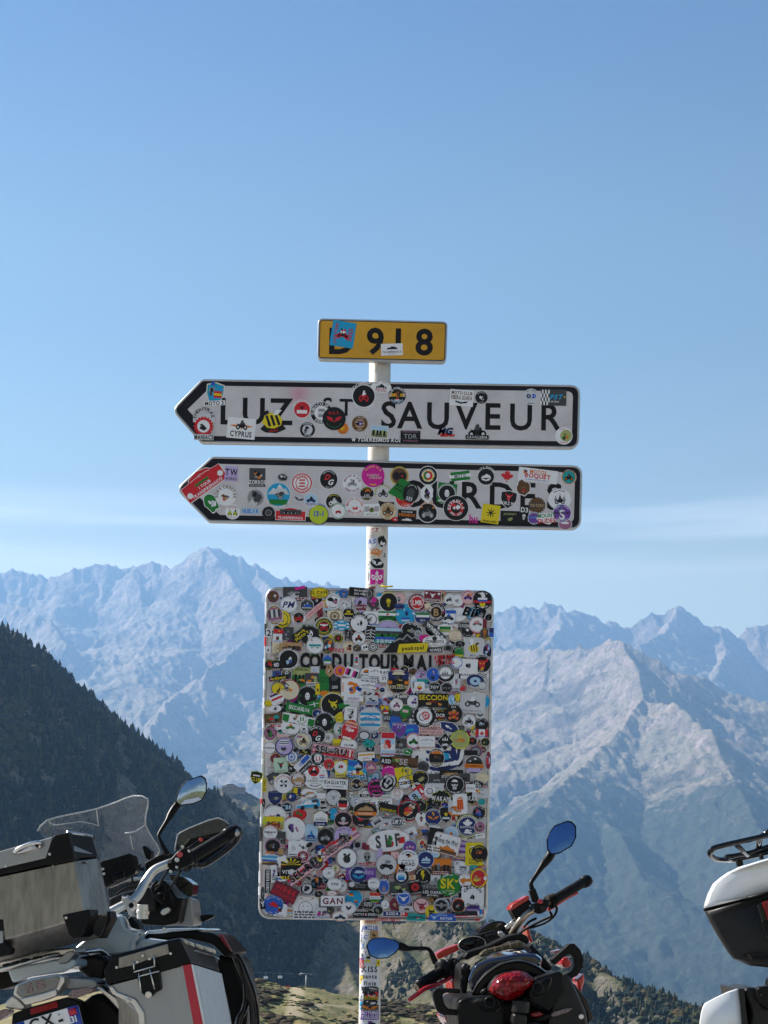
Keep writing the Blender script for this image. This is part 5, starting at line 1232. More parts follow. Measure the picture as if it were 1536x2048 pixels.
stickers(Dp, rd, """
r 610 200 225 225 -3 n | photo:znk:0.97,0.96 blob:ozk:0.5,0.3,0.1,-0.5 | =k[0.12,0.75] QUELNA
r 740 240 180 160 0 d | blob:kozn:0.9,0.8 |
r 770 120 100 80 0 s | blob:blw |
c 435 190 130 170 0 d | | |w[0.3,0] LANDS
R 345 220 240 56 10 k | blob:rit:0.2,1,-0.85,0 | =y[0.6,0,0.7] ordillamster
c 335 345 155 155 0 k92y | blob:k:0.4,0.6,0.1,-0.3 |
c 440 300 180 150 0 d | blob:wgk |
c 470 362 224 224 0 w97e | blob:oryB:0.4,0.3,0,0.0 | ^r[0.09] LA CARAVANE A PEPE
r 680 425 220 225 -2 n | |
c 680 432 222 222 0 d97k | face:wk:0.42,0.48 disc:n:0.12,0.12,-0.75,0.05 disc:n:0.12,0.12,0.75,0.05 | ^s[0.09] MOTEROS DE HUELVA ; _s[0.09] MOTEROS
r 875 250 120 260 0 n | | =k[0.08,0.2] MOTEROS ; =k[0.08,-0.05] HUELVA
r 1000 270 130 220 4 k | disc:d:0.6,0.35,0,0.5 | =w[0.14,-0.5] 253
r 800 350 50 130 0 y | blob:kr |
b 940 125 115 150 0 t | blob:Bekt:0.9,0.9 |
c 1068 135 148 148 0 r95p82o | blob:vrpk:0.7,0.7 |
r 1200 160 160 130 -20 w | bars:pkwpk:0.9,0.6 |
c 1380 168 150 150 0 w | sun:ok:0.7,0.5,0,0.3 | =k[0.13,-0.2] MOTANDE ; _g[0.08] RIDERS
r 1470 160 140 150 0 w | mtnline:gk:0.7,0.4,0,0.3 |
r 1215 330 270 210 0 w | sun:o:0.3,0.4,-0.2,0.35 bike:bokl:0.6,0.5,0.25,0.0 | =o[0.62,-0.05,0.3] 3 ; |o[0.1,-0.86] FARO
r 1400 290 200 110 -6 w | mtnline:km:0.8,0.5,0,-0.4 | =k[0.22,0.6] MADMA BIKES
r 1390 400 160 120 -20 s | blob:kwBg:0.9,0.7 |
r 1440 480 150 110 0 s | blob:dkwg:0.9,0.7 |
r 1510 310 70 40 0 L | |
r 1225 465 230 64 0 w | bands:i:0.9,0.06,0,-0.8 | =v[0.45,0,0.95] RIDERS
r 1200 530 180 60 0 s | |
c 880 400 110 70 0 o | |
c 980 537 290 290 0 k | bull:yk:0.4,0.4,0,0.1 blob:yzk:0.35,0.3,0.1,-0.15 | ^y[0.085] CONSEJO DE UNION MOTERA ; _y[0.085] LIMONERO
r 1110 540 130 60 20 n | |
r 760 530 160 90 14 n | bands:wn:0.7,0.2 | =w[0.6,0,0.4] 1
c 375 570 134 134 0 g95k | blob:gdk:0.6,0.6 |
r 640 625 330 60 -10 k | |
r 585 582 320 98 -10 n | | =w[0.46,0,0.78] SECC.HUELVA
c 795 640 118 118 0 d95u | blob:slb:0.5,0.5 |
r 575 718 385 116 -10 w | bars:nwwwn:0.98,0.7 blob:tBk:0.2,0.9,-0.2,0.3 |
c 617 705 120 120 0 w92n80w | bars:nwn:0.36,0.4 |
r 890 770 232 175 0 n | |
c 882 742 214 214 0 d97k | face:wk:0.42,0.48 disc:n:0.12,0.12,-0.75,0.05 disc:n:0.12,0.12,0.75,0.05 | ^s[0.09] MOTEROS DE HUELVA ; _s[0.09] MOTEROS
b 1060 690 110 150 0 y | smile:ky:0.7,0.5 |
c 320 460 190 150 25 w | bands:uwr:0.8,0.5,0.1,0.3 |
c 195 520 105 105 0 k95y | smile:ky:0.8,0.8 |
c 300 580 150 90 0 w | blob:sgk |
r 280 705 210 130 5 B | blob:rakno:0.95,0.95 |
r 305 805 190 100 0 w | blob:s:0.5,0.3,0.2,-0.4 | =r[0.3,0.4] MIN-BI
c 480 800 226 196 0 w | bike:nog:0.5,0.36,0,0.05 disc:r:0.08,0.09,0.35,0.5 | _d[0.07] EUSKADI
r 640 820 90 90 0 w | bull:du:0.7,0.5 |
c 230 872 160 180 0 k93q | blob:vnkd:0.8,0.7 | ^n[0.08] MOTOS
c 390 880 170 110 0 i | blob:alt |
c 925 922 136 136 0 k95w | aster:g:0.6,0.6 |
c 1050 820 120 160 0 s | blob:gnwd:0.9,0.8 |
c 785 897 214 224 0 w96k | | /r[0.25,0.2,-0.1,0.3,0.34] D ; /w[0.25,-0.28,0.2,0.3,0.34] G
c 630 960 206 206 0 w95g76e | bike:BkB:0.5,0.45,0.05,-0.05 bands:r:0.3,0.05,-0.35,0.5 bands:b:0.3,0.05,-0.45,0.38 | ^w[0.08] TONNERRE TOURING ; _w[0.08] EN MOTO
c 408 1028 226 226 0 s97u84L | bands:wuwuw:0.5,0.25,0,0.4 blob:usd:0.7,0.4,0,-0.3 | ^w[0.07] MOTO CLUB
g 232 1045 156 156 0 k94w | bands:wsw:0.8,0.3 | =k[0.13] PALADARS
c 305 1165 140 140 0 d95m | blob:mkq |
r 365 1242 162 172 5 P | bull:kP:0.5,0.6 disc:r:0.14,0.14,0.15,0.0 |
c 495 1150 134 134 0 l95w | wheel:bw:0.7,0.7 |
R 622 1215 235 74 47 w | bands:b:0.5,0.7,0.4,0 | =b[0.5,0,0.5] CROSS
r 660 1280 200 50 45 k | | =w[0.5] PARATGE
r 985 1085 500 136 -7 i97q | bands:iqir:0.96,0.8 blob:kqrg:0.9,0.5 bars:rwr:0.12,0.6,0.8,0.0 | /k[0.56,0.1,-0.1,0.0,0.74] SEL-RU ; /S[0.46,0.12,-0.1,0.0,0.72] SEL-RU
s 1180 1130 100 120 0 r | aster:w:0.5,0.5 |
r 655 1090 140 70 -8 k | blob:yzk |
c 805 1168 170 170 0 d96k60w | | =r[0.3,0,0.4] LI ; ^s[0.1] MOTOS ; _s[0.1] RUTAS
c 1165 1010 210 160 0 k97w | | =k[0.18,-0.05,0.6] TEAM
r 1030 980 100 80 0 y | |
c 935 1235 136 145 0 w94r | bull:Bwk:0.65,0.7,0,-0.1 |
r 1080 1290 150 190 5 y | |
c 1075 1272 156 156 0 w96G90w | blob:kgrw:0.6,0.6 | ^r[0.09] SAPALS
r 1265 1300 232 200 -8 c | bands:bcl:0.98,0.9 |
h 1275 1255 150 150 0 w94k | mtn:sw:0.6,0.4 | =w[0.09,-0.3] MOTARD
r 1275 1335 150 66 0 k94r | bars:wry:0.8,0.7 |
r 1375 1145 195 100 5 w | bands:oyo:0.9,0.2,0,0.4 ring:rw:0.2,0.4 | =r[0.16,-0.5] RUTAS
b 1475 1185 90 50 -20 b | |
c 1430 1272 136 136 0 i95q | mtn:iw:0.7,0.5 |
b 1400 990 155 110 0 a | blob:nac:0.7,0.6 |
c 1470 890 110 110 0 u | blob:wg |
r 1420 1060 90 50 -8 k | | =w[0.5] TS
c 770 1378 300 300 0 w | disc:r:0.45,0.45,-0.1,0.42 bike:kwd:0.32,0.3,-0.1,0.42 bands:rwb:0.2,0.12,0.55,0.0 | =k[0.07,-0.18,0.3] 2025 ; =k[0.065,-0.36,0.7] retirement ride ; =g[0.05,-0.55,0.5] Pyrenees
c 430 1360 110 80 0 k | blob:sk |
r 285 1390 150 120 30 d | blob:kyg |
c 400 1462 228 228 0 w | swirl:k:0.46,0.46 | ^r[0.08] ZARAUTZ RIDERS
c 572 1412 188 188 0 v96n86r76s | mtn:tw:0.8,0.6 |
r 1010 1470 296 120 -2 e97w | | =k[0.36,0.3] RIAGUATEK ; =d[0.14,-0.5] FEEL THE ENERGY
c 1260 1470 176 176 0 s95k80s | ring:dk:0.7,0.7 bars:tkt:0.9,0.16 blob:skg:0.4,0.5 |
c 1195 640 130 130 0 w | blob:ks |
r 1190 640 146 156 -3 w | bull:ks:0.5,0.4,0,-0.5 | =g[0.1,0.6] RUNNEZ ; =g[0.1,0.3] GEARS
c 1420 705 290 290 0 w96s | bands:cwcwc:0.8,0.55 mtnline:b:0.6,0.3,0,0.15 | ^b[0.11] VIRAGE SUD ; =g[0.09,-0.12,0.7] MOTORRAD ; =v[0.09,-0.33,0.5] TOURS ; _w[0.1] BORDEAUX
c 1350 900 170 130 0 g | ring:ks:0.8,0.8 | _k[0.1] NIEN
c 1180 845 200 280 -14 w97r | bands:iri:0.7,0.2,0,0.55 blob:wis:0.6,0.4 bands:w:0.5,0.1,-0.1,-0.65 | 
s 75 1392 140 160 -8 G92k | bands:w:0.6,0.1,0,0.3 | /y[0.26,-0.25,0,0.2,0.8] CLUB
r 172 1480 44 160 0 y | | |k[0.6,0] OLD WHEELS
""", (500, 1320), 5.908, BF)
stickers(Dp, rd, """
r 170 190 120 160 0 w | mtnline:gk:0.6,0.3 | =k[0.2,0.5] RAC ; =k[0.2,-0.4] ST
b 300 120 140 50 -10 r | |
c 405 120 104 104 0 k | blob:gdk |
c 510 140 118 110 0 w93B | blob:Bdk |
s 520 300 80 220 0 w | blob:klg:0.8,0.9 |
c 335 272 286 306 0 k97t90k | bars:uku:0.85,0.3,0,0.55 blob:ztykd:0.6,0.5,0,0.15 bars:okkko:0.85,0.13,0,0.0 sun:e:0.6,0.25,0,0.68 | =e[0.12,-0.35,0.9] EUROPE 2 ELECTRIC ; _e[0.07] TEAM
c 605 190 146 146 0 s96L | blob:pqa:0.7,0.6 heart:p:0.12,0.12,0,0.6 |
r 620 250 140 40 0 a | |
c 890 165 210 210 0 w97k66w | trees:d:0.5,0.34,-0.05,0.05 bands:g:0.6,0.12,0,-0.25 | ^w[0.085] LOS PROSTATICOS MC
c 745 182 170 170 0 w95b | blob:it:0.3,0.34,0,0.28 blob:kud:0.5,0.35,0,-0.35 | ^g[0.08] MOTERO
R 585 325 122 126 0 w | heart:r:0.6,0.5,0,-0.2 disc:y:0.5,0.16,0,0.05 bull:i:0.4,0.25,0,0.4 |
r 690 370 120 60 0 w | mtnline:k:0.8,0.4 |
c 765 327 144 134 0 k | | =w[0.26,0.05] SGV ; =g[0.09,-0.5,0.6] RIDERS
r 1000 270 130 200 0 s | blob:gqw:0.7,0.8 |
c 900 335 134 134 0 d95k | | =g[0.2,-0.1] OTLW
f 970 395 170 50 0 - | | =q[0.7] RIDERS
r 745 485 354 160 0 k | disc:t:0.2,0.2,-0.3,-0.5 blob:ot:0.22,0.3,0.5,-0.6 | =y[0.36,0.42,0.95] SECCION ; =r[0.12,-0.2,0.3] CERCA
c 965 480 90 120 0 l | blob:cw:0.7,0.7 |
r 1030 450 60 90 -10 y | blob:ky |
c 380 470 200 160 0 d | | /w[0.25,0.5,0,0.2,0.6] Salin
c 512 495 148 148 0 w | blob:vdk:0.6,0.6 |
c 380 640 250 190 0 d | |
s 415 630 136 170 -8 d94n | bands:i:0.5,0.2,0,0.25 |
c 315 535 150 150 0 w | bike:qmk:0.55,0.5 | 
r 480 730 100 110 0 d | skull:wk:0.7,0.6 |
b 300 740 170 180 0 b | |
b 500 830 270 160 0 b | blob:cb:0.7,0.7 |
g 642 672 280 280 0 w94k66w | ring:rw:0.36,0.36,0.08,0.05 ring:kw:0.3,0.3,-0.18,-0.08 wheel:rw:0.3,0.3,0.1,0.08 | ^w[0.07] MECANICA ; _w[0.07] ASTURIAS
c 832 660 134 134 0 d95k | bands:r:0.7,0.06,0,-0.4 | =w[0.26,0,0.8] DCR
c 985 642 206 206 0 k | bike:otp:0.6,0.34,0,0.2 bike:orp:0.6,0.34,0,-0.35 | ^w[0.09] CBA
c 1340 492 164 200 0 d93c | blob:ckb:0.7,0.7 |
r 1210 512 300 236 -2 w97s | bike:dwd:0.62,0.55,0,0.12 | =g[0.09,-0.78,0.8] PURA MOTERA
r 1160 115 215 235 -2 w | blob:dgk:0.36,0.5,0,0.25 | =d[0.1,-0.6,0.92] BORINOTS
r 1320 190 110 60 -10 w | check:k:0.96,0.96 |
c 1240 258 214 160 0 w96u60l | disc:u:0.16,0.2 | _w[0.09] ONDARRIA
c 1325 310 130 130 0 s | ring:gs:0.8,0.8 |
r 1090 345 70 40 10 r | |
c 1168 722 156 156 0 w | bike:kgk:0.7,0.6 |
c 1320 765 156 150 0 d95k | blob:glk:0.6,0.7 |
c 1300 660 110 80 0 s | wing:kd:0.7,0.7 |
f 1185 840 90 60 0 - | | =k[0.7] EVL
r 1320 872 146 100 0 w | bars:rwwr:1.0,1.0 leaf:r:0.4,0.6 |
c 1390 972 112 112 0 k | blob:nzk |
c 1210 962 116 116 0 k | blob:Bdrk |
c 850 1035 540 610 0 w | blob:ulu:0.2,0.25,0.15,-0.3 stripes:u:0.9,0.9 |
b 930 800 300 130 -20 w90u | blob:wu:0.4,0.4 |
b 1010 1090 150 210 0 u | bolt:w:0.3,0.4,0.2,0.1 |
b 900 1140 90 100 0 c | |
r 720 832 292 112 0 B97i | | =B[0.34,0.35,0.9] CONSINEROS ; =B[0.24,-0.5,0.92] SUPPORT YOUR LOCAL
d 885 972 196 226 0 w94k | trees:w:0.5,0.3,0,0.3 bike:wkw:0.4,0.25,0,-0.25 |
c 1060 946 226 226 0 y97G88z | blob:oyto:0.6,0.3,0,-0.15 trees:y:0.4,0.3,0,0.4 | ^n[0.07] MOTO CLUB ; =o[0.12,-0.1,0.6] HUSCA
c 512 962 190 190 0 w96r84w | bike:ndk:0.6,0.4,0,-0.05 | _b[0.08] FRANCE
r 668 970 206 134 0 o96L92w | mtnline:d:0.7,0.3,0,0.25 | =l[0.12,-0.4] COL TOUR
c 550 1130 124 160 0 w | blob:k:0.5,0.5,0.1,-0.3 |
r 360 1040 146 210 0 d | blob:Bgk:0.9,0.5,0,0.4 | =w[0.15,-0.3,1.0] MOTO-CLUB ; =w[0.1,-0.7] MONTMIRAT
c 450 1090 120 90 0 n | blob:wn |
s 345 832 176 200 0 c95v | star:n:0.2,0.2,0,-0.1 | =w[0.13,0.62] MOTO CLUB ; =w[0.1,0.3,0.3] X T
R 212 1002 174 290 0 w95l | bands:rlwl:0.9,0.96 blob:roir:0.8,0.55 |
r 190 620 60 50 0 r | bands:rw:0.9,0.7 |
r 200 690 80 90 0 d | | =s[0.4] UCI
r 395 1210 340 116 -5 B | blob:ztnB:0.5,0.9,-0.4,0 bands:kBk:0.9,0.2,0,-0.6 | =S[0.6,0,0.4] SE
r 190 1200 130 90 -5 k | | =w[0.5] ASD
c 785 1160 190 226 0 w95k | blob:Bdk:0.7,0.3,0,0.0 sun:o:0.8,0.3,0,0.5 | =e[0.11,-0.6,0.8] HORIZONTES ; =t[0.07,-0.78] MOTOS
c 630 1262 146 146 0 w94d | skull:dk:0.6,0.6 |
r 720 1330 80 70 0 w | blob:gw |
c 1250 1085 160 150 0 q | ring:dg:0.8,0.8 |
r 1190 1100 160 60 0 k | |
c 1228 1242 226 226 0 w95d | mtn:kw:0.9,0.5,0,0.3 bands:o:0.98,0.22,0,-0.12 bands:L:0.7,0.2,0,-0.55 | =k[0.1,-0.12] TRANSPIRENAICA ; _w[0.08] MOTO TOURING
c 1395 1190 70 230 0 m | blob:rglr:0.9,0.9 |
r 400 1380 200 220 10 y | blob:yzy:0.9,0.7 |
c 440 1320 130 120 0 w95n80y | blob:kg |
c 225 1332 176 160 0 p | blob:pqp:0.8,0.8 |
c 225 1440 190 200 0 s97k80s60k40s | disc:d:0.2,0.2 |
c 405 1457 152 152 0 k97w | blob:tBy:0.5,0.3 | ^d[0.08] MOTOS RIDERS
c 595 1402 196 196 0 w95k | blob:zdkt:0.8,0.6 |
r 787 1420 204 136 0 d | bike:gdg:0.4,0.3,0,0.05 | 
r 960 1352 278 106 0 k | bike:tBk:0.36,0.6,-0.36,0.1 bike:tBk:0.36,0.6,0.36,0.1 bands:t:0.3,0.3 |
r 1120 1400 120 120 0 d | blob:kd |
c 1005 1475 240 240 0 d97k88w84k | skull:wk:0.55,0.55,-0.05,0.0 bands:k:0.6,0.1,0.1,0.15 |
c 1325 1392 156 130 0 s97e | | =t[0.1,0,0.6] Rumeurs
c 1255 1472 176 104 0 s96k | | =w[0.24,0.3,0.7] LAB- ; =w[0.24,-0.3,0.7] ROVER
""", (740, 1320), 5.908, BF)
stickers(Dp, rd, """
s 345 205 176 190 0 k96u | blob:dgu:0.8,0.5,0,0.1 | =g[0.1,0.7] THE ROUTE
r 600 130 90 80 0 y | bars:yu:0.9,0.9 |
f 535 198 200 116 0 - | check:k:1,0.5 disc:u:0.55,0.9 blob:wbu:0.4,0.6 check:y:0.25,0.5,-0.9,0 |
b 740 150 210 100 0 w | blob:coBlt:0.95,0.8 |
c 478 312 134 134 0 d95k | | =l[0.36,0,0.9] CBR
c 625 392 176 150 0 d95r | blob:nrm:0.7,0.6 |
f 720 285 285 165 6 - | van:wdc:1.06,1.04 van:cwk:1,1 bands:w:0.6,0.1,0.1,0.1 |
c 340 405 262 220 0 k98w | wing:rm:0.26,0.18,-0.2,-0.1 disc:u:0.2,0.26,0.3,-0.1 | ^k[0.1] Tour de Verde
h 862 452 188 200 0 y95w | bands:u:0.82,0.24,0,-0.5 mtnline:g:0.5,0.2,0,0.1 | ^d[0.08] CLUB VIRGULES ; =k[0.13,-0.02,0.66] motobikes ; =w[0.1,-0.5,0.5] Legende
r 870 185 100 60 0 w | |
r 1040 190 220 170 0 k | bands:rk:0.5,0.3,0.3,-0.6 |
c 1115 275 170 170 0 w95k80w | bands:kr:0.6,0.5 |
c 1010 202 172 172 0 g96w84g80s | bull:gs:0.45,0.4 | ^g[0.07] BULL RIDERS
b 1010 395 92 172 0 c | |
c 1210 170 60 60 0 w | | =k[0.5] PAN
r 1400 185 220 180 0 w | |
c 1378 180 150 150 0 d96w80d76w | bands:k:0.96,0.24 | =w[0.18,0,0.7] MELU
c 1265 250 136 136 0 l95s | blob:bgw:0.7,0.7 |
c 1120 462 206 190 0 i95k | skull:sk:0.4,0.44 wing:i:0.6,0.3,0,-0.4 | ^i[0.11] ROAD DEVILS ; _i[0.09] MC
c 1410 300 180 100 0 k | bars:rykyr:0.6,0.8 |
c 1320 440 196 196 0 m95k | blob:Bvkr:0.8,0.6 |
c 1370 352 276 190 0 e97k | mtn:tB:0.7,0.5,0,0.3 bands:o:0.9,0.22,0,-0.35 | =w[0.1,-0.35,0.6] TRANSPIRENAICA ; ^t[0.05] RAID
r 330 490 230 146 0 z | photo:yzB:0.95,0.95 blob:BoyB:0.8,0.5,0,-0.2 |
r 222 470 30 80 0 G | |
c 290 600 166 166 0 k97w | blob:gw:0.5,0.3 | =d[0.15,0.1,0.8] Bienvenue ; =g[0.1,-0.3] Tours
c 580 670 160 110 0 d | |
c 480 680 100 110 0 w | blob:i |
c 555 562 276 276 0 i98w | blob:dvk:0.34,0.5,-0.25,0.05 blob:qp:0.2,0.28,0.3,-0.02 | ^r[0.08] CLUB CAMPING ; _r[0.1] DE-TOURS
R 757 608 144 200 -3 l | bike:bcu:0.6,0.36,0,-0.2 blob:cb:0.3,0.3,0,0.15 |
c 916 650 186 196 0 g96k | bike:gdg:0.6,0.45 | ^g[0.1] MOTO RIDES ; _g[0.1] 4000
c 1130 648 228 232 0 L | box:k:0.5,0.28,0,0.06 | =w[0.1,0.25,0.4] UMESHIPE ; =d[0.035,-0.2,0.6] MOTORRAD REISEN UND ; =d[0.035,-0.32,0.6] TOURING
r 420 700 90 220 0 d | blob:gkw |
c 320 755 192 192 0 s96q84k | blob:Bgd:0.6,0.5 bands:o:0.5,0.12,-0.3,-0.75 |
b 410 820 80 90 0 t | |
r 560 780 130 170 0 w | blob:sgw |
r 660 760 120 140 -20 w | blob:gk | =k[0.2] Road
c 735 740 90 60 30 k | |
f 810 800 80 150 0 - | mtnline:k:1.4,0.9 |
c 315 922 256 150 -4 w95l | bands:clbtB:0.9,0.7 mtn:Bt:0.6,0.3,0,-0.3 |
r 430 930 110 120 20 w | |
r 525 1012 228 244 0 k | rays:y:0.62,0.5,0,0.45 bands:y:0.96,0.14,0,-0.85 trees:k:0.6,0.2,0,0.1 | =w[0.17,-0.3] VITOSE ; =k[0.13,-0.85] ARRETE
c 535 1050 90 90 0 k80s | |
c 662 870 136 136 0 r90m | aster:wr:0.6,0.6 |
c 885 842 112 112 0 w92b86w | | =r[0.4,0,0.36] B ; =b[0.4,0,0.9] B
c 1000 760 130 130 0 r | wing:yr:0.6,0.4 |
r 262 1155 74 276 0 w92k | | |w[0.46,0] LOBOS RIDERS
r 335 1060 70 180 8 w | blob:vkg |
c 810 940 186 180 0 k97q88d | blob:qdk:0.8,0.7 |
r 380 1130 180 60 8 w | blob:vbl:0.8,0.7 |
c 850 1210 170 100 0 w94m | | =i[0.2] MC CORRAL
r 700 1012 520 126 38 q | bands:irqi:0.98,0.9 blob:qmkr:0.8,0.5,-0.1,0 blob:ykoz:0.18,0.8,0.72,0.0 | /k[0.66,0.1,-0.15,0.0,0.70] SEL-RU ; /S[0.56,0.12,-0.15,0.0,0.68] SEL-RU
r 1090 720 470 126 36 q | bands:riqi:0.98,0.9 blob:qmkr:0.8,0.5,-0.1,0 blob:gsoyk:0.2,0.8,0.6,0.0 | /k[0.66,0.1,-0.2,0.0,0.66] SEL-RU ; /S[0.56,0.12,-0.2,0.0,0.64] SEL-RU
c 955 1062 140 140 0 w97s92w | bike:sgw:0.4,0.3 |
c 1030 1010 90 90 0 e | skull:zk:0.6,0.7 |
c 1108 1080 80 60 0 w | bike:rdk:0.9,0.9 |
c 1100 1205 120 150 0 s96w | wing:ag:0.6,0.3 |
c 1020 1188 170 140 0 k98w | | =d[0.22,0.05,0.6] VINI
c 1160 892 220 220 0 s97w | bee:kdk:0.46,0.56,0,-0.05 | ^g[0.07] SCOUTS RIDERS
r 1390 888 234 200 4 s | skull:gk:0.6,0.8 blob:dgsk:0.5,0.3,0.1,-0.6 |
r 1320 1072 336 134 0 v | | =L[0.3,0.3,0.9] PYRENEES
c 1292 1078 200 200 0 w95k90u | wing:cb:0.7,0.42,0,-0.3 sun:l:0.5,0.3,0,0.25 | ^l[0.08] MOUNTAIN MOTOS
c 710 1240 160 150 0 s95k70s | blob:kd |
f 820 1165 230 170 26 - | leaf:o:0.3,0.4,0.1,0.3 | /k[0.56,0,0,0.2,1.12] +GAS ; /c[0.50,0.02,0,0.2,1.06] +GAS
r 455 1278 300 172 -24 k96m | | =r[0.38,0.3,0.9] +1944 ; =r[0.2,-0.45,0.9] SINTESI GARAGE
r 690 1452 300 272 0 w | smile:gw:0.54,0.6,0.0,-0.05 ring:tw:0.5,0.16,0.1,0.78 |
c 840 1300 110 90 0 s90k | blob:gk |
c 990 1290 120 60 0 r90w | | =r[0.3] RAID
r 1000 1377 278 124 1 k95w | | =m[0.56,0,0.86] GAN
b 1238 1348 240 236 -8 w94c | bands:uw:0.3,0.1,-0.4,0.4 blob:zyar:0.3,0.3,0.25,-0.25 bands:ory:0.22,0.12,-0.3,0.3 | _w[0.07] TOUR TO 25
c 1400 1412 132 136 0 g96k | | =w[0.16,0.18,0.8] AUMPE ; =w[0.18,-0.22,0.8] PEPE!!
c 1480 1338 126 126 0 w95r | bands:rwn:0.9,0.9 | =k[0.12] BADULLS
c 1460 1178 138 138 0 s94w | mtnline:g:0.5,0.3,0,0.15 | _g[0.08] PORT
r 1310 1208 268 104 0 m97k | disc:s:0.24,0.6,-0.7,0.3 | =g[0.2,0.3,0.6] Barcelona ; =g[0.2,-0.2,0.6] Territori
c 325 1422 232 226 0 l96b | blob:rvbkr:0.8,0.7 |
r 500 1510 90 110 0 w | bands:ole:0.8,0.7 |
R 405 1482 156 146 -3 w | blob:ry:0.5,0.5,0,0.1 bull:k:0.42,0.42,0,0.1 | =k[0.12,0.75] Sierra ; =k[0.09,-0.8] MOTOS
r 880 1512 170 120 0 s | blob:qdvpk:0.95,0.9 |
b 970 1480 100 120 0 d | blob:zk |
c 1180 1462 176 150 0 k97w | wing:kd:0.4,0.6 |
c 1085 1552 190 116 0 w96r90w | bike:duk:0.7,0.5,0,-0.1 |
r 1370 1530 284 64 0 k | star:r:0.12,0.6,0.0,0 | =w[0.42,0,0.9] MOTO 8 SPEED
c 205 1290 50 170 0 d | blob:gd |
c 200 260 40 110 0 k | blob:og |
r 205 1410 60 120 10 k | | =w[0.5] Y
""", (490, 1560), 5.689, BF)
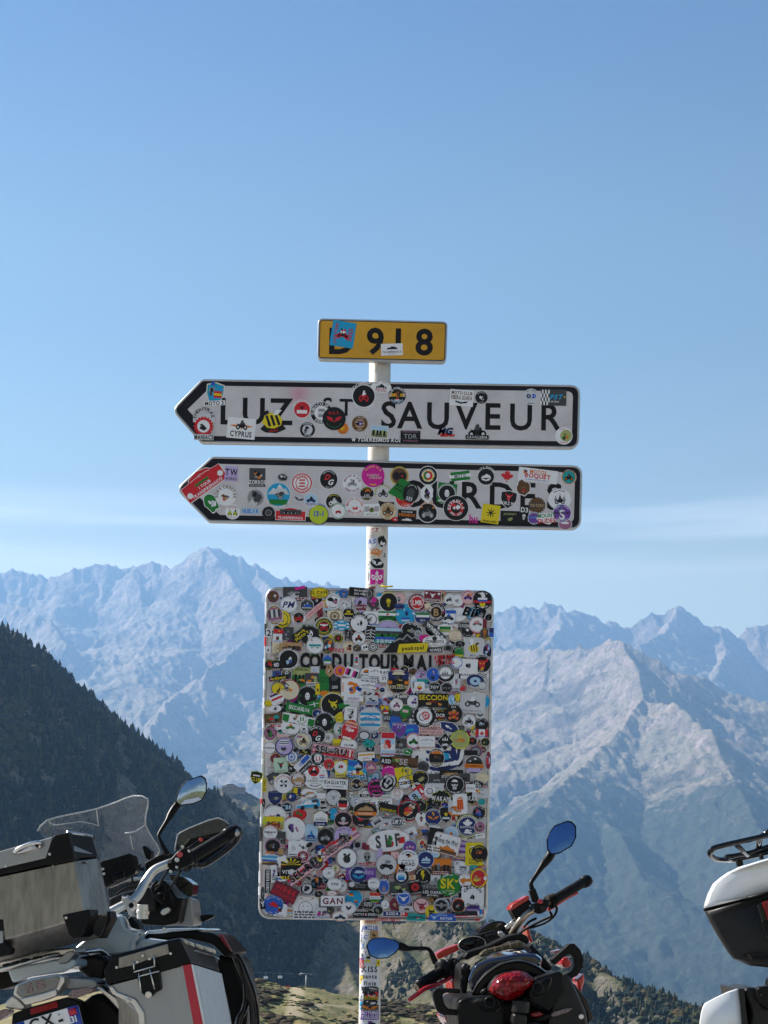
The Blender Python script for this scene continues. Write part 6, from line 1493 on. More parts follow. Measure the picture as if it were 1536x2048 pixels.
stickers(Dp, rd, """
c 455 40 140 140 0 w | blob:ty:0.4,0.3 |
c 590 85 110 110 0 w | blob:rk:0.8,0.8 |
r 215 195 190 56 0 w | | =g[0.6,0,0.9] Woodin
c 245 55 190 190 0 s97k80s60k30s | |
c 130 95 204 204 0 k94p80k | | =p[0.17,0.2,0.8] peñna ; =p[0.17,-0.25,0.7] peta
r 215 265 190 76 3 w | | /k[0.66,0,0,0.3,0.9] SMK
r 270 320 220 90 -10 k | |
c 365 155 146 146 0 w | ring:is:0.6,0.6 ring:iw:0.3,0.3 |
r 640 150 110 180 40 r | blob:wri:0.8,0.8 |
r 570 190 130 116 37 r93l | | =k[0.6] B
r 790 90 210 90 0 s | | =g[0.3] Jaures
c 735 130 130 150 0 w | ring:ks:0.6,0.5 |
c 790 260 150 130 0 k | blob:gdk |
c 615 300 180 180 0 G95k | blob:dzk |
r 470 270 120 60 35 c | |
c 495 350 250 250 0 r95m88k | blob:orteir:0.66,0.5,-0.05,-0.1 blob:eio:0.4,0.35,0.25,0.35 |
c 370 480 180 120 0 d | | /w[0.4,0,0,0.3,1.0] KURTO
b 640 440 150 170 0 w | skull:dor:0.4,0.4,0,-0.1 blob:kw:0.5,0.3,0,0.6 |
c 775 428 196 196 0 d96u | wing:ok:0.7,0.36,0,-0.1 blob:oy:0.2,0.3,0,0.35 |
s 920 400 156 210 0 k96w90k | star:yk:0.36,0.3,0,0.05 bands:lw:0.5,0.1,0,-0.35 blob:b:0.3,0.2,-0.1,0.9 |
b 865 195 230 150 -4 G94k | mtn:k:0.7,0.5,0.1,0.5 | =w[0.34,-0.25,0.95] WAKAMI
b 1215 205 150 150 -4 G94k | | =w[0.34,-0.1,0.95] AKAMI
c 1020 360 150 120 0 o | blob:lwt:0.9,0.9 |
r 990 300 90 130 0 s | |
R 1080 278 164 232 4 w | bars:orororo:0.44,0.5,0,-0.05 mtn:oy:0.46,0.16,0,0.6 | _i[0.08] VALLADOLID
r 1320 150 190 110 -4 s | blob:ryr:0.4,0.5,-0.3,0.2 | =u[0.12,0.7,0.4] MOTO ; =g[0.14,-0.2,0.8] ESPANA
r 1200 95 110 90 0 w | | =g[0.35] OHA
c 1325 250 90 90 0 k92a | |
c 1295 372 144 144 0 g95k | blob:brqb:0.7,0.7 |
c 1165 527 272 272 0 k97G92w88k80w76u | leaf:w:0.42,0.4,0,0.25 blob:w:0.5,0.25,0,-0.45 bands:u:0.7,0.1,0,-0.08 | =w[0.08,-0.08,0.64] EUROVILLE ; ^w[0.055] ENTRE AMIGOS SIN FRONTERAS
c 1302 535 130 138 0 q | blob:Btgk:0.8,0.8 |
r 1310 640 110 60 10 w | blob:nrw:0.8,0.7 |
r 1100 690 120 70 0 e | blob:tgw |
r 790 570 130 90 0 s | blob:gdk |
c 600 610 104 104 0 t | blob:Bik |
r 520 600 140 110 20 w | blob:rkdw |
c 265 692 500 250 8 w98r96w | ring:iw:0.11,0.22,-0.8,0.05 blob:ngrn:0.24,0.7,0.05,0.0 box:r:0.15,0.28,0.6,-0.1 | /d[0.56,0,-0.02,0.0,0.56] S L F
c 655 735 150 176 0 w95q88e | blob:rkbot:0.7,0.6 |
c 510 768 160 160 0 w96a90v | disc:i:0.14,0.14,-0.4,-0.05 disc:P:0.14,0.14,0,0.1 disc:i:0.14,0.14,0.4,0.0 disc:r:0.14,0.12,0.05,-0.15 | ^l[0.07] TOUR VIEJA
c 980 612 180 180 0 b95w84l | disc:o:0.2,0.2 bands:w:0.6,0.1,0,-0.3 |
r 790 700 160 300 -8 k | blob:wdgk:0.5,0.6 |
r 1065 800 180 220 -3 v | bands:LvLvLv:0.9,0.9 |
c 800 850 130 100 0 k80y70l | |
R 925 733 316 236 -13 k98w93r90w | sun:oB:0.3,0.2,0,-0.45 mtn:ot:0.84,0.4,0,-0.42 bands:B:0.84,0.16,0,-0.72 heart:m:0.07,0.12,-0.55,0.62 bands:g:0.84,0.015,0,0.02 | =d[0.2,0.3,0.8] Along the Way
r 1240 845 200 262 0 y | disc:w:0.32,0.2,-0.15,0.5 ring:ky:0.5,0.36,-0.1,0.25 | =k[0.1,-0.5] PATO ; =k[0.1,-0.75] DUCK
c 1310 838 192 192 0 d96k | blob:mroB:0.6,0.6 |
r 340 860 90 80 0 i | blob:rw |
c 490 920 238 250 0 w | blob:kwyo:0.6,0.25,0,0.45 | =d[0.06,0.0,0.6] LIFE IS ON THE ; =k[0.16,-0.32,0.64] ROAD
c 245 965 236 236 0 g97s | bike:kgd:0.66,0.5 blob:dgs:0.5,0.3,0.1,0.2 | ^d[0.09] SAN
b 168 850 76 170 0 L | |
c 690 908 190 190 0 w96b90u | mtn:lw:0.6,0.36,0,0.05 bands:l:0.5,0.08,0,-0.35 | ^l[0.09] TRANSPIRENAICA ; _l[0.07] MOTOS
r 868 990 226 190 0 B | photo:oBk:0.98,0.98 skull:gk:0.3,0.5,-0.3,0 | 
r 1050 1000 70 150 5 w | | |k[0.4,0] BOLTED
b 1115 1010 180 170 0 w | cat:sdk:0.8,0.8 bands:dkd:0.4,0.1,0,0.2 |
r 1235 1000 80 60 0 a | blob:kl |
r 400 1010 110 100 0 o | blob:rw |
c 662 1087 198 198 0 k | bolt:y:0.5,0.6 | ^w[0.07] GOLDEN THUNDER ; _w[0.07] MOTO CLUB
f 230 1110 190 60 0 - | | =k[0.8] CY
r 520 1110 110 60 0 e | | =o[0.8] TR
c 412 1100 178 178 0 s97k66w | bands:lcb:0.44,0.4,0,-0.1 | ^w[0.11] R I D E
r 800 1130 110 120 0 s | blob:gk |
r 760 1215 220 50 0 d | | =g[0.7] REVEAL
r 770 1292 256 86 -1 k | | =w[0.36,0.35] LES OARES ; =w[0.22,-0.5,0.8] BIKE PERU
c 955 1187 270 270 0 n | bands:z:0.4,0.05,0.1,-0.55 heart:y:0.16,0.16,0.6,0.25 | /y[0.40,0.06,-0.1,0.0,0.62] SK
c 1142 1142 156 156 0 w | blob:ot:0.8,0.6 bands:o:0.8,0.2 |
f 1225 1110 50 90 0 - | | =g[0.4] er
c 1328 1118 200 236 0 r94y78r | blob:ytr:0.7,0.6 disc:w:0.2,0.2,0.75,0 |
r 570 1220 150 170 12 k | disc:r:0.6,0.52 aster:k:0.4,0.36 | =w[0.1,0.8] DURANGE ; =w[0.1,-0.8] CYCLONES
c 215 1212 124 170 0 b | trees:t:0.5,0.7,0,-0.2 |
r 385 1235 220 150 3 d | blob:kzngd:0.95,0.9 |
c 100 1180 140 140 0 s95w | mtnline:g:0.5,0.3,0,0.1 |
c 438 1350 174 174 0 w96b84w78b | bull:wl:0.6,0.4 | _b[0.09] SPARTANS
c 640 1432 210 200 0 w96B84i | bull:mik:0.6,0.6 blob:mr:0.5,0.4,0.1,-0.1 | ^B[0.08] DRAGON RIDERS
c 866 1430 176 176 0 w95g74k | skull:gk:0.4,0.4 wing:g:1.0,0.3,0,0 | ^w[0.08] MOTO CLUB
f 960 1480 80 60 0 - | | =k[0.8] an
c 1062 1430 160 172 0 w96o88k | blob:krgn:0.5,0.5 bands:n:0.5,0.06,0,-0.85 |
R 1222 1325 256 236 0 w | blob:kdk:0.24,0.36,0,0.0 | ^k[0.13] CRETAN ; _k[0.13] RIDERS
b 330 1420 120 150 0 m | blob:kdtu:0.7,0.8 |
b 230 1420 100 110 0 w | blob:gsw |
r 470 1470 160 70 0 s | blob:kBm |
c 150 1482 118 118 0 n94k | blob:zgk:0.6,0.6 |
r 345 1522 286 64 1 w | box:r:0.28,0.9,0.7,0 bands:u:0.68,0.86,-0.28,0 | =w[0.5,0.06,0.9] RODA 28
r 580 1562 210 84 0 a | blob:rkaw:0.6,0.6 | =k[0.34] XANADU
c 755 1495 146 146 0 y | cat:kyk:0.6,0.62,0,-0.1 |
r 878 1562 306 84 0 b | bull:lb:0.3,0.7,-0.6,0 | =l[0.22,0.55,0.6] DESTINO ; /w[0.3,-0.3,0.3,0.25,0.55] MOTOR
r 1225 1458 150 66 0 v | bands:uv:0.9,0.6 |
r 1132 1530 290 70 2 k | bands:rwr:0.98,0.3,0,-0.65 | =d[0.4,0.3] BARDAMOTO ; /w[0.3,-0.5,0.5,0.2,0.4] corse
c 1328 1500 116 116 0 w | bars:bcr:0.45,0.5 |
f 260 1590 290 44 -2 - | | /r[0.8,0,0,0.15,1.0] SCORIN SPIRITS
b 1280 1590 60 30 0 r | |
r 20 770 60 60 0 m | |
""", (730, 1560), 5.689, BF)
# scraps folded over the lit left-hand edge of the board, and a loose black strap end under it
rnd = random.Random(5)
for i in range(16):
    py = 1215+i*38+rnd.uniform(-8, 8); px = 535.0-(py-1178)*0.0235; hgt = rnd.uniform(10, 30)*Dp.s
    x0, z0 = Dp.m(px-3.6, py); r_ = 0.0092
    v, f = [], []
    for j, an in enumerate(np.linspace(-0.3, 1.9, 6)):
        for zz_ in (-hgt/2, hgt/2): v.append((x0+0.0075-r_*math.sin(an+0.2), 0.005-r_*1.15*math.cos(an+0.2), z0+zz_))
    for j in range(5): f.append((2*j, 2*j+2, 2*j+3, 2*j+1))
    me = bpy.data.meshes.new('edge_sticker'); me.from_pydata(v, [], f); link('edge_sticker', me, [PMATS[PIDX[rnd.choice('wwwrowwykwbw')]]], rd)
p0 = W(784, 1840, YS); tube_obj('strap_end', [p0, p0+Vector((0.004, -0.01, -0.012)), p0+Vector((0.012, -0.012, -0.04))], 0.0018, black_sheet, rd, 6)
p0 = W(775, 1173, YS-0.004); tube_obj('yellow_tape', [p0+Vector((-0.028, 0, 0.003)), p0+Vector((0, -0.004, -0.002)), p0+Vector((0.022, 0, 0.001))], 0.0035, PMATS[PIDX['y']], rd, 8)
# ------------------------------------------------------------------ motorcycles: materials and shape helpers
blackp = mat('black_plastic', (0.0055, 0.0055, 0.006), 0.36, var=0.3, scale=40, dirt=(0.016, 0.0155, 0.0145, 1), bump=0.05, spec=0.13)
blackg = mat('gloss_black', (0.005, 0.0055, 0.007), 0.10, coat=0.35, spec=0.2)
rubber = mat('rubber', (0.0065, 0.0065, 0.0065), 0.6, spec=0.13, var=0.3, scale=60, dirt=(0.04, 0.038, 0.034, 1), bump=0.15)
seat_m = mat('seat_vinyl', (0.008, 0.0078, 0.0078), 0.34, spec=0.2, var=0.3, scale=50, bump=0.2)
silver = mat('silver_metal', (0.62, 0.60, 0.57), 0.26, 1.0, var=0.25, scale=25)
satin = mat('satin_silver', (0.60, 0.58, 0.54), 0.36, 0.85, var=0.2, scale=30)
brushed = mat('brushed_aluminium', (0.27, 0.26, 0.245), 0.34, 1.0, var=0.75, scale=14, dirt=(0.085, 0.075, 0.06, 1), stretch=(2.2, 2.2, 0.5), bump=0.10)
brushed2 = mat('pale_aluminium', (0.30, 0.305, 0.31), 0.42, 0.75, var=0.4, scale=10, dirt=(0.26, 0.26, 0.255, 1), stretch=(2.0, 2.0, 0.6), bump=0.08)
tankblue = mat('grey_blue_paint', (0.55, 0.63, 0.68), 0.16, coat=0.8, var=0.1, scale=6)
whitep = mat('white_gloss_paint', (0.74, 0.75, 0.76), 0.16, coat=0.7, var=0.06, scale=5)
redp = mat('red_paint', (0.46, 0.012, 0.014), 0.2, coat=0.6, var=0.2, scale=20)
redstripe = mat('red_stripe', (0.42, 0.010, 0.030), 0.35, var=0.15, scale=12)
titan = mat('titanium_bar', (0.34, 0.28, 0.22), 0.3, 1.0, var=0.3, scale=25)
darkgrey = mat('dark_grey_shell', (0.016, 0.0155, 0.0155), 0.38, var=0.3, scale=50, dirt=(0.032, 0.030, 0.028, 1), bump=0.08, spec=0.18)
bronze = mat('bronze_plastic', (0.10, 0.082, 0.05), 0.3, 0.4, var=0.4, scale=60)
plate_w = mat('plate_white', (0.72, 0.72, 0.70), 0.3, var=0.25, scale=20, dirt=(0.45, 0.43, 0.40, 1))
plate_b = mat('plate_blue', (0.02, 0.06, 0.36), 0.35)
tankdark = mat('midnight_blue_paint', (0.010, 0.014, 0.035), 0.08, coat=1.0)
mirror_m, _t, _b = new_mat('mirror_glass'); _b.inputs['Metallic'].default_value = 1.0; _b.inputs['Roughness'].default_value = 0.015; _b.inputs['Base Color'].default_value = (0.15, 0.25, 0.45, 1)

mirror_plain, _t, _b = new_mat('plain_mirror_glass'); _b.inputs['Metallic'].default_value = 1.0; _b.inputs['Roughness'].default_value = 0.015; _b.inputs['Base Color'].default_value = (0.34, 0.42, 0.54, 1)
side_sheen = mat('painted_sky_sheen', (0.55, 0.60, 0.61), 0.35, var=0.25, scale=12, dirt=(0.36, 0.38, 0.38, 1))  # pale blue tone stands in for sky reflected by the case's outer side

def lens_mat(name, col, tr=0.6, scale=260):
    """Moulded lamp plastic with small facets."""
    m, t, b = new_mat(name); b.inputs['Base Color'].default_value = (*col, 1); b.inputs['Roughness'].default_value = 0.08
    b.inputs['Transmission Weight'].default_value = tr*0.6; b.inputs['Coat Weight'].default_value = 0.15; b.inputs['Specular IOR Level'].default_value = 0.3
    co = t.nodes.new('ShaderNodeTexCoord'); v = t.nodes.new('ShaderNodeTexVoronoi'); v.inputs['Scale'].default_value = scale; v.inputs['Randomness'].default_value = 0.35
    bp = t.nodes.new('ShaderNodeBump'); bp.inputs['Strength'].default_value = 0.9; bp.inputs['Distance'].default_value = 0.004
    t.links.new(co.outputs['Object'], v.inputs['Vector']); t.links.new(v.outputs['Distance'], bp.inputs['Height']); t.links.new(bp.outputs[0], b.inputs['Normal'])
    x = t.nodes.new('ShaderNodeMix'); x.data_type = 'RGBA'; x.inputs[6].default_value = (*[c*1.0 for c in col], 1); x.inputs[7].default_value = (*[c*0.28 for c in col], 1)
    r = t.nodes.new('ShaderNodeMapRange'); r.inputs['From Max'].default_value = 0.7; t.links.new(v.outputs['Distance'], r.inputs['Value']); t.links.new(r.outputs[0], x.inputs[0]); t.links.new(x.outputs[2], b.inputs['Base Color'])
    return m
red_lens = lens_mat('red_lens', (0.34, 0.002, 0.005), 0.0, 70)
clear_lens = lens_mat('clear_lens', (0.62, 0.58, 0.50), 0.4, 330)
pink_lens = lens_mat('smoked_lens', (0.52, 0.36, 0.33), 0.5, 200)
reflector = lens_mat('red_reflector', (0.50, 0.008, 0.008), 0.0, 420)

def clear_plastic(name, tint, amount):
    m = bpy.data.materials.new(name); m.use_nodes = True; t = m.node_tree; t.nodes.clear(); N = t.nodes.new; K = t.links.new
    o = N('ShaderNodeOutputMaterial'); tr = N('ShaderNodeBsdfTransparent'); tr.inputs[0].default_value = (*tint, 1)
    gl = N('ShaderNodeBsdfGlossy'); gl.inputs['Roughness'].default_value = 0.05; gl.inputs[0].default_value = (0.9, 0.9, 0.9, 1)
    di = N('ShaderNodeBsdfDiffuse'); di.inputs[0].default_value = (0.55, 0.55, 0.55, 1)
    lw = N('ShaderNodeLayerWeight'); lw.inputs[0].default_value = 0.5
    pw = N('ShaderNodeMath'); pw.operation = 'POWER'; pw.inputs[1].default_value = 4.0; K(lw.outputs['Facing'], pw.inputs[0])
    fr = N('ShaderNodeMath'); fr.operation = 'MULTIPLY_ADD'; fr.inputs[1].default_value = 0.75; fr.inputs[2].default_value = 0.04; K(pw.outputs[0], fr.inputs[0])
    a1 = N('ShaderNodeMixShader'); a2 = N('ShaderNodeMixShader')
    co = N('ShaderNodeTexCoord'); n = N('ShaderNodeTexNoise'); n.inputs['Scale'].default_value = 45; n.inputs['Detail'].default_value = 8; n.inputs['Roughness'].default_value = 0.8; K(co.outputs['Object'], n.inputs['Vector'])
    r = N('ShaderNodeMapRange'); r.inputs['From Min'].default_value = 0.50; r.inputs['From Max'].default_value = 0.78; r.inputs['To Min'].default_value = amount*0.6; r.inputs['To Max'].default_value = amount*1.7; K(n.outputs['Fac'], r.inputs['Value'])
    K(fr.outputs[0], a1.inputs[0]); K(tr.outputs[0], a1.inputs[1]); K(gl.outputs[0], a1.inputs[2])
    K(r.outputs[0], a2.inputs[0]); K(a1.outputs[0], a2.inputs[1]); K(di.outputs[0], a2.inputs[2]); K(a2.outputs[0], o.inputs['Surface'])
    return m
screen_m = clear_plastic('windscreen_plastic', (0.88, 0.91, 0.93), 0.115)
smoke_m = clear_plastic('smoked_plastic', (0.50, 0.48, 0.46), 0.05)
edge_m = clear_plastic('screen_edge', (0.85, 0.88, 0.88), 1.0)

def finish(name, verts, faces, material, parent, bevel=0.0, smooth=True, subsurf=0, segs=2):
    o0 = Vector(parent.location)
    p = parent
    while p.parent is not None: p = p.parent; o0 = o0+Vector(p.location)
    me = bpy.data.meshes.new(name); me.from_pydata([tuple(Vector(v)-o0) for v in verts], [], faces)
    bm = bmesh.new(); bm.from_mesh(me); bmesh.ops.recalc_face_normals(bm, faces=bm.faces[:]); bm.to_mesh(me); bm.free()
    o = link(name, me, [material], parent)
    if smooth: me.polygons.foreach_set('use_smooth', [True]*len(me.polygons))
    if subsurf:
        s = o.modifiers.new('subd', 'SUBSURF'); s.levels = subsurf; s.render_levels = subsurf
    if bevel:
        b = o.modifiers.new('edge', 'BEVEL'); b.width = bevel; b.segments = segs; b.limit_method = 'ANGLE'; b.angle_limit = math.radians(28); b.harden_normals = not subsurf
    return o

class Rig:
    """A reading frame: pixels of an enlargement of the photograph, and the way the motorcycle heads."""
    def __init__(self, ox, oy, sc, fw): self.ox, self.oy, self.sc = ox, oy, sc; self.fw = Vector(fw).normalized()
    def P(self, x, y, Y): return W(self.ox+x/self.sc, self.oy+y/self.sc, Y)
    def pts(self, pts, Y): return [self.P(p[0], p[1], p[2] if len(p) > 2 else Y) for p in pts]
    def prism(self, name, pts, Y, length, material, parent, taper=1.0, bevel=0.004, shift=(0, 0), **k):
        """A solid whose rear outline is read off the photograph and which runs forward along the heading."""
        a = self.pts(pts, Y); c = sum(a, Vector())/len(a); tx, tz = taper if isinstance(taper, tuple) else (taper, taper)
        b = [c+Vector(((p.x-c.x)*tx+shift[0], (p.y-c.y), (p.z-c.z)*tz+shift[1]))+self.fw*length for p in a]
        n = len(a); f = [tuple(range(n)), tuple(range(2*n-1, n-1, -1))]+[(i, (i+1) % n, n+(i+1) % n, n+i) for i in range(n)]
        return finish(name, a+b, f, material, parent, bevel, **k)
    def loft(self, name, rings, material, parent, bevel=0.004, caps=True, **k):
        """rings: (points, depth) from rear to front, the same number of points in each."""
        R_ = [self.pts(p, Y) for p, Y in rings]; n = len(R_[0]); v = [q for r in R_ for q in r]; f = []
        for j in range(len(R_)-1):
            for i in range(n): f.append((j*n+i, j*n+(i+1) % n, (j+1)*n+(i+1) % n, (j+1)*n+i))
        if caps: f += [tuple(range(n)), tuple(range(len(v)-1, len(v)-n-1, -1))]
        return finish(name, v, f, material, parent, bevel, **k)
    def tube(self, name, path, r, material, parent, k=14, smooth=3):
        """r in metres; path of (x, y, depth), rounded through its points."""
        p = [self.P(*q) for q in path]
        if smooth and len(p) > 2:
            o = []; rr = r if isinstance(r, list) else [r]*len(p); ro = []
            for i in range(len(p)-1):
                p0, p1, p2, p3 = p[max(0, i-1)], p[i], p[i+1], p[min(len(p)-1, i+2)]
                for j in range(smooth+1):
                    t_ = j/(smooth+1)
                    o.append(0.5*((2*p1)+(p2-p0)*t_+(2*p0-5*p1+4*p2-p3)*t_*t_+(3*p1-p0-3*p2+p3)*t_**3)); ro.append(rr[i]+(rr[i+1]-rr[i])*t_)
            o.append(p[-1]); ro.append(rr[-1]); p = o; r = ro
        rads = r if isinstance(r, list) else [r]*len(p)
        v, f = ring_tube(p, rads, k)
        return finish(name, v, f, material, parent, 0.0, smooth=True)
    def ball(self, name, x, y, Y, rx, ry, rz, material, parent, seg=16):
        c = self.P(x, y, Y); bm = bmesh.new(); bmesh.ops.create_uvsphere(bm, u_segments=seg, v_segments=10, radius=1.0)
        v = [c+Vector((q.co.x*rx, q.co.y*ry, q.co.z*rz)) for q in bm.verts]; f = [tuple(q.index for q in fc.verts) for fc in bm.faces]; bm.free()
        return finish(name, v, f, material, parent)
    def disc(self, name, x, y, Y, r, depth, material, parent, k=18, axis=None, bevel=0.0015):
        c = self.P(x, y, Y); ax = Vector(axis).normalized() if axis else self.fw
        v, f = ring_tube([c, c+ax*depth], [r, r], k)
        return finish(name, v, f, material, parent, bevel)
    def text(self, name, s, x, y, Y, height, u, v, material, parent, weight=0.03, width=None):
        """Flat lettering with its baseline along u and its height along v (unit vectors), height in metres."""
        a = Art(); a.text(s, 0, 0, 1.0, 'k', weight=weight, width=width); c = self.P(x, y, Y); u, v = Vector(u).normalized(), Vector(v).normalized()
        return finish(name, [c+u*(q[0]*height)+v*(q[1]*height) for q in a.v], a.f, material, parent, smooth=False)

def mirror(rig, root, outline, Y, stem, stem_r, tilt, name='mirror', glass=None):
    """Rear-view mirror: a bulged shell, the glass set into it, and its stalk."""
    c = (sum(p[0] for p in outline)/len(outline), sum(p[1] for p in outline)/len(outline))
    sc = lambda k: [(c[0]+(x-c[0])*k, c[1]+(y-c[1])*k) for x, y in outline]
    tl = math.tan(math.radians(tilt))
    dy = lambda pts, off: [(x, y, Y+off+(c[1]-y)/rig.sc*Y/F*tl) for x, y in pts]
    big = corner_round(outline, 14, 2); cc = c
    sc2 = lambda k: [(c[0]+(x-c[0])*k, c[1]+(y-c[1])*k) for x, y in big]
    sh = rig.loft(name, [(dy(sc2(0.93), -0.001), Y), (dy(sc2(0.97), -0.004), Y), (dy(sc2(1.0), 0.004), Y), (dy(sc2(0.97), 0.022), Y), (dy(sc2(0.72), 0.048), Y), (dy(sc2(0.25), 0.06), Y)], blackp, root, bevel=0.0)
    v_, f_ = [], []; n_ = len(big)      # slightly convex glass
    for k_ in (0.91, 0.7, 0.45, 0.2): v_ += [rig.P(*q) for q in dy(sc2(k_), -0.0022-0.0045*(1-(k_/0.91)**2))]
    v_.append(rig.P(*dy([c], -0.0067)[0]))
    for r_ in range(3): f_ += [(r_*n_+i, r_*n_+(i+1) % n_, (r_+1)*n_+(i+1) % n_, (r_+1)*n_+i) for i in range(n_)]
    f_ += [(3*n_+i, 3*n_+(i+1) % n_, 4*n_) for i in range(n_)]
    finish('glass', v_, f_, glass or mirror_m, sh)
    rig.tube('mirror_stalk', stem, stem_r, blackp, root)
    return sh

def wheel(root, x, y, r, wid, lean, heading, parent_name='wheel'):
    """Tyre, rim and hub of a wheel standing on the ground, leaning with the machine."""
    ax = Vector((math.cos(heading), -math.sin(heading), 0)); up = Vector((-math.sin(lean)*math.cos(heading), math.sin(lean)*math.sin(heading), math.cos(lean)))
    fw = Vector((math.sin(heading), math.cos(heading), 0)); side = up.cross(fw).normalized()
    c = Vector((x, y, 0))+up*r
    def lathe(name, prof, material, parent):
        v, f = [], []; n = 40; k = len(prof)
        for i in range(n):
            a = i*2*math.pi/n; d_ = fw*math.cos(a)+up*math.sin(a)
            for rr, ww in prof: v.append(c+d_*rr+side*ww)
        for i in range(n):
            for j in range(k): f.append((i*k+j, i*k+(j+1) % k, ((i+1) % n)*k+(j+1) % k, ((i+1) % n)*k+j))
        return finish(name, v, f, material, parent)
    w2 = wid/2
    t_ = lathe('wheel', [(r, 0), (r*0.985, w2*0.55), (r*0.93, w2*0.95), (r*0.84, w2), (r*0.74, w2*0.8), (r*0.74, -w2*0.8), (r*0.84, -w2), (r*0.93, -w2*0.95), (r*0.985, -w2*0.55)], rubber, root)
    lathe('rim', [(r*0.76, w2*0.78), (r*0.66, w2*0.7), (r*0.62, 0), (r*0.66, -w2*0.7), (r*0.76, -w2*0.78)], satin, t_)
    v, f = ring_tube([c-side*w2*0.9, c+side*w2*0.9], [r*0.16]*2, 16); finish('hub', v, f, satin, t_)
    for i in range(5):
        a = i*2*math.pi/5; d_ = fw*math.cos(a)+up*math.sin(a); v, f = ring_tube([c+d_*r*0.1, c+d_*r*0.66], [0.018, 0.013], 8); finish('spoke', v, f, satin, t_)
# ------------------------------------------------------------------ silver-grey touring motorcycle with aluminium cases (left)
RL = Rig(0, 1540, 2.954, (0.17, 0.985, 0))
m1_ = empty('motorcycle', (-0.84, 5.1, 0), 'silver-blue adventure motorcycle with aluminium top box and side case, clear windscreen', 'motorcycle', 'motorcycles parked in front of the signpost')
wheel(m1_, -0.86, 4.98, 0.33, 0.17, 0.22, 0.17); wheel(m1_, -0.60, 6.50, 0.34, 0.12, 0.22, 0.17)
# engine and frame, below the picture's edge but carrying the rest
RL.prism('engine', [(-100,2350), (420,2350), (520,2150), (420,1760), (-60,1850)], 5.35, 0.5, blackp, m1_, bevel=0.03)
RL.tube('fork', [(620,1500,6.2), (700,2300,6.48)], 0.03, satin, m1_, smooth=0)
RL.tube('side_stand', [(150,2350,5.45), (-120,2760,5.45)], 0.012, blackp, m1_, smooth=0)
# windscreen
ws = [(222,358,5.72), (278,297,5.78), (420,262,5.88), (570,230,5.93), (690,188,5.90), (790,152,5.84), (874,170,5.78), (866,250,5.80), (860,322,5.83), (900,400,5.88), (944,482,5.93), (880,560,6.0), (720,600,6.05), (560,590,6.05), (400,520,5.95), (300,440,5.82)]
c_ = (600, 400, 6.02); P_ = [RL.P(*q) for q in ws]; mid = [RL.P(x*0.55+c_[0]*0.45, y*0.55+c_[1]*0.45, Y*0.5+6.04*0.5) for x, y, Y in ws]; cen = RL.P(*c_)
n = len(P_); f = [(i, (i+1) % n, n+(i+1) % n, n+i) for i in range(n)]+[(n+i, n+(i+1) % n, 2*n) for i in range(n)]
wo = finish('windscreen', P_+mid+[cen], f, screen_m, m1_)
RL.tube('screen_edge', ws[:12], 0.0028, edge_m, wo, 8, 1)
RL.tube('screen_edge', [(570,230,5.93), (578,300,5.96), (584,330,5.97)], 0.002, edge_m, wo, 6, 1)
RL.tube('screen_edge', [(860,322,5.83), (800,362,5.9), (740,372,5.95)], 0.0025, edge_m, wo, 6, 1)
RL.tube('screen_edge', [(290,305,5.79), (330,325,5.84), (480,305,5.9), (584,330,5.97)], 0.002, edge_m, wo, 6, 1)
RL.tube('screen_edge', [(770,390,5.93), (786,470,5.96)], 0.002, edge_m, wo, 6, 0)
RL.prism('screen_lower', [(630,700), (700,655), (870,630), (900,680), (760,730), (640,760)], 5.9, 0.02, smoke_m, m1_, bevel=0.004)
RL.tube('screen_brace', [(650,690,5.85), (740,652,5.85), (870,636,5.85)], 0.006, silver, m1_, 10)
# cockpit
RL.prism('instrument_panel', [(640,760), (720,725), (870,690), (915,720), (915,830), (820,862), (700,830), (650,830)], 5.75, 0.10, darkgrey, m1_, bevel=0.008)
nav = RL.prism('navigation_mount', [(578,552), (600,536), (764,490), (784,502), (802,598), (792,616), (660,676), (625,696), (600,660)], 5.45, 0.05, blackp, m1_, bevel=0.005)
RL.prism('bracket', [(660,612), (735,590), (738,640), (668,662)], 5.44, 0.012, blackg, nav, bevel=0.003)
for q in ((596,580), (602,608), (655,560), (715,545)): RL.prism('clip', [(q[0],q[1]), (q[0]+17,q[1]-4), (q[0]+18,q[1]+10), (q[0]+1,q[1]+13)], 5.444, 0.006, satin if q[0] < 610 else blackg, nav, bevel=0.001)
RL.prism('cockpit_block', [(838,450), (858,446), (894,478), (884,535), (858,520)], 5.8, 0.04, blackp, m1_, bevel=0.004)
RL.prism('cockpit_block', [(852,548), (960,488), (1004,488), (1004,548), (930,576), (876,622), (856,592)], 5.72, 0.07, blackp, m1_, bevel=0.006)
RL.prism('hose_bundle', [(900,690), (960,642), (1000,690), (1040,760), (1080,752), (1050,905), (960,922), (830,915), (820,862), (930,800)], 5.78, 0.12, blackp, m1_, bevel=0.012)
for q in (((905,700,5.76), (950,672,5.72), (985,700,5.72), (970,770,5.76)), ((930,740,5.74), (990,720,5.73), (1020,800,5.76), (985,860,5.78)), ((850,590,5.7), (800,575,5.68), (770,600,5.66)), ((930,660,5.72), (900,690,5.7), (915,745,5.7), (965,790,5.74))):
    RL.tube('hose', q, 0.006, rubber, m1_, 8)
RL.prism('key_cap', [(945,845), (958,822), (992,808), (1004,822), (996,840), (962,860)], 5.74, 0.02, satin, m1_, bevel=0.004)
RL.prism('fairing_visor', [(988,618), (1030,616), (1085,632), (1140,674), (1134,750), (1098,742), (1060,716), (1020,660)], 5.80, 0.10, blackg, m1_, taper=0.85, bevel=0.006)
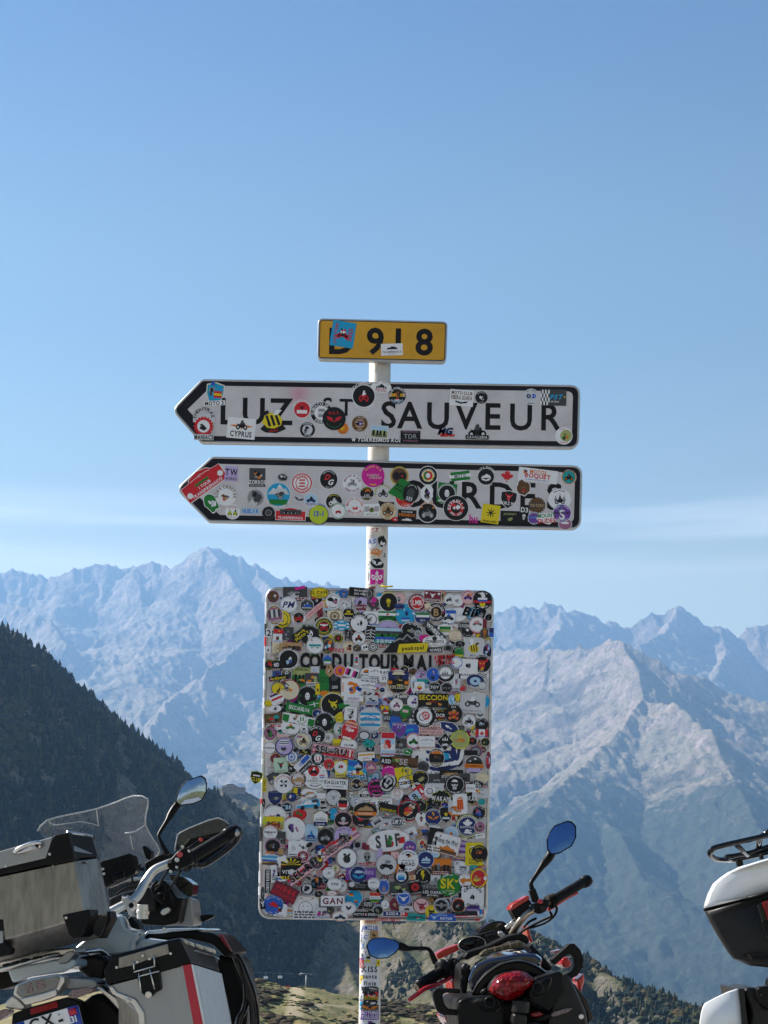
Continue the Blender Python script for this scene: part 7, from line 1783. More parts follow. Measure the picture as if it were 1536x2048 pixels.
RL.prism('fairing_panel', [(1034,918), (1062,828), (1104,744), (1130,766), (1146,905), (1140,926)], 5.85, 0.12, brushed2, m1_, taper=0.9, bevel=0.006)
RL.prism('front_indicator', [(1148,892), (1158,862), (1245,850), (1268,860), (1262,868), (1200,898)], 5.95, 0.05, blackp, m1_, taper=0.7, bevel=0.006)
RL.disc('reservoir', 842, 880, 5.55, 0.020, 0.05, satin, m1_, axis=(0, 0, 1)); RL.disc('reservoir', 842, 850, 5.55, 0.0235, 0.012, silver, m1_, axis=(0.1, 0, 1))
# handlebar, controls, guard
RL.tube('handlebar', [(600,868,5.42), (660,835,5.43), (750,788,5.45), (812,745,5.47), (862,655,5.50), (912,592,5.52), (990,556,5.54), (1130,500,5.60), (1400,362,5.70)], 0.0155, satin, m1_, 16, 4)
RL.prism('bar_riser', [(712,770), (722,745), (745,738), (762,760), (795,775), (792,815), (772,830), (792,890), (770,880), (745,820)], 5.43, 0.04, satin, m1_, bevel=0.008)
RL.disc('clamp_bolt', 776, 800, 5.425, 0.009, 0.006, blackp, m1_, axis=(0.1, -1, 0)); RL.disc('clamp_bolt', 738, 752, 5.425, 0.010, 0.008, silver, m1_, axis=(0, -0.6, 1))
RL.tube('grip', [(1120,520,5.58), (1180,484,5.60), (1335,392,5.68)], 0.0215, rubber, m1_, 18, 1)
RL.tube('bar_end', [(1330,394,5.68), (1352,380,5.69), (1372,366,5.70), (1402,352,5.71)], [0.024, 0.026, 0.024, 0.019], blackp, m1_, 16, 0)
RL.prism('switch_cluster', [(982,548), (1010,520), (1036,492), (1060,470), (1092,456), (1112,470), (1140,548), (1120,560), (1060,586), (1020,598), (996,590)], 5.52, 0.05, blackp, m1_, bevel=0.010)
RL.disc('switch_button', 1062, 500, 5.515, 0.0105, 0.006, redp, m1_, axis=(0.1, -1, 0.1)); RL.disc('switch_button', 1002, 540, 5.515, 0.007, 0.006, pink_lens, m1_, axis=(0.1, -1, 0.1)); RL.disc('switch_button', 1044, 575, 5.515, 0.005, 0.006, satin, m1_, axis=(0.1, -1, 0.1)); RL.disc('switch_button', 1046, 532, 5.513, 0.008, 0.006, satin, m1_, axis=(0.1, -1, 0.1))
for q in ((1096,548,5.56), (1120,528,5.57)): RL.tube('grip_ring', [(q[0]-8,q[1]+6,q[2]), (q[0]+10,q[1]-6,q[2]+0.01)], 0.031, blackp, m1_, 18, 0)
RL.loft('hand_guard', [([(1050,480), (1120,400), (1290,360), (1395,345), (1412,372), (1385,430), (1215,548), (1160,552)], 5.80), ([(1060,490), (1130,410), (1290,375), (1385,360), (1398,380), (1375,430), (1210,540), (1160,545)], 5.83)], blackp, m1_, bevel=0.006)
RL.tube('hand_guard', [(1402,352,5.72), (1406,390,5.75), (1360,448,5.78), (1215,550,5.80), (1155,552,5.78)], 0.014, blackg, m1_, 12)
RL.prism('hand_guard_spoiler', [(1032,478), (1046,400), (1064,370), (1180,318), (1288,284), (1350,316), (1352,348), (1300,372), (1130,410), (1060,480)], 5.80, 0.006, smoke_m, m1_, bevel=0.002)
RL.tube('spoiler_edge', [(1032,478,5.80), (1046,400,5.80), (1064,370,5.80), (1180,318,5.80), (1288,284,5.80), (1352,318,5.80)], 0.0022, edge_m, m1_, 6, 1)
RL.tube('brake_lever', [(1110,470,5.66), (1190,415,5.72), (1300,400,5.76)], 0.006, blackp, m1_, 8)
RL.disc('switch_button', 1188, 412, 5.66, 0.007, 0.01, redp, m1_, axis=(0, -1, 0))
mirror(RL, m1_, [(1032,192), (1046,140), (1072,94), (1108,58), (1190,30), (1216,48), (1224,80), (1222,128), (1196,180), (1140,202), (1060,212)], 5.62, [(1052,200,5.64), (1028,232,5.63), (1006,268,5.62), (985,305,5.6), (940,378,5.58), (942,405,5.57), (962,452,5.56), (988,500,5.55)], [0.012, 0.013, 0.0125, 0.008, 0.0065, 0.0065, 0.009, 0.012], 3, glass=mirror_plain)
for q in (((1010,560,5.56), (985,600,5.58), (960,640,5.64), (940,690,5.70), (900,720,5.74)), ((1070,590,5.56), (1040,640,5.60), (1010,690,5.68), (980,720,5.76)), ((830,560,5.62), (800,590,5.60), (780,640,5.64), (800,690,5.7)), ((690,735,5.5), (740,700,5.56), (800,690,5.62), (860,670,5.66))): RL.tube('cable', q, 0.0042, rubber, m1_, 8)
for q in ((1080,455,5.55), (1010,600,5.54), (1118,480,5.56)): RL.disc('clamp_bolt', q[0], q[1], q[2]-0.04, 0.005, 0.008, satin, m1_, axis=(0, -1, 0))
# tank and side panel
RL.loft('fuel_tank', [([(430,1062), (545,965), (636,862), (720,858), (750,935), (820,962), (786,1020), (770,1085), (690,1096), (590,1112)], 5.05), ([(450,1040), (560,945), (650,846), (738,854), (768,932), (850,955), (800,1015), (790,1075), (700,1090), (600,1100)], 5.12), ([(480,1040), (580,940), (670,870), (740,880), (790,930), (870,955), (830,1000), (800,1060), (710,1075), (620,1080)], 5.55)], tankblue, m1_, bevel=0.012, segs=3)
RL.prism('tank_shoulder', [(800,1010), (870,950), (1000,936), (1168,934), (1184,944), (1010,956), (890,985), (830,1010), (790,1066)], 5.22, 0.3, tankblue, m1_, taper=0.9, bevel=0.008)
RL.prism('tank_shoulder', [(786,1068), (826,1006), (880,994), (1000,1008), (960,1030), (880,1062)], 5.18, 0.2, tankblue, m1_, bevel=0.008)
RL.disc('panel_screw', 876, 1014, 5.176, 0.005, 0.004, satin, m1_, axis=(0.1, -1, 0.1)); RL.disc('panel_screw', 972, 942, 5.215, 0.006, 0.004, satin, m1_, axis=(0.1, -1, 0.1))
RL.prism('tank_cover', [(750,880), (768,860), (820,920), (822,945), (770,930)], 5.04, 0.05, blackp, m1_, bevel=0.006)
RL.prism('side_fairing', [(832,980), (868,952), (1000,948), (1245,958), (1300,990), (1384,1086), (1330,1110), (1250,1030), (1120,1000), (900,1004), (846,1012)], 5.22, 0.22, blackp, m1_, taper=0.95, bevel=0.010)
RL.prism('side_fairing_badge', [(1292,972), (1312,975), (1350,1040), (1368,1076), (1352,1062), (1310,1010)], 5.20, 0.02, reflector, m1_, bevel=0.003)
RL.prism('engine_cover', [(1280,1080), (1392,1110), (1440,1300), (1456,1420), (1440,1600), (1330,1600), (1250,1300)], 5.42, 0.2, blackp, m1_, bevel=0.02)
RL.tube('crash_bar', [(1370,1075,5.30), (1402,1110,5.32), (1440,1200,5.34), (1488,1330,5.36), (1506,1480,5.38), (1500,1700,5.40)], 0.0165, blackg, m1_, 16)
RL.tube('crash_bar', [(1448,1230,5.36), (1456,1340,5.37), (1440,1420,5.38), (1410,1480,5.38), (1396,1600,5.38)], 0.012, blackg, m1_, 14)
RL.prism('tool_tube', [(1420,1470), (1460,1400), (1474,1420), (1480,1560), (1420,1560)], 5.44, 0.05, brushed2, m1_, bevel=0.008)
# top box
A_ = [(-700,775), (435,535), (500,848), (380,903), (-640,1190)]
B_ = [(-800,800), (575,518), (650,862), (592,990,4.735), (-660,1292,4.70)]
C_ = [(-760,800), (590,540), (655,850), (600,960), (-640,1250)]
tc_ = RL.loft('top_case', [(A_, 4.66), (B_, 4.77), (C_, 5.06)], brushed, m1_, bevel=0.004)
tl_ = RL.loft('lid', [([(-700,648), (402,370), (436,528), (-700,770)], 4.645), ([(-800,662), (545,392), (579,512), (-800,795)], 4.765), ([(-780,680), (560,420), (590,530), (-780,800)], 5.07)], blackp, tc_, bevel=0.006)
RL.prism('lid_panel', [(-700,672), (312,394), (274,520), (-700,742)], 4.640, 0.01, brushed2, tc_, bevel=0.003)
RL.prism('lid_panel', [(410,408,4.650), (490,414,4.715), (560,500,4.752), (442,482,4.652)], 4.65, 0.02, brushed2, tc_, bevel=0.002)
RL.prism('lid_corner', [(318,386), (402,369), (432,498), (436,530), (278,562), (268,520)], 4.636, 0.05, blackp, tc_, bevel=0.004)
RL.disc('rivet', 294, 497, 4.633, 0.0042, 0.004, silver, tc_, axis=(0, -1, 0)); RL.disc('rivet', 34, 568, 4.637, 0.0042, 0.004, silver, tc_, axis=(0, -1, 0))
RL.tube('lid_rail', [(400,372,4.66), (470,384,4.72), (540,396,4.79)], 0.0068, silver, tc_, 12, 0)
RL.prism('lid_rail_end', [(378,378), (400,364), (414,372), (412,392), (390,398)], 4.65, 0.03, blackp, tc_, bevel=0.004); RL.prism('lid_rail_end', [(520,386), (538,382), (545,396), (540,412), (526,410)], 4.78, 0.03, blackp, tc_, bevel=0.004)
RL.tube('lid_handle', [(84,492,4.62), (108,466,4.61), (168,440,4.61), (222,428,4.61), (240,440,4.62), (232,456,4.625)], 0.0058, silver, tc_, 10, 2)
RL.tube('lid_handle', [(88,490,4.625), (140,480,4.62), (232,448,4.625)], 0.004, silver, tc_, 8, 1)
for q in ((96,476), (222,440)): RL.prism('handle_bracket', [(q[0]-20,q[1]+4), (q[0]-10,q[1]-16), (q[0]+16,q[1]-20), (q[0]+18,q[1]+8), (q[0]-8,q[1]+20)], 4.618, 0.02, blackp, tc_, bevel=0.003)
RL.prism('corner_guard', [(366,856), (526,822), (533,858), (498,968), (480,988), (424,992), (404,968)], 4.648, 0.08, blackp, tc_, bevel=0.004)
RL.prism('corner_guard', [(640,830), (652,860), (655,880), (594,996), (580,992), (640,866)], 4.76, 0.06, blackp, tc_, bevel=0.004)
RL.disc('rivet', 391, 873, 4.644, 0.0045, 0.004, silver, tc_, axis=(0, -1, 0))
for q in ((52,646), (312,566), (74,957), (492,484), (448,538), (510,544), (584,850)): RL.disc('rivet', q[0], q[1], 4.655 if q[0] < 420 else 4.70, 0.0036, 0.02, brushed2, tc_, axis=(0, 1, 0))
RL.prism('case_lock', [(-20,890), (10,880), (22,1010), (70,1060), (60,1090), (-30,1110)], 4.650, 0.03, blackp, tc_, bevel=0.004)
RL.prism('case_lock', [(-40,960), (14,948), (18,1020), (-40,1034)], 4.646, 0.02, brushed2, tc_, bevel=0.002)
# rack and tail
RL.tube('luggage_rack', [(-300,1250,4.75), (0,1180,4.73), (140,1142,4.74), (300,1098,4.78), (440,1084,4.86), (560,1068,4.92), (600,1070,4.95), (650,1112,4.99)], 0.0075, silver, m1_, 12)
RL.tube('luggage_rack', [(-300,1200,4.80), (60,1128,4.79), (250,1078,4.82), (400,1062,4.88), (440,1068,4.92)], 0.0065, silver, m1_, 12)
RL.prism('rack_plate', [(-200,1190), (110,1110), (330,1062), (436,1050), (452,1080), (330,1100), (140,1130), (-200,1214)], 4.80, 0.24, satin, m1_, bevel=0.004)
for q in (10, 66, 122, 190): RL.prism('rack_lug', [(q,1150-q*0.24), (q+34,1142-q*0.24), (q+36,1158-q*0.24), (q+2,1166-q*0.24)], 4.72, 0.04, blackp, m1_, bevel=0.003)
RL.prism('rack_lug', [(330,1128), (392,1076), (428,1066), (440,1090), (398,1140), (352,1150)], 4.79, 0.05, brushed2, m1_, bevel=0.004)
RL.prism('seat', [(440,1112), (556,1088), (642,1112), (628,1180), (606,1246), (520,1240), (446,1176)], 4.90, 0.30, seat_m, m1_, bevel=0.02, segs=3)
RL.prism('tail_fairing', [(40,1180), (160,1150), (330,1122), (440,1118), (448,1160), (370,1196), (180,1222), (70,1260)], 4.80, 0.2, tankblue, m1_, bevel=0.008)
RL.prism('tail_fairing', [(-60,1200), (60,1190), (110,1212), (100,1270), (0,1300), (-80,1290)], 4.82, 0.1, blackp, m1_, bevel=0.008)
tlm = RL.prism('tail_light', [(70,1330), (84,1268), (180,1228), (330,1204), (384,1216), (382,1252), (334,1334), (250,1368), (150,1392), (104,1352)], 4.66, 0.07, satin, m1_, taper=0.9, bevel=0.008)
RL.prism('lens', [(92,1318), (104,1274), (184,1242), (330,1216), (352,1226), (330,1290), (250,1316), (150,1340), (116,1346)], 4.652, 0.03, clear_lens, tlm, bevel=0.004)
RL.prism('lens_insert', [(146,1272), (186,1256), (196,1310), (156,1322)], 4.650, 0.008, pink_lens, tlm, bevel=0.002); RL.prism('lens_insert', [(210,1250), (262,1238), (268,1292), (220,1304)], 4.650, 0.008, pink_lens, tlm, bevel=0.002)
RL.prism('lens_rim', [(110,1352), (250,1318), (332,1292), (336,1332), (250,1364), (150,1390)], 4.648, 0.02, satin, tlm, bevel=0.005)
RL.prism('tail_bracket', [(384,1222), (540,1234), (572,1250), (574,1276), (540,1290), (420,1300), (372,1290)], 4.72, 0.08, brushed2, m1_, bevel=0.008)
RL.prism('exhaust_guard', [(556,1272), (590,1278), (680,1340), (740,1390), (800,1480), (820,1620), (790,1620), (730,1450), (640,1352)], 4.76, 0.05, silver, m1_, bevel=0.010)
RL.prism('indicator', [(392,1330), (420,1300), (500,1284), (548,1288), (556,1304), (520,1322), (440,1350), (410,1348)], 4.64, 0.05, pink_lens, m1_, taper=0.8, bevel=0.010)
RL.prism('indicator', [(-60,1450), (20,1410), (60,1416), (56,1440), (0,1480), (-60,1500)], 4.64, 0.05, pink_lens, m1_, taper=0.8, bevel=0.010)
RL.prism('tail_cover', [(26,1372), (70,1330), (104,1352), (150,1396), (140,1420), (60,1414), (24,1408)], 4.68, 0.06, satin, m1_, bevel=0.010)
RL.prism('plate_holder', [(70,1440), (170,1402), (340,1356), (400,1340), (470,1370), (500,1650), (100,1800), (60,1560)], 4.665, 0.05, blackp, m1_, bevel=0.006)
RL.prism('reflector', [(174,1412), (334,1366), (341,1402), (181,1448)], 4.655, 0.012, reflector, m1_, bevel=0.002)
pt = [(82,1500), (450,1389), (462,1396), (524,1640), (150,1752), (140,1745)]
pl_ = RL.prism('number_plate', pt, 4.650, 0.006, plate_w, m1_, bevel=0.0015)
RL.prism('plate_band', [(396,1406), (449,1390), (461,1397), (522,1638), (466,1656)], 4.6485, 0.003, plate_b, pl_, bevel=0.0)
RL.prism('plate_band', [(83,1500), (140,1484), (205,1730), (150,1750)], 4.6485, 0.003, plate_b, pl_, bevel=0.0)
RL.prism('plate_crest', [(402,1414), (446,1401), (456,1440), (412,1453)], 4.6470, 0.002, redstripe, pl_, bevel=0.0)
u_ = RL.P(450,1389,4.65)-RL.P(82,1500,4.65); v_ = RL.P(82,1500,4.65)-RL.P(150,1752,4.65)
RL.text('lettering', '31', 434, 1472, 4.6465, 0.019, u_, v_, plate_w, pl_)
RL.text('lettering', 'CX', 246, 1492, 4.6465, 0.034, u_, v_, ink, pl_, 0.02); RL.text('lettering', '-', 356, 1468, 4.6465, 0.034, u_, v_, ink, pl_, 0.03)
RL.text('lettering', '451', 290, 1640, 4.6465, 0.034, u_, v_, ink, pl_, 0.02)
RL.disc('rivet', 348, 1445, 4.648, 0.003, 0.003, brushed2, pl_, axis=(0, -1, 0))
RL.prism('rear_hugger', [(330,1460), (470,1380), (560,1310), (640,1352), (730,1450), (830,1640), (500,1700)], 4.84, 0.15, blackp, m1_, bevel=0.02)
# side case
sc_ = RL.loft('side_case', [([(632,1276), (1090,1152), (1150,1420), (1200,1700), (880,1760), (850,1480)], 4.62), ([(636,1270), (1126,1146), (1190,1440), (1234,1720), (880,1760), (850,1480)], 4.64), ([(700,1262), (1300,1196), (1352,1440), (1392,1700), (900,1740), (860,1480)], 5.06)], brushed2, m1_, bevel=0.003)
RL.prism('stripe', [(1078,1154), (1128,1146), (1194,1478), (1236,1720), (1180,1722), (1142,1500)], 4.6165, 0.010, redstripe, sc_, bevel=0.001)
RL.prism('stripe_edge', [(1066,1158), (1079,1154), (1143,1500), (1181,1722), (1168,1724), (1130,1500)], 4.6160, 0.008, brushed2, sc_, bevel=0.001); RL.prism('stripe_edge', [(1128,1147), (1138,1150), (1204,1478), (1246,1720), (1237,1721), (1195,1480)], 4.6180, 0.010, plate_w, sc_, bevel=0.001)
RL.prism('case_side_sheen', [(1140,1152,4.655), (1296,1202,5.04), (1346,1440,5.04), (1386,1690,5.04), (1240,1700,4.655), (1200,1446,4.655)], 4.65, 0.004, side_sheen, sc_, bevel=0.001, shift=(0.006, 0))  # thin added sheet, the sky's reflection put into its colour
sl_ = RL.loft('lid', [([(612,1182), (664,1096), (705,1088), (992,1010), (1060,996), (1130,1140), (628,1268)], 4.605), ([(612,1182), (668,1090), (708,1082), (996,1004), (1064,990), (1136,1140), (628,1268)], 4.63), ([(690,1180), (740,1110), (790,1100), (1120,1040), (1266,1092), (1302,1190), (700,1262)], 5.08)], blackp, sc_, bevel=0.005)
RL.prism('lid_panel', [(702,1108), (990,1026), (1000,1086), (872,1122), (792,1152), (700,1172)], 4.598, 0.01, brushed, sc_, bevel=0.002)
for q in ((690,1166), (1008,1084), (844,1096), (884,1116), (812,1134)): RL.disc('rivet', q[0], q[1], 4.594, 0.0042, 0.004, silver, sc_, axis=(0, -1, 0))
RL.prism('lid_panel', [(1140,1070,4.72), (1256,1098,4.98), (1290,1120,5.04), (1280,1106,5.04), (1150,1064,4.74)], 4.72, 0.02, brushed2, sc_, bevel=0.002)
for q in ((1060,990,4.66), (1100,1006,4.72), (1150,1022,4.80), (1196,1036,4.90), (1226,1046,4.96)): RL.loft('strap_hook', [([(q[0],q[1]+22), (q[0]+6,q[1]), (q[0]+46,q[1]+14), (q[0]+50,q[1]+44)], q[2]), ([(q[0]+16,q[1]+18), (q[0]+20,q[1]+8), (q[0]+36,q[1]+14), (q[0]+38,q[1]+36)], q[2]+0.03)], silver, sc_, bevel=0.002)
RL.prism('latch', [(796,1186), (930,1150), (946,1300), (910,1316), (888,1340), (858,1338), (832,1318)], 4.596, 0.03, blackp, sc_, bevel=0.005)
RL.prism('latch_plate', [(834,1182), (876,1170), (882,1196), (856,1214), (842,1206)], 4.590, 0.012, darkgrey, sc_, bevel=0.003)
for q in (((788,1130), (792,1180)), ((910,1096), (914,1160)), ((818,1200), (834,1310)), ((884,1178), (914,1296)), ((790,1194), (916,1158)), ((818,1220), (940,1188))): RL.tube('latch_bar', [(q[0][0],q[0][1],4.588), (q[1][0],q[1][1],4.588)], 0.0022, silver, sc_, 8, 0)
RL.disc('lock', 880, 1326, 4.590, 0.0095, 0.012, silver, sc_, axis=(0, -1, 0))
RL.prism('guard_plate', [(640,1286), (660,1272), (690,1310), (800,1352), (850,1430), (866,1700), (830,1700), (816,1450), (782,1382), (664,1326)], 4.610, 0.02, satin, sc_, bevel=0.004)
RL.prism('guard_plate', [(668,1300), (782,1350), (836,1424), (848,1700), (700,1700), (700,1400)], 4.622, 0.02, brushed, sc_, bevel=0.002)
RL.disc('rivet', 757, 1362, 4.606, 0.006, 0.006, satin, sc_, axis=(0, -1, 0))
# ------------------------------------------------------------------ black and red naked motorcycle (centre right)
RR = Rig(700, 1620, 2.954, (-0.10, 0.99, 0))
m2_ = empty('motorcycle', (0.60, 5.2, 0), 'black and red naked motorcycle with twin high exhausts and a big red tail light', 'motorcycle', 'motorcycles parked in front of the signpost')
wheel(m2_, 0.62, 5.15, 0.315, 0.17, 0.24, -0.10); wheel(m2_, 0.47, 6.55, 0.31, 0.12, 0.24, -0.10)
RR.prism('engine', [(760,1900), (1260,1900), (1330,1600), (1180,1300), (740,1350)], 5.5, 0.45, blackp, m2_, bevel=0.03)
RR.tube('fork', [(1010,900,6.1), (1090,1800,6.45)], 0.03, titan, m2_, smooth=0); RR.tube('fork', [(760,950,6.1), (850,1850,6.45)], 0.03, titan, m2_, smooth=0)
RR.tube('side_stand', [(850,1800,5.6), (650,2180,5.6)], 0.012, blackp, m2_, smooth=0)
# front: headlamp shell, dash, red panels
RR.prism('headlamp_shell', [(744,732), (790,690), (830,664), (868,654), (912,656), (945,690), (965,716), (1000,730), (960,780), (760,790)], 5.85, 0.16, blackg, m2_, taper=0.85, bevel=0.008)
dash = RR.prism('instrument_panel', [(650,800), (664,770), (700,748), (760,736), (846,712), (880,712), (906,730), (900,752), (850,780), (780,822), (690,848), (655,838)], 5.72, 0.05, blackp, m2_, bevel=0.010)
cP = [(720+84*math.cos(a)+8*math.sin(a), 792-22*math.cos(a)*0.55+46*math.sin(a)) for a in np.linspace(0, 2*math.pi, 25)[:-1]]
RR.loft('gauge_ring', [(cP, 5.712), ([(x*0.97+720*0.03, y*0.97+792*0.03) for x, y in cP], 5.704), ([(x*0.9+72, y*0.9+79.2) for x, y in cP], 5.710)], satin, dash, bevel=0.0, caps=False)
RR.prism('gauge_face', [(x*0.9+72, y*0.9+79.2) for x, y in cP], 5.710, 0.004, blackg, dash, bevel=0.0)
RR.disc('gauge_knob', 772, 778, 5.703, 0.012, 0.012, blackp, dash, axis=(0, -1, 0.1))
for q in ((812,748), (834,740), (856,734), (868,752), (846,762), (822,768)): RR.disc('warning_lamp', q[0], q[1], 5.712, 0.007, 0.006, darkgrey, dash, axis=(0, -1, 0.3))
for q in ((888,738), (900,750)): RR.disc('fork_nut', q[0], q[1], 5.70, 0.009, 0.012, satin, m2_, axis=(0, -0.5, 1))
RR.prism('red_shroud', [(508,850), (560,820), (640,792), (652,800), (648,826), (600,850), (520,884)], 5.85, 0.08, redp, m2_, bevel=0.010)
RR.prism('red_shroud', [(1042,690), (1054,682), (1082,780), (1070,788), (1052,760)], 5.82, 0.10, redp, m2_, bevel=0.008)
RR.prism('red_shroud', [(598,1012), (640,976), (656,990), (652,1080), (640,1130), (604,1090)], 5.50, 0.15, redp, m2_, bevel=0.010)
RR.prism('red_shroud', [(566,1102), (620,1100), (640,1122), (640,1142), (590,1160), (568,1140)], 5.35, 0.12, redp, m2_, bevel=0.010)
RR.prism('red_shroud', [(1252,884), (1266,866), (1294,872), (1310,908), (1304,930), (1268,934), (1250,912)], 5.30, 0.12, redp, m2_, bevel=0.008)
RR.prism('red_shroud', [(1340,1006), (1384,964), (1388,1010), (1368,1080), (1352,1060)], 5.34, 0.12, redp, m2_, bevel=0.008)
RR.prism('red_shroud', [(554,1220), (576,1216), (640,1250), (660,1300), (620,1310), (580,1270)], 5.3, 0.2, redp, m2_, bevel=0.008)
RR.prism('red_shroud', [(1205,836), (1260,820), (1262,836), (1210,850)], 5.5, 0.08, redp, m2_, bevel=0.006)
# top yoke, bronze strip, tank, seat
RR.prism('yoke_cover', [(672,872), (690,842), (820,800), (940,742), (1010,728), (1050,744), (1064,782), (1046,796), (1000,768), (940,776), (830,822), (720,872), (690,890)], 5.50, 0.10, blackp, m2_, bevel=0.010)
bz = RR.prism('bronze_trim', [(762,858), (800,826), (900,800), (1010,776), (1044,800), (1030,824), (940,822), (840,846), (780,872)], 5.46, 0.06, bronze, m2_, bevel=0.006)
for i in range(5):
    x_ = 806+i*46; y_ = 842-i*12
    RR.prism('trim_rib', [(x_,y_-22), (x_+7,y_-24), (x_+9,y_+8), (x_+2,y_+10)], 5.452, 0.01, titan if i % 2 else bronze, bz, bevel=0.001)
RR.loft('fuel_tank', [([(694,1010), (716,950), (744,912), (820,880), (900,868), (1000,850), (1090,852), (1140,890), (1120,930), (1000,900), (900,915), (800,970), (724,1080)], 5.22), ([(690,1000), (712,940), (740,900), (820,856), (900,838), (1000,820), (1096,826), (1150,872), (1140,940), (1000,930), (900,940), (800,990), (716,1080)], 5.30), ([(720,990), (740,930), (780,890), (840,860), (900,846), (980,836), (1060,844), (1100,890), (1090,940), (1000,930), (900,940), (820,980), (750,1060)], 5.55)], tankdark, m2_, bevel=0.012, segs=3)
RR.prism('frame_side', [(655,930), (680,900), (704,912), (716,960), (700,1010), (690,1090), (664,1104), (652,1040)], 5.28, 0.15, blackp, m2_, bevel=0.010)
RR.prism('frame_side', [(1050,800), (1080,796), (1130,850), (1200,930), (1180,960), (1120,920), (1090,860)], 5.28, 0.15, blackp, m2_, bevel=0.010)
for q in ((676,936), (700,926), (668,990)): RR.disc('frame_bolt', q[0], q[1], 5.272, 0.007, 0.01, darkgrey, m2_, axis=(0, -1, 0))
RR.loft('seat', [([(716,1096), (752,1030), (800,970), (890,912), (996,892), (1090,918), (1176,976), (1200,1000), (1120,990), (1060,964), (960,946), (870,972), (800,1040), (770,1096)], 5.06), ([(716,1090), (748,1018), (796,958), (888,900), (996,880), (1092,906), (1180,964), (1210,1000), (1130,1010), (1060,990), (960,980), (880,1000), (810,1060), (780,1096)], 5.10), ([(740,1080), (770,1010), (810,960), (890,920), (990,905), (1070,925), (1140,970), (1170,1000), (1110,1010), (1050,1000), (960,990), (890,1010), (830,1060), (800,1090)], 5.40)], seat_m, m2_, bevel=0.010, segs=3)
RR.tube('seat_piping', [(722,1090,5.05), (758,1026,5.05), (808,972,5.05), (892,918,5.05), (996,896,5.05), (1090,922,5.05), (1170,974,5.05)], 0.003, blackp, m2_, 8)
# tail light
LT = [(818,1064), (838,1020), (872,980), (920,960), (990,948), (1046,962), (1090,1000), (1084,1036), (1040,1066), (1010,1100), (960,1124), (920,1132), (880,1114), (840,1088)]
ltc = (955, 1040); lsc = lambda k: [(ltc[0]+(x-ltc[0])*k, ltc[1]+(y-ltc[1])*k) for x, y in LT]
lt = RR.loft('tail_light', [(lsc(0.3), 4.93), (lsc(0.66), 4.940), (lsc(0.92), 4.962), (lsc(1.0), 4.985), (lsc(0.97), 5.06)], red_lens, m2_, bevel=0.0)
RR.prism('lamp_bezel', lsc(1.05), 5.0, 0.08, blackp, m2_, taper=0.9, bevel=0.006)
for q in ((880,1050), (900,1010), (938,1032), (970,1060), (1000,1020), (925,1080), (960,1000), (1040,1010)): RR.prism('lamp_facet', [(q[0]-17,q[1]+4), (q[0],q[1]-17), (q[0]+17,q[1]-2), (q[0]+2,q[1]+17)], 4.925 if abs(q[0]-950) < 40 else 4.935, 0.01, reflector, lt, taper=1.2, bevel=0.002)
RR.prism('tail_body', [(780,1090), (840,1100), (920,1140), (1010,1110), (1060,1070), (1070,1180), (1040,1260), (960,1300), (880,1300), (850,1180)], 5.02, 0.20, blackp, m2_, bevel=0.012)
RR.prism('undertray', [(640,1140), (800,1090), (1080,1080), (1250,1180), (1300,1400), (640,1420)], 5.24, 0.25, blackp, m2_, bevel=0.02)
# grab handles
RR.prism('grab_handle', [(655,1056), (525,1052), (496,1064), (488,1092), (508,1172), (528,1204), (560,1212), (655,1216), (655,1182), (586,1176), (562,1154), (546,1096), (560,1080), (655,1084)], 5.03, 0.035, blackp, m2_, bevel=0.008, segs=3)
RR.prism('grab_handle', [(1188,884), (1250,832), (1296,790), (1326,788), (1362,824), (1382,880), (1378,930), (1346,980), (1290,1004), (1270,976), (1312,952), (1332,918), (1330,880), (1312,852), (1296,850), (1262,872), (1214,916)], 5.06, 0.04, blackp, m2_, bevel=0.009, segs=3)
RR.tube('seat_bolt', [(780,1082,5.04), (806,1062,5.03)], 0.008, darkgrey, m2_, 10, 0)
# exhausts
def exhaust(face, side, hole, hexa, Ye):
    ex = RR.prism('exhaust', face, Ye, 0.42, blackp, m2_, taper=0.92, bevel=0.012, segs=3)
    RR.prism('exhaust_tip', hexa, Ye-0.006, 0.02, blackg, ex, bevel=0.005)
    hc = (sum(x for x, y in hexa)/len(hexa), sum(y for x, y in hexa)/len(hexa))
    RR.prism('exhaust_recess', [(hc[0]+(x-hc[0])*0.86, hc[1]+(y-hc[1])*0.86) for x, y in hexa], Ye-0.0075, 0.004, rubber, ex, bevel=0.0)
    a = [RR.P(hole[0]+hole[2]*math.cos(t_), hole[1]+hole[2]*math.sin(t_), Ye-0.012) for t_ in np.linspace(0, 2*math.pi, 21)[:-1]]
    b = [RR.P(hole[0]+hole[2]*0.78*math.cos(t_), hole[1]+hole[2]*0.78*math.sin(t_), Ye-0.013) for t_ in np.linspace(0, 2*math.pi, 21)[:-1]]
    c = [p+RR.fw*0.10 for p in b]; a2 = [p+RR.fw*0.02 for p in a]; k = 20
    f = [(i, (i+1) % k, k+(i+1) % k, k+i) for i in range(k)]+[(k+i, k+(i+1) % k, 2*k+(i+1) % k, 2*k+i) for i in range(k)]+[(i, (i+1) % k, 3*k+(i+1) % k, 3*k+i) for i in range(k)]+[tuple(range(2*k, 3*k))]
    finish('exhaust_pipe', a+b+c+a2, f, darkgrey, ex)
    return ex
e1 = exhaust([(640,1126), (690,1106), (850,1092), (884,1108), (912,1144), (922,1210), (918,1330), (650,1330), (640,1240)], None, (826,1136,34), [(706,1134), (742,1108), (848,1098), (880,1118), (900,1170), (868,1196), (800,1194), (740,1160)], 4.99)
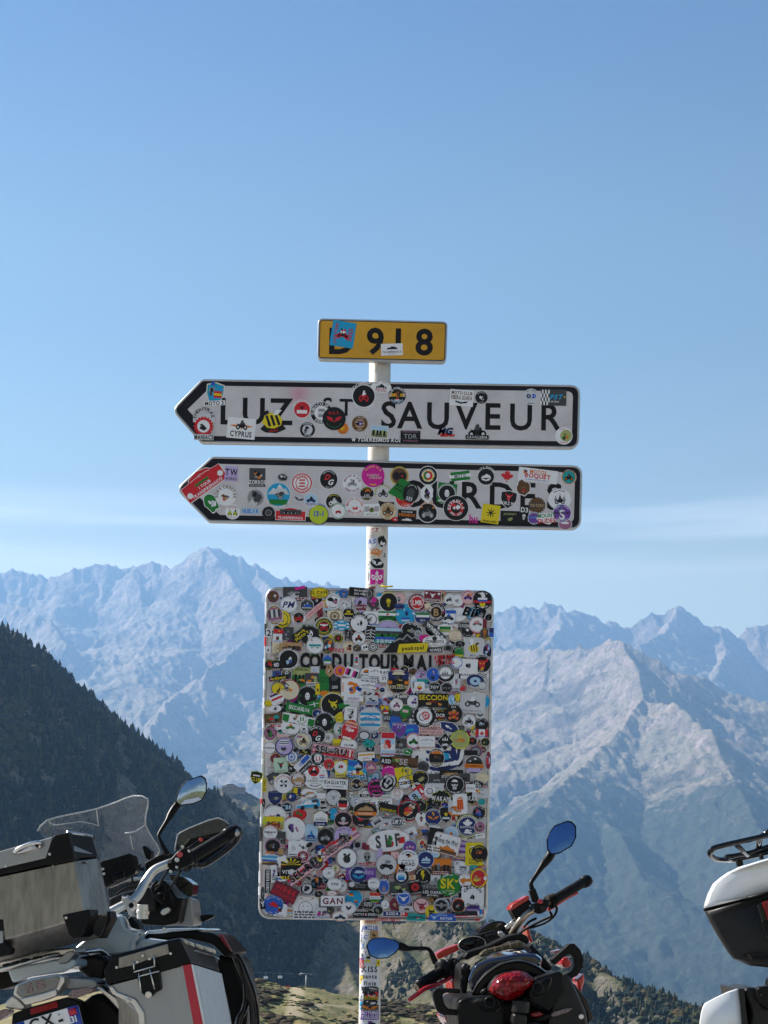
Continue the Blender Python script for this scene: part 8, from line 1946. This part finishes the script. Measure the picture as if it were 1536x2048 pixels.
e2 = exhaust([(1052,1072), (1082,1008), (1106,990), (1238,950), (1262,970), (1270,1060), (1180,1196), (1120,1160), (1060,1128)], None, (1112,1050,34), [(1064,1078), (1092,1014), (1196,980), (1192,1020), (1160,1100), (1100,1118), (1066,1112)], 4.97)
RR.loft('exhaust_shell', [([(1180,1196), (1250,985), (1262,965), (1290,990), (1378,1186), (1394,1270), (1380,1360), (1160,1360), (1164,1264)], 4.985), ([(1196,1190), (1256,985), (1266,960), (1300,988), (1392,1186), (1408,1270), (1390,1360), (1170,1360), (1180,1264)], 5.0), ([(1220,1160), (1260,1000), (1270,985), (1300,1010), (1380,1186), (1390,1250), (1370,1330), (1190,1330), (1200,1230)], 5.35)], darkgrey, m2_, bevel=0.008)
RR.prism('side_panel', [(1306,1014), (1330,1030), (1400,1120), (1440,1218), (1432,1244), (1410,1262), (1400,1200), (1376,1150)], 5.04, 0.18, blackg, m2_, bevel=0.010)
RR.prism('indicator', [(1188,1206), (1210,1190), (1280,1172), (1322,1168), (1290,1196), (1210,1222), (1192,1220)], 4.970, 0.02, pink_lens, m2_, bevel=0.005)
RR.tube('indicator_stem', [(1060,1262,5.0), (1130,1232,4.99), (1192,1212,4.985)], 0.009, rubber, m2_, 10)
RR.disc('panel_bolt', 1364, 1220, 4.975, 0.008, 0.01, satin, m2_, axis=(0, -1, 0))
RR.disc('plate_lamp', 1006, 1196, 4.93, 0.028, 0.035, darkgrey, m2_, axis=(0.1, 0, 1)); RR.prism('plate_lamp', [(964,1206), (1000,1196), (1048,1206), (1052,1264), (1000,1290), (960,1264)], 4.91, 0.07, darkgrey, m2_, bevel=0.010)
RR.prism('plate_holder', [(900,1270), (1100,1250), (1160,1270), (1170,1420), (900,1440)], 4.97, 0.02, blackp, m2_, bevel=0.006)
RR.prism('reflector', [(1066,1200), (1120,1188), (1150,1206), (1140,1224), (1076,1222)], 4.99, 0.02, red_lens, m2_, bevel=0.004)
# handlebar and controls, right side
RR.tube('handlebar', [(955,735,5.60), (985,690,5.58), (1012,650,5.57), (1048,612,5.57), (1090,590,5.58), (1200,530,5.63), (1400,425,5.72)], 0.0125, titan, m2_, 16)
RR.tube('handlebar', [(930,760,5.60), (800,820,5.60), (690,860,5.58), (600,915,5.52), (390,1045,5.42)], 0.0125, titan, m2_, 16)
RR.tube('grip', [(1205,530,5.63), (1250,504,5.65), (1382,426,5.71)], 0.0178, rubber, m2_, 18, 1)
RR.tube('bar_end', [(1378,430,5.71), (1388,424,5.715), (1404,416,5.72), (1414,410,5.724)], [0.021, 0.0225, 0.0215, 0.018], blackp, m2_, 16, 0)
for i in range(3): RR.tube('grip_ring', [(1176+i*13,545-i*8,5.62), (1183+i*13,541-i*8,5.623)], 0.026-0.002*i, rubber, m2_, 18, 0)
RR.prism('switch_cluster', [(1066,576), (1084,556), (1120,540), (1150,524), (1176,530), (1178,560), (1160,600), (1124,616), (1090,604), (1068,596)], 5.56, 0.05, blackp, m2_, bevel=0.008)
RR.disc('switch_button', 1124, 542, 5.555, 0.009, 0.008, redp, m2_, axis=(0, -1, 0.2)); RR.disc('clamp_bolt', 1080, 580, 5.555, 0.011, 0.02, blackg, m2_, axis=(-0.3, -1, 0.2)); RR.disc('clamp_bolt', 1140, 582, 5.555, 0.009, 0.01, darkgrey, m2_, axis=(0, -1, 0.1))
RR.tube('brake_lever', [(1170,590,5.72), (1240,545,5.74), (1300,508,5.75), (1344,490,5.76)], [0.008, 0.007, 0.0065, 0.006], redp, m2_, 10)
rs = RR.prism('brake_reservoir', [(950,592), (1060,526), (1074,548), (1082,594), (1040,620), (984,656), (976,640)], 5.58, 0.07, blackp, m2_, bevel=0.006)
RR.prism('lid', [(946,582), (962,556), (1050,504), (1062,514), (1060,530), (1000,566), (960,592), (948,592)], 5.575, 0.08, redp, rs, bevel=0.006)
for q in (((1212,560,5.64), (1222,590,5.64), (1200,632,5.66), (1150,668,5.68), (1080,692,5.70), (1020,704,5.72)), ((1180,600,5.64), (1190,626,5.65), (1140,650,5.67), (1060,690,5.70), (1000,730,5.72)), ((1100,640,5.60), (1060,660,5.62), (1030,690,5.66))): RR.tube('cable', q, 0.0045, rubber, m2_, 8)
RR.tube('brake_fitting', [(918,696,5.62), (940,682,5.62), (972,652,5.62)], 0.007, silver, m2_, 8, 1); RR.tube('brake_fitting', [(930,672,5.62), (950,692,5.62)], 0.006, satin, m2_, 8, 0)
RR.prism('mirror_mount', [(1060,474), (1096,460), (1118,522), (1114,540), (1084,548)], 5.58, 0.03, blackp, m2_, bevel=0.004)
mirror(RR, m2_, [(1164,236), (1160,176), (1180,126), (1206,92), (1284,62), (1312,68), (1336,94), (1338,160), (1312,214), (1236,258), (1186,268)], 5.62, [(1198,240,5.65), (1172,286,5.64), (1146,318,5.63), (1126,346,5.62), (1096,390,5.61), (1070,432,5.60), (1076,466,5.595)], [0.016, 0.0155, 0.014, 0.010, 0.0075, 0.0075, 0.009], 15)
# left side
RR.tube('grip', [(396,1048,5.42), (440,1016,5.44), (592,924,5.51)], 0.0195, rubber, m2_, 18, 1)
for i in range(12):
    t_ = 0.08+i*0.075; RR.tube('grip_rib', [(410+t_*178,1038-t_*112,5.428+t_*0.085), (415+t_*178,1035-t_*112,5.43+t_*0.085)], 0.0207, rubber, m2_, 16, 0)
RR.tube('bar_end', [(400,1046,5.425), (418,1034,5.43), (440,1020,5.44)], [0.022, 0.023, 0.021], blackp, m2_, 16, 0)
RR.prism('switch_cluster', [(556,930), (566,890), (600,872), (640,876), (660,920), (656,976), (620,996), (580,1000), (556,976)], 5.50, 0.05, blackp, m2_, bevel=0.010)
RR.tube('grip_ring', [(540,944,5.48), (560,932,5.49)], 0.033, blackp, m2_, 18, 0)
RR.disc('switch_button', 630, 900, 5.495, 0.010, 0.008, darkgrey, m2_, axis=(0, -1, 0.2))
RR.tube('clutch_lever', [(600,985,5.50), (540,1020,5.46), (450,1052,5.40), (400,1086,5.38), (344,1126,5.37)], [0.007, 0.0075, 0.008, 0.0085, 0.007], redp, m2_, 10)
RR.prism('mirror_mount', [(468,852), (492,836), (522,890), (512,910), (494,914)], 5.52, 0.03, blackp, m2_, bevel=0.004)
mirror(RR, m2_, [(94,804), (112,768), (150,754), (202,752), (262,766), (294,786), (298,812), (270,846), (222,876), (160,880), (112,860)], 5.50, [(286,802,5.52), (318,812,5.52), (340,818,5.52), (380,818,5.53), (450,818,5.53), (474,832,5.535), (490,862,5.54)], [0.016, 0.014, 0.010, 0.0075, 0.007, 0.007, 0.009], 17)

# ------------------------------------------------------------------ white touring motorcycle (far right, mostly outside the picture)
RW = Rig(1380, 1640, 5.02, (0.05, 1, 0))
m3_ = empty('motorcycle', (1.46, 5.1, 0), 'white touring motorcycle with big rounded top box and black luggage rack', 'motorcycle', 'motorcycles parked in front of the signpost')
wheel(m3_, 1.48, 4.98, 0.33, 0.18, 0.20, 0.05); wheel(m3_, 1.54, 6.5, 0.32, 0.13, 0.20, 0.05)
RW.prism('engine', [(900,3500), (1700,3500), (1800,2700), (1500,2300), (900,2400)], 5.4, 0.45, blackp, m3_, bevel=0.03)
RW.tube('side_stand', [(1100,3200,5.5), (760,4160,5.5)], 0.012, blackp, m3_, smooth=0)
RW.prism('tail_fairing', [(1000,1720), (1700,1500), (1750,1700), (1600,2150), (1000,2300)], 4.95, 0.4, whitep, m3_, bevel=0.03)
RW.prism('seat', [(1150,1640), (1600,1500), (1640,1600), (1150,1800)], 5.2, 0.7, seat_m, m3_, bevel=0.03)
# top box: bowed shells, rear face towards the viewer
def bow(pts, d0, dx=900.0, k=0.00000042, off=0.0): return [(x, y, d0+off+k*(x-dx)**2*0.6) for x, y in pts]
LID = [(136,890), (141,846), (176,740), (228,640), (300,578), (372,528), (480,474), (660,420), (900,350), (1200,290), (1500,300), (1640,380), (1690,480), (900,694), (480,806)]
BOT = [(146,916), (480,824), (900,714), (1690,500), (1660,800), (1560,1080), (1400,1280), (1100,1420), (783,1482), (600,1462), (432,1392), (380,1330), (298,1200), (216,1060), (168,965)]
cL = (900, 640); cB = (900, 950)
def shell(name, pts, c, depth_rows, material):
    rings = []
    for k_, off in depth_rows: rings.append(([(c[0]+(x-c[0])*k_, c[1]+(y-c[1])*k_, 4.70+off+0.00000026*(c[0]+(x-c[0])*k_-900)**2) for x, y in pts], 4.7))
    return RW.loft(name, rings, material, m3_, bevel=0.0)
lid = shell('top_case_lid', LID, cL, ((0.93, -0.012), (0.975, -0.008), (1.0, 0.012), (1.0, 0.20), (0.96, 0.34), (0.85, 0.40)), whitep)
botm = shell('top_case_base', BOT, cB, ((0.92, -0.010), (0.97, -0.006), (1.0, 0.012), (1.0, 0.20), (0.94, 0.34), (0.8, 0.38)), darkgrey)
RW.tube('seam_strip', [(146,902,4.862), (300,858,4.81), (480,812,4.755), (700,754,4.70), (900,700,4.69), (1300,590,4.72), (1690,490,4.86)], 0.005, blackp, lid, 8)
RW.prism('latch_panel', [(672,858), (700,838), (900,784), (1100,730), (1130,750), (1080,1120), (860,1190), (770,1200), (740,1080)], 4.672, 0.02, blackg, botm, bevel=0.006)
RW.prism('reflector', [(728,826), (900,782), (1080,734), (1060,900), (900,950), (800,1010), (778,1004)], 4.664, 0.02, reflector, botm, bevel=0.004)
RW.prism('latch', [(720,1010), (780,1010), (800,1050), (900,1040), (890,1160), (780,1180), (740,1080)], 4.666, 0.02, blackp, botm, bevel=0.004)
for i in range(3): RW.tube('vent_line', [(550+i*12,1360+i*18,4.732), (640,1358+i*18,4.712), (800,1350+i*18,4.697)], 0.0016, blackp, botm, 6)
rk = RW.tube('luggage_rack', [(1500,-40,4.80), (783,152,4.80), (560,205,4.80), (272,272,4.80), (215,305,4.80), (202,335,4.81), (222,366,4.83), (278,394,4.86), (360,397,4.90), (450,398,4.95), (783,322,4.95), (1500,150,4.95)], 0.0088, blackg, m3_, 14)
RW.tube('rack_bar', [(470,252,4.80), (576,350,4.90)], 0.0078, blackg, rk, 12, 0); RW.tube('rack_bar', [(360,372,4.90), (600,330,4.94), (783,270,4.94), (1500,90,4.94)], 0.0078, blackg, rk, 12)
RW.tube('rack_bar', [(690,275,4.94), (698,210,4.86), (722,160,4.82), (800,112,4.80)], 0.0088, blackg, rk, 12)
RW.prism('rack_foot', [(468,396), (500,392), (530,400), (542,450), (486,472)], 4.88, 0.03, blackp, rk, bevel=0.004); RW.prism('rack_foot', [(706,345), (735,338), (748,390), (714,400)], 4.88, 0.03, blackp, rk, bevel=0.004)
# right-hand side of the machine ahead: the near side case
SCW = [(88,2080), (108,1940), (124,1880), (148,1838), (260,1778), (380,1722), (470,1692), (494,1700), (510,1850), (526,2060), (520,2400), (140,2420)]
cS = (330, 2060)
rings = [([(cS[0]+(x-cS[0])*k_, cS[1]+(y-cS[1])*k_, 4.72+off) for x, y in SCW], 4.72) for k_, off in ((0.95, 0.0), (0.99, 0.006), (1.0, 0.02), (1.0, 0.30), (0.92, 0.42))]
sc3 = RW.loft('side_case', rings, whitep, m3_, bevel=0.0)
RW.prism('case_band', [(486,1702), (500,1692), (544,1690), (552,1720), (560,1860), (584,2080), (540,2400), (510,2400), (526,2060), (510,1850)], 4.71, 0.34, darkgrey, sc3, bevel=0.006)
RW.prism('case_shell', [(546,1694), (600,1682), (680,1680), (690,1780), (740,1880), (900,1900), (1000,2400), (590,2400), (600,2060), (620,1960), (600,1860), (556,1760)], 4.74, 0.3, darkgrey, sc3, bevel=0.010)
RW.prism('case_latch', [(676,1700), (700,1680), (800,1668), (900,1690), (900,1896), (780,1890), (720,1858), (690,1790)], 4.70, 0.06, blackp, sc3, bevel=0.008)
RW.disc('latch_screw', 718, 1760, 4.697, 0.004, 0.004, darkgrey, sc3, axis=(0, -1, 0))

# ------------------------------------------------------------------ small far things on the slopes
stone = mat('stone_wall', (0.27, 0.215, 0.17), 0.9, var=0.4, scale=0.4); slate = mat('slate_roof', (0.16, 0.14, 0.14), 0.8, var=0.3, scale=0.5); dark_win = mat('dark_window', (0.04, 0.04, 0.05), 0.2)
steel_far = mat('painted_steel', (0.17, 0.18, 0.19), 0.5, 0.3)
Yh = 2600*NEARK; hb = W(466, 1583, Yh); sc_m = Yh/F
hot = empty('hotel_building', (hb.x, Yh, hb.z), 'stone mountain hotel on the grassy spur behind the left motorcycle mirror', 'building')
hot.scale = (0.52, 0.52, 0.52)
def box_mesh(name, x0, x1, y0, y1, z0, z1, material, parent, top=None):
    tx = top or 1.0; cx = (x0+x1)/2; cy = (y0+y1)/2
    v = [(x0,y0,z0), (x1,y0,z0), (x1,y1,z0), (x0,y1,z0)]+[(cx+(a-cx)*tx, cy+(b-cy)*tx, z1) for a, b in ((x0,y0), (x1,y0), (x1,y1), (x0,y1))]
    f = [(0,1,2,3), (7,6,5,4), (0,4,5,1), (1,5,6,2), (2,6,7,3), (3,7,4,0)]
    me = bpy.data.meshes.new(name); me.from_pydata(v, [], f); bm = bmesh.new(); bm.from_mesh(me); bmesh.ops.recalc_face_normals(bm, faces=bm.faces[:]); bm.to_mesh(me); bm.free()
    return link(name, me, [material], parent)
w1 = box_mesh('wall', -19, 8, 0, 14, -8, 8.5, stone, hot); w2 = box_mesh('wall', 8.2, 21, 1.5, 13, -8, 6, stone, hot); w3 = box_mesh('wall', -11, 3, -1.2, -0.02, -8, 11, stone, hot)
box_mesh('roof', -20, 9, -1.0, 15, 8.52, 11.0, slate, hot, 0.72); box_mesh('roof', 8.0, 22, 0.5, 14, 6.02, 8.2, slate, hot, 0.75); box_mesh('roof', -12, 4, -2.2, 2.0, 11.02, 13.2, slate, hot, 0.6)
for i in range(7):
    for z_ in (0.5, 4.6): box_mesh('window', -17.6+i*3.6, -16.0+i*3.6, -1.26 if -11 < -17+i*3.6 < 2 else -0.06, -0.9 if -11 < -17+i*3.6 < 2 else 0.3, z_, z_+2.3, dark_win, hot)
for i in range(3):
    for z_ in (-0.5, 2.6): box_mesh('window', 10+i*3.6, 11.6+i*3.6, 1.44, 1.8, z_, z_+1.8, dark_win, hot)
# cable-car line: one pylon, chairs on their rope, a red hut sign
Yp = 560; pb = W(610, 1992, Yp)
py_ = empty('lift_pylon', (pb.x, Yp, pb.z), 'grey steel T-shaped ski-lift pylon standing behind the grassy knoll', 'pylon')
tube_obj('mast', [pb+Vector((0, 0, -2)), W(613, 1950, Yp)], 0.24, steel_far, py_, 10); tube_obj('cross_arm', [W(600, 1947, Yp), W(624, 1948, Yp)], 0.17, steel_far, py_, 8)
for q in (601, 623): tube_obj('sheave', [W(q-3, 1949.5, Yp), W(q+3, 1949.5, Yp)], 0.2, steel_far, py_, 8)
rope = empty('lift_rope', tuple(W(530, 1945, Yp)), 'thin steel rope of the ski lift strung from the pylon', 'rope')
tube_obj('rope_strand', [W(420, 1936, Yp+10), W(480, 1941.5, Yp+4), W(530, 1945.5, Yp), W(601, 1948.2, Yp)], 0.035, steel_far, rope, 6)
def chair(px, py, label):
    p = W(px, py, Yp-1); r = empty('lift_chair', tuple(p), label, 'lift chair', 'chairs hanging on the ski lift')
    tube_obj('hanger', [p+Vector((0, 0, 0.0)), p+Vector((0, 0, 1.9))], 0.05, steel_far, r, 6)
    o0 = 0; box_mesh('chair_seat', -0.75, 0.75, -0.3, 0.35, -0.35, -0.15, whitep, r); box_mesh('chair_back', -0.75, 0.75, 0.36, 0.46, -0.3, 0.55, whitep, r)
    return r
chair(531.5, 1955.5, 'white chair hanging on the ski lift, farthest from the pylon'); chair(560, 1954.5, 'white chair hanging on the ski lift, nearer to the pylon')
pr = W(576, 1979, 300); bx_ = empty('warning_board', tuple(pr), 'small red board standing on the brow of the grassy knoll', 'sign')
box_mesh('board', -0.42, 0.42, 0, 0.06, 0.0, 0.7, redp, bx_); box_mesh('post', -0.05, 0.05, 0.07, 0.12, -1.5, 0.6, steel_far, bx_)
pm = W(435, 1585, 2590*NEARK); mp_ = empty('relay_mast', tuple(pm), 'thin lattice mast beside the stone hotel on the spur', 'mast')
tube_obj('mast', [pm+Vector((0, 0, -3)), W(435, 1545, 2590*NEARK)], [0.35, 0.18], steel_far, mp_, 6)
